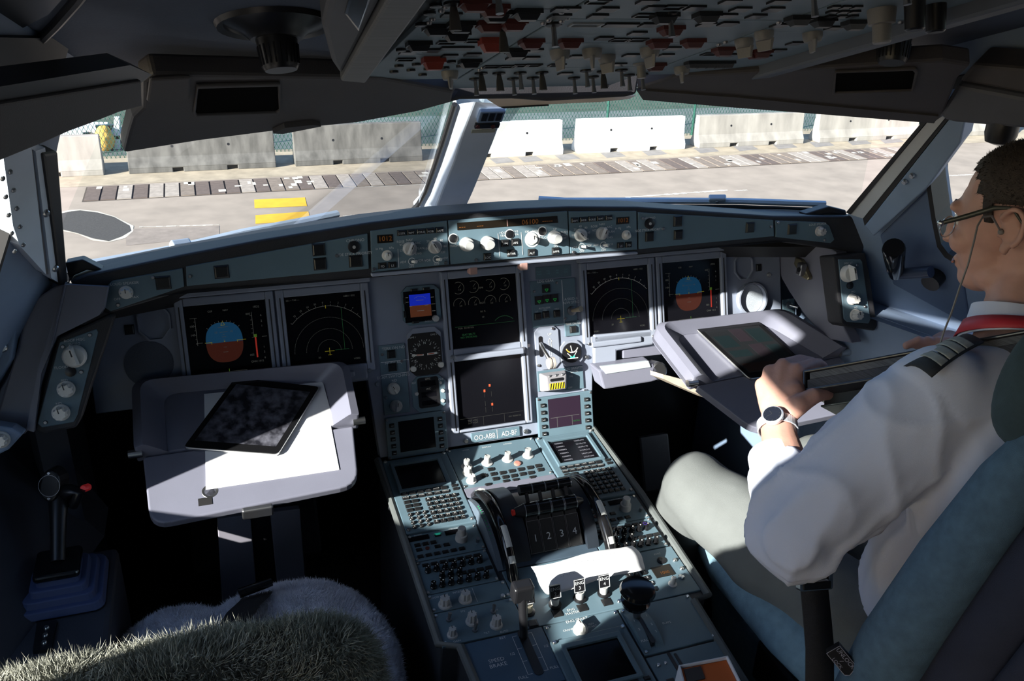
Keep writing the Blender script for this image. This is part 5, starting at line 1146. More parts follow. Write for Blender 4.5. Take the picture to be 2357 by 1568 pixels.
for q in (Z7(1980, 40), Z7(1790, 15)): u, v = OH.uv(*q); MB().lathe(OH.sub(u, v), 0, 0, [(.012, 0), (.011, .03), (.009, .032)], 14).build('volume_knob', BLACK, osec(u, v), smooth=True)
for u0, u1, a, b, o in secs:
    w = MB()
    for k in range(9):
        u = random.uniform(u0+.02, u1-.03); v = random.uniform(a+.01, max(a+.012, b-.01)); t = random.choice(('HYD', 'FUEL', 'ELEC', 'AIR', 'ANTI ICE', 'FIRE', 'APU', 'CALLS', 'EXT LT', 'SIGNS', 'CABIN PRESS', 'GEN', 'BAT'))
        w.text(OH, u, v, t, .0052, .0006, PI)
        if k % 3 == 0: w.line(OH, (u, v), (u+.03, v), .0006, .0006)
    w.build('lettering', mat('overhead_print', (.26, .32, .33), .6, var=0), o)
for r in range(9):
    for c in range(9):
        u, v = -.28+.07*c, .52+.055*r
        if (r*7+c*3) % 5: inst(FLATK, 'push_button', osec(u, v), OH.mat(u, v, 0, 0, (.020, .018, .0025)))
        else: inst(TB, 'switch_base', osec(u, v), OH.mat(u, v)); inst(TT, 'toggle_switch', osec(u, v), OH.mat(u, v))
# cheek of the housing with its little display
CHK = mat('cheek_grey', (.13, .135, .14), .55, var=.18, vs=10, streak=(1, 40, 1))
O2 = F(OH.w(0, 0, .028), OH.ex, OH.ey)
MB().prism(O2, O2.uvs([(784, 187), (905, -20), (1000, -20), (842, 192)]), -.06, 0).build('housing_cheek', CHK, oh, bevel=.003)
MB().prism(O2, O2.uvs([(743, 80), (768, -25), (903, -25), (786, 187), (765, 158)]), -.06, -.006).build('housing_side', mat('housing_grey', (.085, .09, .10), .6, var=.08), oh, bevel=.006)
MB().prism(O2, O2.uvs([(793, 45), (808, -10), (862, -10), (852, 25), (828, 88)]), -.01, -.004).build('side_display', BLKGL, oh, bevel=.003)
MB().fbox(OH, .315, .345, -.02, 1.0, -.06, .018).build('housing_rail', mat('rail_grey', (.10, .115, .14), .55, var=.08), oh, bevel=.004)
# front lip and grab bar
FL = F((0, -.262, 1.43), EX, (0, 0, 1))
MB().prism(FL, FL.uvs([(1042, 180), (1475, 165), (1466, 218), (1440, 224), (1350, 229), (1262, 234), (1180, 228), (1060, 230), (1024, 240), (1046, 208)]), -.05, .0).build('front_lip', SHROUD, oh, bevel=.006)
FG = F((0, -.20, 1.40), EX, (0, 0, 1))
MB().prism(FG, FG.uvs([(1118, 226), (1464, 220), (1448, 228), (1380, 235), (1262, 240), (1150, 247)]), -.02, 0).build('sun_shade_bar', mat('shade_beige', (.80, .70, .64), .6, var=.04), oh)
MB().prism(FG, FG.uvs([(1150, 246), (1262, 240), (1262, 243), (1158, 249)]), -.02, .003).build('shade_edge', RUBBER, oh)
# ================================================================== CEILING AIR OUTLETS
for nm, (cx, cy), rx, lab in (('l', (632, 52), .070, 'black round air outlet in the ceiling beside the overhead housing'), ('r', (2060, 60), .060, 'black round air outlet in the ceiling on the first officer side')):
    u, v = CE.uv(cx, cy); fr = CE.sub(u, v)
    t = thing('air_outlet', lab, 'air vent', tuple(fr.w(0, 0, 0)), 'ceiling air outlets')
    n = 28; mb = MB(); mb.lathe(fr, 0, 0, [(rx, 0), (rx*.96, .006), (rx*.85, .003), (rx*.55, .012), (.030, .020)], n); mb.build('dish', mat('vent_black', (.012, .012, .013), .35, var=.2), t, smooth=True)
    a = fr.w(0, 0, .012); d = unit(V(.05 if nm == 'l' else -.2, -.35, -.95))
    MB().tube([a, a+d*.012, a+d*.040, a+d*.044], [.026, .024, .0215, .019], 24).build('nozzle', MATS['vent_black'], t, smooth=True)
    rib = MB()
    for k in range(22):
        g_ = 2*PI*k/22; e1 = unit(np.cross(d, V(1, 0, 0))); e2 = np.cross(d, e1); rr = e1*math.cos(g_)+e2*math.sin(g_); rib.tube([a+d*.015+rr*.0238, a+d*.038+rr*.0218], .0012, 4)
    rib.build('grip_ribs', MATS['vent_black'], t, kind='stuff')
# ================================================================== SIDE PANELS BY THE MAIN PANEL
SK = F((0, -.255, 1.0), EX, UP_M)
DKNB = MATS['knob_white']
def sideknobs(nm, lab, frame, panel, kn, spots, jack, labels, loc):
    t = thing('side_knob_panel', lab, 'control panel', loc)
    MB().prism(SK, SK.uvs(frame), -.05, 0).build('surround', SHROUD, t, bevel=.004)
    p = MB().prism(SK, SK.uvs(panel, .002), -.01, .002).build('face_plate', PANEL, t, bevel=.0015)
    for (x, y), k, r in kn: u, v = SK.uv(x, y, .003); knob(SK.sub(u, v, .002), 0, 0, r, p, k, KNOBW, 1.25, rot=.2)
    for x, y in spots: screw(SK, *SK.uv(x, y), .0035, p, .002, True)
    u, v = SK.uv(*jack); MB().lathe(SK, u, v, [(.0085, .002), (.0085, .005), (.004, .006)], 16).build('jack', BLACK, p, smooth=True)
    for x, y, s in labels: u, v = SK.uv(x, y); MB().text(SK, u, v, s, .0062, .0028).build('lettering', WHITEP, p)
    return t
sideknobs('l', 'shaded knob panel in a black surround at the captain side', [(133, 778), (252, 724), (262, 730), (205, 900), (185, 965), (175, 985), (96, 1000), (78, 990)], [(137, 788), (222, 757), (226, 765), (205, 850), (178, 955), (170, 972), (96, 985), (86, 975)],
          [((172, 820), 'bar', .019), ((152, 896), 'fluted', .0145), ((140, 950), 'fluted', .0145)], [(145, 798), (207, 771), (187, 856), (105, 972)], (163, 855), [(172, 783, 'ROOF MISC'), (172, 792, 'INTEG'), (148, 845, 'FLOOD LT'), (149, 876, 'PFD'), (136, 929, 'ND')], (-.76, -.26, .82))
sideknobs('r', 'knob panel in a black surround beside the crank handle', [(1918, 590), (1992, 582), (2004, 640), (2020, 750), (2014, 762), (1948, 752), (1938, 745)], [(1930, 597), (1981, 597), (1985, 603), (2004, 735), (2000, 745), (1950, 741), (1943, 734)],
          [((1950, 630), 'bar', .019), ((1961, 689), 'fluted', .0130), ((1968, 725), 'fluted', .0135)], [(1971, 611), (1989, 706)], (1954, 657), [(1951, 606, 'MISC LT'), (1962, 672, 'PFD'), (1968, 708, 'ND')], (.82, -.26, .9))
# lavender covers between panel and side wall
def cover(name, lab, fr, pieces, loc, root=None):
    t = root or thing(name, lab, 'trim cover', loc)
    for nm, pts, h0, h1, m in pieces: MB().prism(fr, fr.uvs(pts, h1), h0, h1).build(nm, m, t, bevel=.003)
    return t
CV = F((0, -.27, 1.0), EX, UP_M)
cl = cover('corner_cover', 'lavender grey corner cover below the left windscreen frame', CV, [('upper_plate', [(148, 655), (248, 660), (238, 712), (228, 726), (130, 775), (95, 860), (78, 995), (60, 990), (90, 840), (150, 650)], -.05, 0, LAV),
     ('side_plate', [(128, 658), (150, 655), (118, 810), (82, 925), (58, 1000), (-20, 1000), (40, 800), (62, 700)], -.06, -.012, LAV), ('edge_bead', [(148, 655), (153, 655), (120, 800), (113, 810)], -.01, .004, LAV)], (-.8, -.27, .8))
CB = F((0, -.29, 1.0), EX, UP_M)
fb = cover('frame_bracket', 'blue bolted bracket at the foot of the left window frame', CB, [('plate', [(-20, 560), (20, 555), (45, 570), (75, 600), (62, 660), (45, 700), (25, 830), (-20, 900)], -.05, 0, FRAMEB)], (-.86, -.29, .9))
for x, y in ((36, 575), (52, 600), (22, 617), (39, 655), (16, 742), (7, 800)): screw(CB, *CB.uv(x, y), .008, fb, 0)
CRR = F((.797, -.1, .95), (0, -1, 0), (0, 0, 1))
cr = cover('corner_cover', 'lavender grey corner cover with a metal latch on the right side', CRR, [('upper_plate', [(1775, 548), (1900, 566), (1925, 580), (1938, 745), (1960, 790), (1900, 780), (1855, 730), (1815, 670), (1798, 640)], -.03, 0, LAV)], (.82, -.1, .8))
lp = CRR.uvs([(1830, 592), (1843, 598), (1862, 640), (1858, 646), (1846, 640), (1826, 608)], .012)
mb = MB().prism(CRR, lp, 0, .012).build('latch', mat('brass_dull', (.32, .28, .19), .35, .8, var=.15), cr, bevel=.003)
u, v = CRR.uv(1843, 620, .02); MB().fbox(CRR, u-.010, u+.010, v-.016, v+.016, .010, .026).build('latch_body', DMETAL, cr, bevel=.004); MB().lathe(CRR, u+.002, v, [(.006, .026), (.006, .028)], 12).build('latch_hole', BLACK, cr)
# ================================================================== SIDE CONSOLES, SIDESTICK
con = thing('side_console', 'dark side console beside the captain seat', 'console', (-.95, -.75, 0))
CONM = mat('console_grey', (.045, .048, .062), .6, var=.1, bump=.1, bs=400)
MB().add([(-.775, -.24, 0), (-.79, -1.5, 0), (-1.24, -1.5, 0), (-.86, -.24, 0), (-.775, -.24, .625), (-.79, -1.5, .63), (-1.24, -1.5, .63), (-.86, -.24, .625)], [(0, 1, 2, 3), (4, 5, 6, 7), (0, 1, 5, 4), (1, 2, 6, 5), (2, 3, 7, 6), (3, 0, 4, 7)]).build('body', CONM, con, bevel=.01)
TC = F((0, 0, .630), EX, (0, 1, 0))
u = TC.uvs([(86, 1436), (132, 1430), (118, 1498), (76, 1502)]); pl_c = MB().prism(TC, u, -.005, .003).build('strip_plate', BLACK, con)
for y in (1450, 1467, 1484): screw(TC, *TC.uv(108-(y-1450)*.15, y), .0045, pl_c, .003)
con2 = thing('side_console', 'dark side console beside the first officer seat', 'console', (.95, -.75, 0))
MB().add([(.86, -.24, 0), (.88, -1.5, 0), (1.24, -1.5, 0), (.88, -.24, 0), (.80, -.24, .645), (.86, -1.5, .66), (1.24, -1.5, .66), (.90, -.24, .645)], [(0, 1, 2, 3), (4, 5, 6, 7), (0, 1, 5, 4), (1, 2, 6, 5), (2, 3, 7, 6), (3, 0, 4, 7)]).build('body', CONM, con2, bevel=.01)
ss = thing('sidestick', 'black sidestick with a red button on a stepped blue rubber boot', 'control stick', tuple(onplane(145, 1345, (0, 0, .633), (0, 0, 1))))
base = onplane(146, 1355, (0, 0, .633), (0, 0, 1)); BT = F(base, EX, (0, 1, 0)); BLUE = mat('boot_blue', (.060, .085, .19), .6, var=.1)
c0 = V(*TC.uv(148, 1345)); W0 = .070
for k in range(4):
    s_ = 1-.17*k; b = MB().prism(BT, rrect(-W0*s_, W0*s_, -W0*1.0*s_, W0*1.05*s_, .018*s_), .012*k-.004, .012*k+.011, rrect(-W0*s_*.95, W0*s_*.95, -W0*1.0*s_*.95, W0*1.05*s_*.95, .018*s_)).build('boot_step', BLUE, ss, bevel=.002)
MB().prism(BT, rrect(-.036, .036, -.036, .040, .008), .045, .058).build('collar', BLKGL, ss, bevel=.004)
top = dep(135, 1112, np.dot(base-CP, CR[2])*1.02); s1 = base+V(0, .005, .055); s2 = s1+(top-s1)*.55
MB().tube([s1, s1+(s2-s1)*.5, s2, top-(top-s2)*.25, top], [.012, .0125, .014, .018, .016], 16).build('shaft', BLACK, ss, smooth=True)
hd = F(top-CR[2]*.020, CR[0], -CR[1]); q = [(.020*math.cos(a)*(1.0+.10*math.sin(2*a)), .032*math.sin(a)) for a in np.linspace(0, 2*PI, 20, endpoint=False)]
MB().prism(hd, q, -.02, .012, [(x*.86, y*.86) for x, y in q]).build('grip_head', BLACK, ss, bevel=.003); MB().ring(hd, 0, 0, .018, .019, .0125, 20).build('grip_rim', DMETAL, ss)
for v_ in (-.022, .022): screw(hd, 0, v_, .003, ss, .012)
MB().tube([hd.w(.010, -.012, -.01), hd.w(.030, -.014, -.004), hd.w(.045, -.010, 0), hd.w(.028, -.04, -.015)], [.012, .015, .012, .008], 12).build('thumb_horn', BLACK, ss, smooth=True)
rb = dep(195, 1124, np.dot(top-CP, CR[2])-.012); rf = F(rb, CR[0], -CR[1]); MB().lathe(rf, 0, 0, [(.0065, -.012), (.0065, .004), (.005, .006)], 14).build('red_button', mat('button_bright_red', (.75, .04, .05), .4, var=0, emit=.05, ecol=(1, .05, .05)), ss, smooth=True)
# small knob unit at the far left edge
ku = thing('edge_knob_unit', 'small blue knob unit at the left wall beside the side console', 'control panel', tuple(onplane(8, 1010, (0, -.34, 0), (0, 1, 0))))
KU = F((0, -.34, .9), EX, UP_M); MB().prism(KU, KU.uvs([(-30, 975), (28, 985), (52, 1000), (20, 1035), (-30, 1060)]), -.04, 0).build('plate', FRAMEB, ku, bevel=.003); u, v = KU.uv(2, 1012); knob(KU.sub(u, v), 0, 0, .014, ku, 'fluted', KNOBW, 1.2)
# ================================================================== FOLD-OUT TABLES
def table(lab, rows, hinge, near, catch, grp, dark=None):
    """rows: back-left, back-right, hinge-left, hinge-right as pixels; z from a sloping board plane"""
    return None
def tplane(yb, zb, s): return F((0, yb, zb), EX, (0, 1, s))
def tray(lab, fr, bl, br, hl, hr, nl, nr, loc, m):
    t = thing('folding_table', lab, 'table', loc)
    B = [V(*fr.uv(*p)) for p in (bl, br, hr, hl)]
    def inset(P, k):
        c = np.mean(P, 0); return [c+(p-c)*k for p in P]
    def rounded(P, r, n=5):
        out = []; N = len(P)
        for i in range(N):
            a, b, c = P[i-1], P[i], P[(i+1) % N]; p0 = b+unit(a-b)*r[i]; p1 = b+unit(c-b)*r[i]
            for k in range(n+1): s_ = k/n; out.append(tuple((1-s_)**2*p0+2*s_*(1-s_)*b+s_*s_*p1))
        return out
    o = rounded(B, (.03, .03, .006, .006)); Bi = [B[0]+(V(.055, -.022) if True else 0), B[1]+V(-.055, -.022), B[2]+V(-.055, .0), B[3]+V(.055, .0)]
    MB().prism(fr, o, -.020, -.006).build('rear_leaf', m, t, bevel=.004)
    # raised rim on three sides
    i_ = rounded(Bi, (.03, .03, .004, .004)); mb = MB()
    n = len(o)
    vs = [fr.w(*p, -.020) for p in o]+[fr.w(*p, .022) for p in o]+[fr.w(*(V(*p)*.72+V(*q)*.28), .027) for p, q in zip(o, i_)]+[fr.w(*p, -.005) for p in i_]
    k = n//4; seq = list(range(3*k))
    st = [3*k+j for j in range(k)]; order = st+list(range(3*k)); order = order[k-2:]+[] if False else list(range(3*k, 4*k))+list(range(3*k))
    fs = []
    for a, b in zip(order[:-1], order[1:]):
        for l in range(3): fs.append((l*n+a, l*n+b, (l+1)*n+b, (l+1)*n+a))
    e0, e1 = order[0], order[-1]; fs += [(e0, n+e0, 2*n+e0, 3*n+e0), (e1, n+e1, 2*n+e1, 3*n+e1)]
    mb.add(vs, fs); mb.build('rim', m, t, smooth=True)
    Fr = [V(*fr.uv(*p)) for p in (hl, hr, nr, nl)]; Fr[0] = Fr[0]+V(.012, -.004); Fr[1] = Fr[1]+V(-.012, -.004)
    MB().prism(fr, rounded(Fr, (.006, .006, .035, .035)), -.022, -.004, None).build('front_leaf', m, t, bevel=.006, seg=3)
    for p in (hl, hr):
        a = V(*fr.uv(*p)); MB().tube([fr.w(a[0]-.012, a[1], .004), fr.w(a[0]+.012, a[1], .004)], .008, 12).build('hinge', METAL, t, smooth=True)
    return t, Fr
TL = tplane(-.06, .838, .40)
tl, FL_ = tray('lavender grey folding table holding a tablet and white paper before the captain seat', TL, (306, 893), (800, 846), (312, 1048), (826, 972), (345, 1208), (826, 1112), (-.5, -.2, .74), LAV)
a, b = TL.uv(556, 1172), TL.uv(628, 1160); MB().fbox(TL, a[0], b[0], min(a[1], b[1])-.006, max(a[1], b[1])+.004, -.030, -.002).build('catch', DMETAL, tl, bevel=.003)
u, v = TL.uv(483, 1128); MB().lathe(TL, u, v, [(.016, -.005), (.014, -.0035), (.010, -.004)], 18).build('finger_dimple', DMETAL, tl, smooth=True)
u, v = TL.uv(472, 1152); MB().fbox(TL, u-.012, u+.012, v-.008, v+.008, -.006, -.0032).build('rubber_stop', RUBBER, tl)
# column carrying the table
MB().prism(F((0, -.075, 0), EX, (0, 0, 1)), [(-.60, .70), (-.40, .70), (-.40, .80), (-.60, .80)], 0, .03).build('slide_bracket', DARKP, tl)
PF = F(TL.w(0, 0, -.0035), TL.ex, TL.ey)
pw = MB().prism(PF, PF.uvs([(470, 908), (742, 880), (781, 1082), (474, 1128)]), 0, .0012).build('paper_sheet', PAPER, None); tag(pw, 'white paper sheet under the tablet on the left folding table', 'paper')
pw2 = MB().prism(PF, PF.uvs([(600, 898), (744, 884), (770, 980), (640, 1000)]), .0013, .0022).build('paper_sheet', PAPER, None); tag(pw2, 'second white sheet peeking out right of the tablet', 'paper')
def tablet(lab, fr, pts, loc, scr_m, extra=None):
    t = thing('tablet', lab, 'tablet', loc); P = [V(*p) for p in fr.uvs(pts, .008)]
    def rd(P, r, n=4):
        out = []
        for i in range(4):
            a, b, c = P[i-1], P[i], P[(i+1) % 4]; p0 = b+unit(a-b)*r; p1 = b+unit(c-b)*r
            for k in range(n+1): s_ = k/n; out.append(tuple((1-s_)**2*p0+2*s_*(1-s_)*b+s_*s_*p1))
        return out
    MB().prism(fr, rd(P, .010), 0, .0075).build('body', METAL, t, bevel=.002); c = np.mean(P, 0)
    MB().prism(fr, rd([c+(p-c)*.985 for p in P], .009), .0075, .008).build('bezel', BLKGL, t)
    In = [np.array(quadpt((P[0], P[1], P[3], P[2]), a, b)) for a, b in ((.07, .10), (.93, .10), (.93, .90), (.07, .90))]
    MB().prism(fr, [tuple(p) for p in In], .0080, .0082).build('screen', scr_m, t)
    if extra: extra(fr, P, t)
    return t
SMUDGE = bpy.data.materials.new('smudged_glass'); SMUDGE.use_nodes = True; MATS['smudged_glass'] = SMUDGE
nt = SMUDGE.node_tree; b_ = nt.nodes['Principled BSDF']; b_.inputs['Base Color'].default_value = (.02, .02, .025, 1)
n1 = nt.nodes.new('ShaderNodeTexNoise'); n1.inputs['Scale'].default_value = 55; n1.inputs['Detail'].default_value = 4; tc = nt.nodes.new('ShaderNodeTexCoord'); nt.links.new(tc.outputs['Object'], n1.inputs['Vector'])
cr_ = nt.nodes.new('ShaderNodeValToRGB'); cr_.color_ramp.elements[0].position = .38; cr_.color_ramp.elements[1].position = .68; cr_.color_ramp.elements[0].color = (.012, .012, .017, 1); cr_.color_ramp.elements[1].color = (.125, .125, .155, 1)
nt.links.new(n1.outputs[0], cr_.inputs[0]); nt.links.new(cr_.outputs[0], b_.inputs['Base Color']); b_.inputs['Roughness'].default_value = .42
TT1 = F(PF.w(0, 0, .0024), PF.ex, PF.ey)
tablet('smudged black tablet lying askew on white paper on the left table', TT1, [(541, 868), (737, 889), (640, 1046), (420, 1030)], (-.5, -.2, .78), SMUDGE)
TR = tplane(-.09, .872, .40)
m_ = LAV
tr_, FR_ = tray('lavender grey folding table holding a tablet before the first officer', TR, (1496, 760), (1800, 724), (1592, 884), (1942, 815), (1742, 990), (2030, 930), (.55, -.2, .78), LAV)
def pages(fr, P, t):
    cs = [mat('page_teal', (.006, .012, .014), .4, var=0), mat('page_rust', (.022, .009, .006), .4, var=0), mat('page_mauve', (.016, .012, .016), .4, var=0)]
    for k, (a0, a1, b0, b1, m2) in enumerate(((.10, .35, .22, .44, 0), (.42, .62, .12, .36, 2), (.66, .9, .14, .4, 0), (.1, .4, .5, .62, 0), (.48, .68, .42, .66, 2), (.72, .9, .46, .7, 0), (.1, .9, .74, .88, 1))):
        q = [quadpt((P[0], P[1], P[3], P[2]), a, b) for a, b in ((a0, b0), (a1, b0), (a1, b1), (a0, b1))]; MB().prism(fr, q, .0082, .0084).build('page_tile', cs[m2], t)
tablet('black tablet showing dark page tiles on the right table', F(TR.w(0, 0, -.0045), TR.ex, TR.ey), [(1598, 752), (1744, 737), (1875, 855), (1726, 872)], (.55, -.2, .82), mat('screen_dim', (.012, .013, .015), .28, var=0), pages)
# light wooden edge seen under the right table
MB().prism(F((0, -.22, .8), EX, UP_M), F((0, -.22, .8), EX, UP_M).uvs([(1526, 862), (1595, 880), (1650, 915), (1635, 920), (1560, 888), (1527, 872)]), -.06, 0).build('slide_rail', mat('rail_tan', (.48, .40, .32), .5, var=.1, streak=(1, 1, 12)), tr_)
# ================================================================== WINDOW CRANK
CF = F(SPR.w(0, 0, .012), SPR.ex, SPR.ey)
ck = thing('window_crank', 'black window crank with a round knob on the blue right side wall', 'handle', tuple(CF.w(*CF.uv(2140, 625))))
MB().prism(CF, CF.uvs([(2020, 548), (2130, 440), (2160, 575), (2206, 612), (2230, 760), (2050, 660)]), -.02, -.008).build('door_pad', mat('door_blue', (.09, .13, .22), .55, var=.06), ck, bevel=.004)
p0 = CF.w(*CF.uv(2150, 632), .02); p1 = onplane(2062, 632, CF.w(0, 0, .035), CF.ez)
MB().tube([CF.w(*CF.uv(2152, 640), -.01), CF.w(*CF.uv(2152, 640), .02)], .020, 16).build('pivot', BLACK, ck, smooth=True)
MB().tube([CF.w(*CF.uv(2160, 606), .03), p1], [.013, .012], 12).build('arm', mat('crank_blue', (.03, .045, .09), .3, var=.1), ck, smooth=True)
k1 = onplane(2057, 570, CF.w(0, 0, .085), CF.ez); MB().tube([p1, p1+(k1-p1)*.3, k1-(k1-p1)*.05, k1], [.014, .019, .023, .021], 18).build('knob', BLKGL, ck, smooth=True)
# ================================================================== WIPERS OUTSIDE
WPM = mat('wiper_silver', (.45, .52, .60), .35, .3, var=.08)
for fr, pts, lab, nut in ((WL, [(150, 618), (400, 573), (560, 535), (700, 508), (776, 492)], 'pale metal wiper arm below the left windscreen', (415, 563)), (WR, [(1240, 458), (1300, 462), (1520, 462), (1700, 463), (1900, 470)], 'pale metal wiper arm below the right windscreen', (1651, 458))):
    ps = [fr.w(*fr.uv(x, y, -.05), -.05) for x, y in pts]; t = thing('wiper', lab, 'wiper', tuple(ps[2]), 'windscreen wipers')
    MB().tube(ps, .011, 8, flat=.7).build('arm', WPM, t, smooth=True); MB().tube([p_+V(0, .005, -.018) for p_ in ps], .008, 8).build('blade', RUBBER, t)
    c = fr.w(*fr.uv(*nut, -.045), -.045); B3 = F(c, fr.ex, fr.ey); MB().prism(B3, rrect(-.020, .020, -.007, .009, .004), -.008, .008).build('clip', WPM, t, bevel=.004); MB().lathe(B3, 0, .0, [(.004, .008), (.004, .011)], 12).build('nut', DMETAL, t)
# ================================================================== SEATS
from mathutils import noise as NZ
def ring_loft(rings, n=28, e=2.6):
    """rings: (centre, half-width, half-thickness, ex, ey) superellipse sections lofted into a closed body"""
    mb = MB(); vs = []; fs = []
    for c, a, b, ex, ey in rings:
        for k in range(n):
            t = 2*PI*k/n; cx = math.copysign(abs(math.cos(t))**(2/e), math.cos(t)); sy = math.copysign(abs(math.sin(t))**(2/e), math.sin(t))
            vs.append(np.asarray(c)+np.asarray(ex)*a*cx+np.asarray(ey)*b*sy)
    for j in range(len(rings)-1):
        for k in range(n): fs.append((j*n+k, j*n+(k+1) % n, (j+1)*n+(k+1) % n, (j+1)*n+k))
    fs.append(tuple(range(n))[::-1]); fs.append(tuple(range((len(rings)-1)*n, len(rings)*n)))
    return mb.add(vs, fs)
def back_rings(x, y0, z0, H, lean, prof):
    up = unit(V(0, -lean, 1)); nrm = unit(V(0, 1, lean)); return [(V(x, y0, z0)+up*H*s_, w_, t_, V(1, 0, 0), nrm) for s_, w_, t_ in prof]
SEATF = mat('seat_fabric_blue', (.075, .135, .195), .9, var=.14, vs=60, bump=.5, bs=900); SEATD = mat('seat_navy', (.018, .022, .042), .85, var=.15, bump=.4, bs=700)
HEADF = mat('headrest_teal', (.035, .060, .072), .9, var=.14, vs=50, bump=.5, bs=900); BELT = mat('belt_webbing', (.014, .013, .015), .75, var=.2, vs=60, bump=.5, bs=900, streak=(1, 1, 8))
fs_ = thing('pilot_seat', 'blue cloth pilot seat in which the first officer sits', 'seat', (.6, -.85, 0))
ring_loft(back_rings(.585, -1.03, .50, .68, .16, ((0, .16, .03), (.02, .225, .065), (.12, .262, .078), (.4, .255, .078), (.7, .225, .072), (.9, .190, .066), (.98, .165, .050), (1, .10, .02)))).build('backrest', SEATD, fs_, smooth=True).modifiers.new('s', 'SUBSURF').render_levels = 2
ring_loft(back_rings(.585, -1.105, .46, .70, .16, ((0, .16, .02), (.03, .25, .045), (.4, .272, .050), (.72, .238, .046), (.93, .200, .040), (1, .12, .02)))).build('back_shell', SEATD, fs_, smooth=True)
for s in (-1, 1):
    pr = [V(.585, -1.0, .50)+unit(V(0, -.16, 1))*.68*t+V(s*w_, .045, 0) for t, w_ in ((.0, .225), (.03, .24), (.15, .262), (.4, .255), (.65, .228), (.85, .195), (.97, .170), (1.0, .160))]
    MB().tube(pr, [.006, .034, .050, .052, .048, .042, .028, .006], 14).build('side_bolster', SEATF, fs_, smooth=True)
ring_loft([(V(.555, -1.02, z), w_, t_, V(1, 0, 0), V(0, 1, .15)) for k, (z, w_, t_) in enumerate(((1.09, .10, .03), (1.105, .165, .05), (1.15, .192, .060), (1.22, .188, .060), (1.275, .155, .050), (1.295, .09, .025)))]).build('headrest', HEADF, fs_, smooth=True).modifiers.new('s', 'SUBSURF').render_levels = 2
ring_loft([(V(.61, -.70, z), w_, t_, V(1, 0, 0), V(0, 1, 0)) for z, w_, t_ in ((.34, .20, .22), (.36, .25, .27), (.46, .262, .285), (.52, .255, .28), (.535, .21, .24))], e=4).build('seat_pan', mat('seat_pale_blue', (.17, .28, .36), .9, var=.12, vs=60, bump=.5, bs=900), fs_, smooth=True)
MB().tube([(.385, -.43, .53), (.365, -.55, .555), (.36, -.75, .56), (.37, -.94, .56)], [.03, .05, .05, .04], 14).build('pan_bolster', MATS['seat_pale_blue'], fs_, smooth=True)
MB().box((.61, -.75, .17), (.34, .40, .34)).build('pedestal', SEATD, fs_, bevel=.02)
MB().box((.34, -.86, .47), (.022, .30, .09)).build('recline_rail', BLACK, fs_, bevel=.006)
BKF = F(onplane(1958, 1515, (.36, -1.03, .62), CR[2]), CR[0], -CR[1])
TG_ = F(dep(1935, 1520, 1.315), unit(CR[0]*.64+CR[1]*.77), unit(CR[0]*.77-CR[1]*.64-CR[2]*.35))
tg = MB().prism(TG_, [(-.020, -.010), (.022, -.010), (.026, -.004), (.020, .013), (-.020, .013)], -.012, .001).build('lever_placard', BLACK, fs_)
w = MB(); w.text(TG_, .001, .0075, 'UNLOCK', .0092, .0014); w.text(TG_, .001, -.007, 'LOCK', .0075, .0014); w.line(TG_, (.0, -.002), (.003, .003), .001, .0014); w.build('lettering', mat('placard_print', (.30, .30, .36), .6, var=0), tg)
w = MB(); q = [(-.020, -.010), (.022, -.010), (.026, -.004), (.020, .013), (-.020, .013)]
for i in range(5): w.line(TG_, q[i], q[(i+1) % 5], .0008, .0013)
w.build('legend_lines', MATS['placard_print'], tg)
# lap belt hanging over the seat side
bt = thing('seat_belt', 'black lap belt with a chrome buckle beside the grey trousers', 'seat belt', tuple(dep(1880, 1560, 1.34)))
def band(pts, w_, m, name, root, th=.003):
    mb = MB(); vs = []; n = len(pts)
    for p, d, q in pts: vs += [p-q*w_/2, p+q*w_/2]
    mb.add(vs, [(2*i, 2*i+1, 2*i+3, 2*i+2) for i in range(n-1)]); o = mb.build(name, m, root, smooth=True); s_ = o.modifiers.new('t', 'SOLIDIFY'); s_.thickness = th; return o
sp = [(1872, 1318, 1.400), (1876, 1360, 1.390), (1882, 1420, 1.375), (1888, 1490, 1.355), (1888, 1600, 1.33)]
band([(dep(*p), 0, unit(CR[0]+CR[2]*.25)) for p in sp], .048, BELT, 'webbing', bt)
bk = F(dep(1873, 1330, 1.385), unit(CR[0]+CR[2]*.25), -CR[1]); mb = MB(); holed(mb, bk, rrect(-.029, .029, -.018, .016, .004), [rrect(-.022, .022, -.004, .009, .002)], -.004, .008); mb.build('buckle', METAL, bt, bevel=.002); MB().fbox(bk, -.024, .024, -.016, -.004, .008, .011).build('buckle_flap', BLACK, bt, bevel=.002)
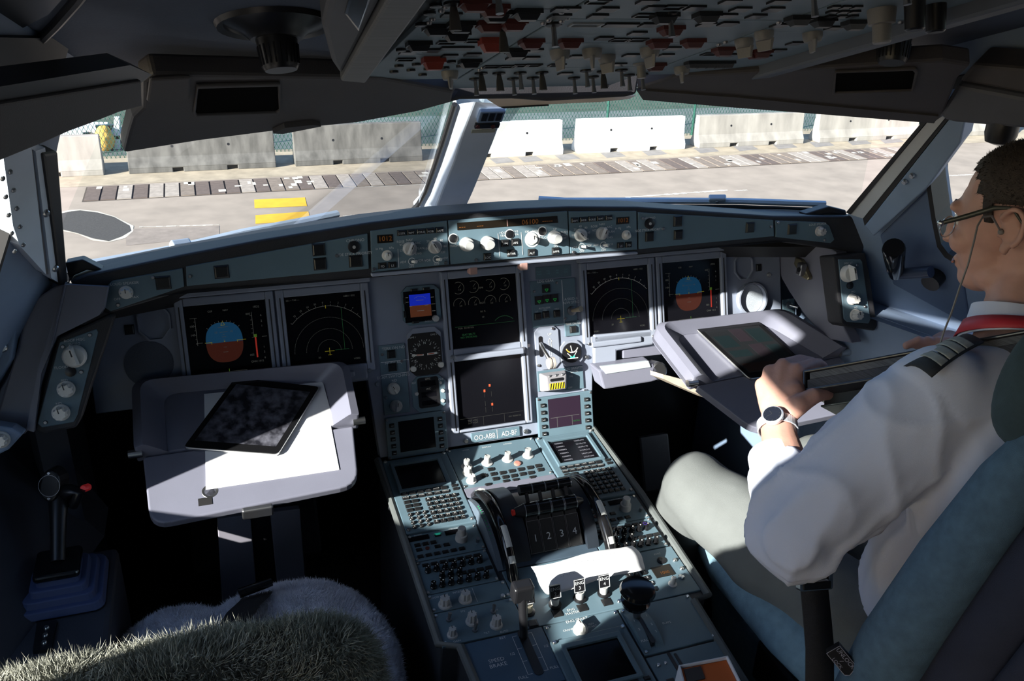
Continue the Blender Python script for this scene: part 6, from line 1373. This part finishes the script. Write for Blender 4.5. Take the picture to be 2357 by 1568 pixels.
# captain seat with sheepskin
cs = thing('pilot_seat', 'empty pilot seat covered with a pale sheepskin', 'seat', (-.6, -.85, 0))
def fur(o, n, L, wd, m, name, parent, keep=None, seed=3):
    me = o.data; me.calc_loop_triangles(); r = np.random.default_rng(seed)
    nv = len(me.vertices); co = np.empty(nv*3); me.vertices.foreach_get('co', co); co = co.reshape(-1, 3); no = np.empty(nv*3); me.vertices.foreach_get('normal', no); no = no.reshape(-1, 3)
    nt_ = len(me.loop_triangles); tri = np.empty(nt_*3, int); me.loop_triangles.foreach_get('vertices', tri); tri = tri.reshape(-1, 3)
    if keep is not None: tri = tri[keep(co[tri].mean(1))]
    A = np.linalg.norm(np.cross(co[tri[:, 1]]-co[tri[:, 0]], co[tri[:, 2]]-co[tri[:, 0]]), axis=1); idx = r.choice(len(tri), n, p=A/A.sum())
    a, b = r.random(n), r.random(n); sw = a+b > 1; a[sw] = 1-a[sw]; b[sw] = 1-b[sw]; T = tri[idx]
    P = co[T[:, 0]]*(1-a-b)[:, None]+co[T[:, 1]]*a[:, None]+co[T[:, 2]]*b[:, None]; N = no[T[:, 0]]
    ph = np.stack([np.sin(P@V(61, 37, 53)+1.3*np.sin(P@V(23, -47, 31))), np.sin(P@V(-43, 59, 41)+1.1*np.sin(P@V(37, 29, -19))), np.sin(P@V(53, -31, 47))], 1)
    D = N*.75+ph*.42+r.normal(0, .28, (n, 3)); D /= np.linalg.norm(D, axis=1)[:, None]
    l = L*r.uniform(.55, 1.15, n)[:, None]; S = np.cross(D, r.normal(0, 1, (n, 3))); S /= np.linalg.norm(S, axis=1)[:, None]
    c2 = r.normal(0, .35, (n, 3)); q0 = P-D*.003; q1 = P+D*l*.55; q2 = P+(D+c2*.6)*l
    vs = np.concatenate([q0-S*wd, q0+S*wd, q1-S*wd*.8, q1+S*wd*.8, q2], 1).reshape(-1, 3)
    base = (np.arange(n)*5)[:, None]; F1 = base+np.array([0, 1, 3, 2]); F2 = base+np.array([2, 3, 4])
    m2 = bpy.data.meshes.new(name); m2.from_pydata(vs.tolist(), [], F1.tolist()+F2.tolist()); m2.update(); m2.materials.append(m); m2.shade_smooth()
    f_ = bpy.data.objects.new(name, m2); f_['kind'] = 'stuff'; return link(f_, parent)
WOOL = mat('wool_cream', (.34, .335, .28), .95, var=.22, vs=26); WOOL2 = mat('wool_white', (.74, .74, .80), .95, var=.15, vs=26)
pr_b = ((0, .12, .03), (.03, .17, .06), (.2, .20, .07), (.6, .212, .07), (.88, .212, .066), (.965, .200, .05), (1, .17, .02))
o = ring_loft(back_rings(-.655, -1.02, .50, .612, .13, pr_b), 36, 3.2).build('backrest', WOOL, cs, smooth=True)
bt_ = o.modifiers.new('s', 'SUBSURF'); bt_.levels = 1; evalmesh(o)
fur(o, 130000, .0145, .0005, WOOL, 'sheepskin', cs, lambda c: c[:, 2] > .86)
ring_loft(back_rings(-.63, -1.10, .50, .575, .13, ((0, .12, .02), (.05, .20, .05), (.5, .215, .06), (.85, .205, .055), (.95, .17, .04), (1, .1, .02)))).build('back_shell', mat('seat_shell_grey', (.06, .062, .062), .6, var=.1), cs, smooth=True)
def dc(co, no):
    return co
mb = MB(); mb.ball((-.58, -.60, .47), (.20, .27, .09), 24, 14); mb.ball((-.50, -.44, .50), (.17, .12, .085), 20, 12); mb.ball((-.685, -.46, .50), (.115, .13, .085), 20, 12); mb.ball((-.38, -.54, .50), (.07, .14, .07), 16, 10)
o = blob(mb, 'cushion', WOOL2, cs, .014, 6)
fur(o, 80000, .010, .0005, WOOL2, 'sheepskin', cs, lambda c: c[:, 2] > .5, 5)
MB().box((-.60, -.68, .20), (.36, .44, .40)).build('pedestal', SEATD, cs, bevel=.02)
st = thing('seat_strap', 'black crotch strap with a dark buckle lying on the sheepskin cushion', 'strap', tuple(onplane(560, 1400, (0, 0, .58), (0, 0, 1))))
sp = [onplane(x, y, (0, 0, z), (0, 0, 1)) for x, y, z in ((596, 1362, .560), (586, 1376, .598), (560, 1400, .615), (540, 1432, .622), (522, 1475, .625), (510, 1530, .60))]
band([(p, 0, unit(V(1, .1, 0))) for p in sp], .055, BELT, 'webbing', st)
b0 = onplane(588, 1364, (0, 0, .60), (0, 0, 1)); MB().tube([b0+V(-.028, -.004, .008), b0+V(.03, .006, .012)], [.009, .008], 12).build('buckle', BLKGL, st, smooth=True)
# dark rudder pedals in both footwells
for s in (-1, 1):
    rp = thing('rudder_pedals', 'dark rudder pedals deep in the %s footwell' % ('captain' if s < 0 else 'first officer'), 'pedals', (s*.52, .25, .0), 'rudder pedals')
    for dx in (-.11, .11):
        MB().box((s*.52+dx, .22, .27), (.10, .03, .17), F((0, 0, 0), EX, (0, .9, -.4))).build('pedal', mat('pedal_black', (.03, .03, .035), .5, var=.2), rp, bevel=.008); MB().tube([(s*.52+dx, .24, .24), (s*.52+dx, .34, .01)], .018, 10).build('pedal_arm', DMETAL, rp, smooth=True)
rm = thing('foot_ramp', 'two upright grey plates in the dark footwell below the left table', 'foot ramp', (-.52, -.16, 0))
RF = F((0, -.14, .3), EX, (0, .12, 1)); RPM = mat('ramp_grey', (.16, .16, .19), .6, var=.08)
for pts in ([(500, 1195), (576, 1185), (592, 1372), (512, 1400)], [(622, 1180), (690, 1172), (706, 1372), (642, 1384)]): MB().prism(RF, RF.uvs(pts), -.02, 0).build('ramp_plate', RPM, rm, bevel=.002)
MB().prism(RF, RF.uvs([(576, 1190), (622, 1180), (642, 1384), (592, 1390)]), -.03, -.012).build('centre_rail', BLACK, rm)
MB().box((-.53, -.15, .10), (.24, .03, .20)).build('ramp_foot', BLACK, rm)
# ================================================================== FIRST OFFICER
pn = thing('person', 'person in white shirt and grey trousers reading a black binder in the right seat', 'person', (.6, -.7, .0))
SKIN = mat('skin', (.50, .275, .215), .55, var=.10, vs=30, bump=.12, bs=260); SKIN.node_tree.nodes['Principled BSDF'].inputs['Subsurface Weight'].default_value = .12; SKIN.node_tree.nodes['Principled BSDF'].inputs['Subsurface Radius'].default_value = (.01, .004, .002)
SHIRT = mat('shirt_white', (.60, .62, .73), .85, var=.03, vs=8, bump=.15, bs=1200); TROU = mat('trousers_grey', (.125, .133, .132), .9, var=.10, vs=12, bump=.35, bs=1100)
psi = math.radians(21); tl_ = math.radians(9)
hf0 = V(-math.sin(psi), math.cos(psi), 0); hl_ = V(-math.cos(psi), -math.sin(psi), 0); hf = hf0*math.cos(tl_)+V(0, 0, -1)*math.sin(tl_); hk = np.cross(hf, hl_)
H0 = dep(2310, 532, 1.36)-hl_*.076
HM = np.stack([hf, hl_, hk], 1)
def hp(f, l, k): return H0+hf*f+hl_*l+hk*k
body = MB()
for c, r in (((-.012, 0, .042), (.101, .078, .086)), ((.030, 0, .010), (.070, .070, .080)), ((.045, 0, -.045), (.050, .056, .062)), ((.058, 0, -.095), (.036, .036, .026)), ((.02, 0, -.085), (.055, .054, .034)), ((-.05, 0, -.03), (.055, .060, .065)),
             ((.108, 0, -.022), (.013, .011, .022)), ((.113, 0, -.036), (.013, .014, .010)), ((.088, .026, .024), (.016, .026, .011)), ((.088, -.026, .024), (.016, .026, .011)), ((.074, .036, -.030), (.024, .024, .024)), ((.074, -.036, -.030), (.024, .024, .024)), ((.092, 0, -.066), (.010, .022, .006)), ((.090, 0, -.078), (.010, .019, .006))): body.ball(hp(*c), r, 18, 12, HM)
for s in (1, -1):
    for c, r in (((-.012, s*.078, .004), (.016, .006, .026)), ((.004, s*.079, -.004), (.005, .006, .008)), ((-.006, s*.081, -.026), (.009, .006, .011))): body.ball(hp(*c), r, 12, 8, HM)
    body.tube([hp(.004+.0, s*.080, .022)]+[hp(-.014+.019*math.cos(t)-.004*math.sin(t), s*(.085+.004*math.sin(t*.5)), .006+.031*math.sin(t)) for t in np.linspace(.5, 4.3, 14)], .0048, 8)
nb = V(.63, -.83, 1.10)
body.tube([hp(-.02, 0, -.03), hp(-.022, 0, -.09), nb+V(.0, .02, .02), nb-V(0, 0, .05)], [.056, .058, .066, .09], 18)
S1, E1 = V(.475, -.835, 1.075), dep(1838, 1212, 1.385); W1 = dep(1787, 972, 1.545)
body.ball((.62, -.90, .93), (.17, .105, .2), 16, 10); body.ball((.60, -.87, .70), (.155, .12, .17), 16, 10); body.ball((.60, -.88, .57), (.16, .13, .09), 16, 10); body.tube([(.50, -.85, 1.06), (.63, -.86, 1.07), (.78, -.83, 1.06)], .065, 12)
body.tube([S1, (S1+E1)/2, E1], [.06, .052, .044], 12); body.tube([E1, E1*.6+W1*.4, E1*.2+W1*.8, W1], [.044, .043, .032, .0285], 14, flat=.9)
K = [dep(1834, 852, 1.585), dep(1803, 842, 1.600), dep(1772, 856, 1.608), dep(1753, 886, 1.605)]
body.ball(W1, .029, 12, 8)
for k_, r in zip(K, (.0165, .0165, .0155, .0145)): body.tube([W1+(k_-W1)*.08, (W1+k_)/2, k_], [.021, .019, r*.92], 10); body.ball(k_, r*.92, 10, 8)
def finger(pts, r): body.tube(pts, r, 10); [body.ball(p, rr*1.03, 10, 6) for p, rr in zip(pts, r)]
finger([K[0], dep(1868, 838, 1.612), dep(1884, 836, 1.632), dep(1896, 842, 1.650)], [.0135, .0112, .0098, .0082]); finger([K[1], dep(1842, 829, 1.640), dep(1868, 833, 1.662), dep(1890, 846, 1.678)], [.0138, .0112, .0100, .0084])
finger([K[2], dep(1800, 846, 1.655), dep(1840, 850, 1.690), dep(1866, 862, 1.695)], [.0130, .0105, .0095, .0080]); finger([K[3], dep(1775, 880, 1.650), dep(1808, 884, 1.680), dep(1830, 890, 1.685)], [.0118, .0095, .0085, .0072])
finger([W1+(K[0]-W1)*.12+CR[0]*.012, dep(1838, 932, 1.528), dep(1872, 912, 1.532), dep(1893, 907, 1.542), dep(1908, 909, 1.550)], [.020, .0185, .0150, .0125, .0100])
body.ball(dep(1825, 905, 1.565), (.024, .024, .024), 10, 8); body.ball(dep(1848, 890, 1.575), (.016, .016, .018), 10, 8)
# right arm and hand on the far edge of the binder
S2_, E2 = V(.80, -.80, 1.06), V(.93, -.66, .83); W2 = V(.80, -.54, 1.00); HR_ = dep(2165, 800, 1.62)
body.tube([S2_, (S2_+E2)/2, E2], [.06, .052, .044], 12); body.tube([E2, (E2+W2)/2, W2], [.044, .04, .029], 12); body.tube([W2, (W2+HR_)/2, HR_], [.028, .030, .022], 10, flat=.6)
for k in range(4): b_ = HR_+CR[0]*(.008+.018*(k-1.5))+CR[2]*.01; finger([b_, b_-CR[0]*.02+V(0, 0, .014), b_-CR[0]*.04+V(0, 0, .004)], [.0105, .0095, .008])
finger([HR_, HR_-CR[0]*.015-V(0, 0, .03), HR_-CR[0]*.035-V(0, 0, .035)], [.013, .011, .009])
hipL, knL, anL = V(.51, -.92, .56), V(.332, -.455, .678), V(.40, -.16, .14); hipR, knR, anR = V(.69, -.92, .56), V(.66, -.42, .655), V(.62, -.14, .14)
for h_, k_, a_ in ((hipL, knL, anL), (hipR, knR, anR)): body.tube([h_, k_], [.075, .052], 12); body.tube([k_, a_], [.052, .036], 12)
blob(body, 'body', SKIN, pn, .0042, 3)
# eyes, brows and mouth
for s in (1, -1):
    e = MB(); e.ball(hp(.083, s*.031, .004), .0125, 12, 8); e.build('eye', mat('eye_white', (.75, .73, .70), .3, var=0), pn, smooth=True)
    MB().ball(hp(.0935, s*.031, .002), .0052, 10, 6).build('iris', mat('iris_brown', (.08, .05, .03), .3, var=0), pn, smooth=True); MB().tube([hp(.097, s*.012, .028), hp(.096, s*.028, .032), hp(.082, s*.046, .027)], [.002, .003, .0015], 6).build('eyebrow', mat('hair_brown', (.035, .024, .018), .7, var=.3, vs=120, bump=.6, bs=500), pn, smooth=True)
MB().tube([hp(.097, .02, -.073), hp(.103, 0, -.072), hp(.097, -.02, -.073)], [.002, .0032, .002], 6).build('mouth', mat('lip', (.33, .12, .09), .5, var=0), pn, smooth=True)
# hair: a thick cap over the back and sides of the skull
hm = MB(); hm.ball(hp(-.012, 0, .042), (.1055, .0825, .0915), 40, 26, HM); hm.ball(hp(-.052, 0, -.02), (.060, .066, .055), 30, 18, HM)
ho_ = hm.build('hair', MATS['hair_brown'], pn); bm = bmesh.new(); bm.from_mesh(ho_.data)
dl = []
for v_ in bm.verts:
    q = HM.T@(np.array(v_.co)-H0); f_, l_, k_ = q
    hairline = k_ < .118 and f_ > .030+.45*max(0, k_)+.25*max(0, .05-abs(l_))*(k_ > .06)
    lowcut = k_ < (max(-.068, -.022+.8*(f_+.028)) if f_ < -.028 else (.034 if f_ < .008 else -.014))
    if hairline or lowcut: dl.append(v_)
bmesh.ops.delete(bm, geom=dl, context='VERTS'); bm.to_mesh(ho_.data); bm.free(); ho_.data.shade_smooth()
so_ = ho_.modifiers.new('t', 'SOLIDIFY'); so_.thickness = .004; so_.offset = -1; evalmesh(ho_)
def keep_h(c): return np.ones(len(c), bool)
fur(ho_, 12000, .0045, .0005, MATS['hair_brown'], 'hair_strands', pn, keep_h, 8)
# shirt
def folds(co, no):
    d = np.zeros(len(co)); ax = unit(E1-S1); fx = unit(W1-E1)
    t1 = (co-S1)@ax; t2 = (co-E1)@fx; side = co@unit(np.cross(ax, V(.2, .9, .3)))
    dist1 = np.linalg.norm((co-S1)-t1[:, None]*ax, axis=1); dist2 = np.linalg.norm((co-E1)-t2[:, None]*fx, axis=1)
    L1 = np.linalg.norm(E1-S1)
    arm = np.clip(1-dist1/.16, 0, 1)*(t1 > .02)*(t1 < L1+.1); el = np.exp(-(np.linalg.norm(co-E1, axis=1)/.13)**2)
    rid = lambda p: (1-np.abs(np.sin(p)))**1.6-.35
    ac = np.cross(ax, unit(V(.3, -.8, .5))); u_ = (co-S1)@unit(ac)
    ph = 34*t1+26*u_+1.6*np.sin(co@V(9, -14, 11))+.9*np.sin(co@V(23, 9, 17)); d += .0115*arm*rid(ph)
    ph2 = 30*t2-38*u_+1.5*np.sin(co@V(12, 16, -9)); d += .012*el*rid(ph2)
    ph3 = co@V(20, 15, -34)+1.5*np.sin(co@V(7, 9, 13)); d += .0060*rid(ph3)
    return co+no*d[:, None]
sh = MB()
Cf = dep(1786, 1068, 1.486)
sh.ball((.62, -.90, .93), (.195, .125, .21), 20, 12); sh.ball((.60, -.87, .72), (.185, .145, .18), 20, 12); sh.ball((.60, -.88, .60), (.185, .155, .08), 20, 12); sh.tube([(.485, -.845, 1.065), (.63, -.86, 1.09), (.79, -.83, 1.065)], [.080, .078, .080], 16)
sh.ball(S1+V(.0, 0, -.005), .086, 16, 10); sh.tube([S1, S1*.55+E1*.45+V(0, 0, -.004), E1*.85+S1*.15, E1], [.085, .088, .080, .072], 18); sh.ball(E1+V(-.006, -.008, -.012), .073, 16, 10); sh.tube([E1, E1*.55+Cf*.45, Cf*.85+E1*.15, Cf], [.070, .064, .050, .044], 18)
sh.tube([S2_, (S2_+E2)/2, E2], [.085, .078, .066], 16); sh.ball(E2, .067, 14, 10); sh.tube([E2, W2], [.062, .042], 14)
sh.tube([nb+V(0, 0, -.04), nb+V(0, .005, .02)], [.10, .078], 18)
shirt = blob(sh, 'shirt', SHIRT, pn, .0075, 5, folds)
fx = unit(Cf-E1); cu = MB()
e1 = unit(np.cross(fx, CR[2])); e2 = np.cross(fx, e1); n = 26
def cring(c, r): return [c+r*(e1*math.cos(2*PI*k/n)+e2*math.sin(2*PI*k/n)*.92) for k in range(n)]
vs = []
for c, r in ((Cf-fx*.035, .0475), (Cf-fx*.02, .0465), (Cf+fx*.020, .0425), (Cf+fx*.024, .0405), (Cf+fx*.020, .0385), (Cf-fx*.02, .040)): vs += cring(c, r)
cu.add(vs, [(j*n+k, j*n+(k+1) % n, (j+1)*n+(k+1) % n, (j+1)*n+k) for j in range(5) for k in range(n)]); cu.build('shirt_cuff', SHIRT, pn, smooth=True)
# collar, lanyard
nax = unit(hp(-.022, 0, -.07)-nb); cc = nb+nax*.055+V(0, .012, 0)
a1 = unit(np.cross(nax, V(0, 1, 0))); a2 = np.cross(a1, nax); a2 = a2 if a2[1] > 0 else -a2
def nring(c, r, dz=0, n=36, gap=.25): return [c+r*(a1*math.sin(t)+a2*math.cos(t))+nax*(dz*(1+.25*math.cos(t))) for t in np.linspace(gap, 2*PI-gap, n)]
mb = MB(); vs = nring(cc, .068, .012)+nring(cc, .0705, .030)+nring(cc, .0735, .030)+nring(cc, .0800, .0)+nring(cc, .090, -.020); n = 36
mb.add(vs, [(j*n+k, j*n+k+1, (j+1)*n+k+1, (j+1)*n+k) for j in range(4) for k in range(n-1)]); o = mb.build('collar', SHIRT, pn, smooth=True); s_ = o.modifiers.new('t', 'SOLIDIFY'); s_.thickness = .002
mb = MB(); vs = nring(cc, .0830, .006, gap=.1)+nring(cc, .0935, -.018, gap=.1); mb.add(vs, [(k, k+1, n+k+1, n+k) for k in range(n-1)]); o = mb.build('lanyard', mat('lanyard_red', (.50, .022, .035), .6, var=.05), pn, smooth=True); s_ = o.modifiers.new('t', 'SOLIDIFY'); s_.thickness = .0015
mb = MB(); 
for k in (0, 1):
    p0 = cc+.088*(a1*math.sin(.1+k*6.08)+a2*math.cos(.1))-nax*.012; p1 = V(.62, -.745, .82); band([(p0+(p1-p0)*t+V(0, .02*math.sin(PI*t), 0), 0, V(1, 0, 0)) for t in np.linspace(0, 1, 8)], .014, MATS['lanyard_red'], 'lanyard_drop', pn, .0015)
# epaulettes
def epaulette(q4, root, px_):
    def P(a, b): 
        A = [np.asarray(x) for x in q4]; p = (A[0]*(1-a)+A[1]*a)*(1-b)+(A[3]*(1-a)+A[2]*a)*b; nn = unit(np.cross(A[1]-A[0], A[3]-A[0])); nn = nn if nn[2] > 0 else -nn
        return p+nn*(.010*math.sin(PI*b)+.004*math.sin(PI*a)), nn
    def strip(a0, a1_, b0, b1, lift, m, name, par):
        mb = MB(); vs = []; na, nb_ = 6, 6
        for i in range(na+1):
            for j in range(nb_+1): p, nn = P(a0+(a1_-a0)*i/na, b0+(b1-b0)*j/nb_); vs.append(p+nn*lift)
        mb.add(vs, [(i*(nb_+1)+j, i*(nb_+1)+j+1, (i+1)*(nb_+1)+j+1, (i+1)*(nb_+1)+j) for i in range(na) for j in range(nb_)]); o = mb.build(name, m, par, smooth=True); s_ = o.modifiers.new('t', 'SOLIDIFY'); s_.thickness = .003 if lift < .002 else .0012; s_.offset = 0; return o
    e = strip(0, 1, 0, 1, 0, mat('epaulette_black', (.018, .019, .022), .8, var=.15, bump=.3, bs=900), 'epaulette', root)
    for k in range(4): strip(.20+.165*k, .20+.165*k+.135, .02, .98, .0028, mat('braid_grey', (.36, .37, .34), .7, var=.15, vs=80, bump=.6, bs=1200), 'braid_stripe', e)
epaulette([dep(2077, 846, 1.335), dep(2200, 781, 1.385), dep(2264, 788, 1.315), dep(2145, 868, 1.262)], pn, None)
epaulette([V(.87, -.76, 1.125), V(.72, -.78, 1.165), V(.72, -.85, 1.165), V(.87, -.83, 1.125)], pn, None)
# seam of the sleeve
sm_ = [dep(x, y, d) for x, y, d in ((2130, 872, 1.262), (2165, 905, 1.245), (2190, 950, 1.235), (2206, 1010, 1.235), (2212, 1070, 1.24), (2210, 1120, 1.25))]
# trousers
tr = MB(); tr.ball((.60, -.90, .58), (.20, .165, .105), 20, 12)
for h_, k_, a_ in ((hipL, knL, anL), (hipR, knR, anR)): tr.tube([h_, h_*.5+k_*.5, k_], [.108, .094, .074], 18); tr.ball(k_, .076, 14, 10); tr.tube([k_, (k_+a_)/2, a_], [.072, .066, .056], 16)
def tf(co, no): 
    d = .0028*np.sin(co@V(31, -18, 12)+2*np.sin(co@V(9, 13, 7)))+.0022*np.sin(co@V(-14, 41, 22)+1.5*np.sin(co@V(15, 6, 9))); return co+no*d[:, None]
blob(tr, 'trousers', TROU, pn, .009, 5, tf)
for a_ in (anL, anR): mb = MB(); mb.ball(a_+V(0, .06, -.085), (.047, .13, .045), 16, 10); mb.ball(a_+V(0, -.01, -.06), (.045, .055, .06), 14, 8); blob(mb, 'shoe', BLKGL, pn, .01, 4)
# spectacles and earpiece
GLS = mat('glasses_frame', (.045, .045, .035), .35, .3, var=.1)
hg = dep(2165, 514, 1.405); er = hp(-.012, .084, .038)
MB().tube([hg, hg+(er-hg)*.35+hk*.002, hg+(er-hg)*.75+hk*.006, er, hp(-.030, .082, .012)], [.0034, .0042, .0040, .0022, .0018], 8, flat=.5, up=tuple(hl_)).build('temple_arm', GLS, pn, smooth=True)
hg2 = hg-hl_*.138; er2 = hp(-.012, -.084, .038); MB().tube([hg2, hg2+(er2-hg2)*.75+hk*.006, er2], [.0034, .004, .002], 8, flat=.5, up=tuple(hl_)).build('temple_arm', GLS, pn, smooth=True)
MB().ball(hg, (.006, .004, .005), 10, 6, HM).build('hinge', METAL, pn, smooth=True)
GLN = glassmat('lens_clear', (.93, .95, .95), .08)
for s in (.035, .103):
    c = hg-hl_*s+hf*.004-hk*.012; pts = [c+hl_*.026*math.cos(t)+hk*.016*math.sin(t) for t in np.linspace(0, 2*PI, 25)]
    MB().tube(pts, .0012, 6).build('lens_rim', METAL, pn, smooth=True); MB().add(pts[:-1], [tuple(range(24))]).build('lens', GLN, pn)
MB().tube([hg-hl_*.061+hf*.004-hk*.008, hg-hl_*.069+hf*.006-hk*.005, hg-hl_*.077+hf*.004-hk*.008], .0013, 6).build('nose_bridge', METAL, pn, smooth=True)
cb = [hp(.0, .090, .004), dep(2283, 497, 1.325), dep(2262, 500, 1.325), dep(2250, 520, 1.322), dep(2242, 555, 1.32), dep(2228, 610, 1.325), dep(2208, 665, 1.33), dep(2190, 720, 1.335), dep(2172, 765, 1.34), dep(2162, 800, 1.345)]
MB().tube(cb, .0016, 6).build('earpiece_cable', mat('cable_grey', (.20, .18, .17), .4, var=0), pn, smooth=True); MB().ball(hp(.001, .083, .0), (.005, .004, .005), 10, 6, HM).build('earpiece', MATS['cable_grey'], pn, smooth=True)
# wristwatch
wa = unit(K[1]*.5+K[2]*.5-W1)*.35+unit(W1-E1)*.65; wa = unit(wa); wc = W1-unit(W1-E1)*.012; v1 = unit(np.cross(wa, CR[2])); v2 = np.cross(wa, v1)
STEEL = mat('watch_steel', (.62, .65, .72), .28, .55, var=.05)
n = 22
for k in range(n):
    t = 2*PI*(k+.5)/n; c = wc+.0335*(v1*math.cos(t)+v2*math.sin(t)*.92); fr = F(c, wa, -v1*math.sin(t)+v2*math.cos(t)*.92); MB().box(c, (.0175, .0095, .003), fr).build('watch_link', STEEL, pn, bevel=.001)
dd = unit(dep(1762, 978, 1.4)-wc); dd = unit(dd-np.dot(dd, wa)*wa); c = wc+dd*.034; wf = F(c, wa, np.cross(dd, wa))
MB().lathe(wf, 0, 0, [(.017, -.004), (.0185, 0), (.0185, .004), (.0165, .006)], 28).build('watch_case', STEEL, pn, smooth=True); MB().lathe(wf, 0, 0, [(.0155, .004), (.0155, .0066)], 24).build('watch_dial', mat('dial_navy', (.01, .012, .02), .25, var=0), pn)
w = MB()
for k in range(12): t = 2*PI*k/12; w.line(wf, (.0118*math.cos(t), .0118*math.sin(t)), (.0145*math.cos(t), .0145*math.sin(t)), .0013, .0069)
w.line(wf, (0, 0), (.007, .004), .0012, .0069); w.line(wf, (0, 0), (-.004, .010), .001, .0069); w.build('legend_lines', METAL, pn)
# ================================================================== BINDER IN HIS HANDS
B0 = dep(1862, 874, 1.555); B1 = dep(2230, 810, 1.36); bex = unit(B1-B0); bf = F(B0, bex, unit(-CR[1]+CR[2]*.55)); L = .42
bn = thing('binder', 'black binder held open-edge up in the hands of the person', 'binder', tuple(B0))
COV = mat('binder_black', (.020, .019, .022), .32, var=.15, coat=.3)
MB().fbox(bf, -.010, L, .014, .019, -.20, .002).build('cover', COV, bn, bevel=.002); MB().fbox(bf, -.010, L, -.021, -.016, -.20, .002).build('cover', COV, bn, bevel=.002)
MB().fbox(bf, -.012, -.006, -.021, .019, -.20, .002).build('spine', COV, bn, bevel=.002)
MB().fbox(bf, -.004, L-.01, -.0155, .0005, -.196, -.002).build('page_block', mat('page_edge_dark', (.045, .043, .048), .7, var=.4, vs=90, streak=(.2, .2, 6)), bn); MB().fbox(bf, .000, L-.02, .0015, .0135, -.196, -.003).build('page_block', mat('page_edge_grey', (.10, .098, .10), .7, var=.4, vs=90, streak=(.2, .2, 6)), bn)
MB().fbox(bf, .010, L-.02, -.046, -.042, -.19, -.02).build('lower_cover', mat('cover_green_reflect', (.05, .065, .058), .3, var=.1), bn, bevel=.002); MB().fbox(bf, .012, L-.02, -.0415, -.0215, -.19, -.03).build('lower_pages', mat('page_dark', (.03, .032, .03), .7, var=.1), bn)  # greenish reflection on the lower cover put into its colour
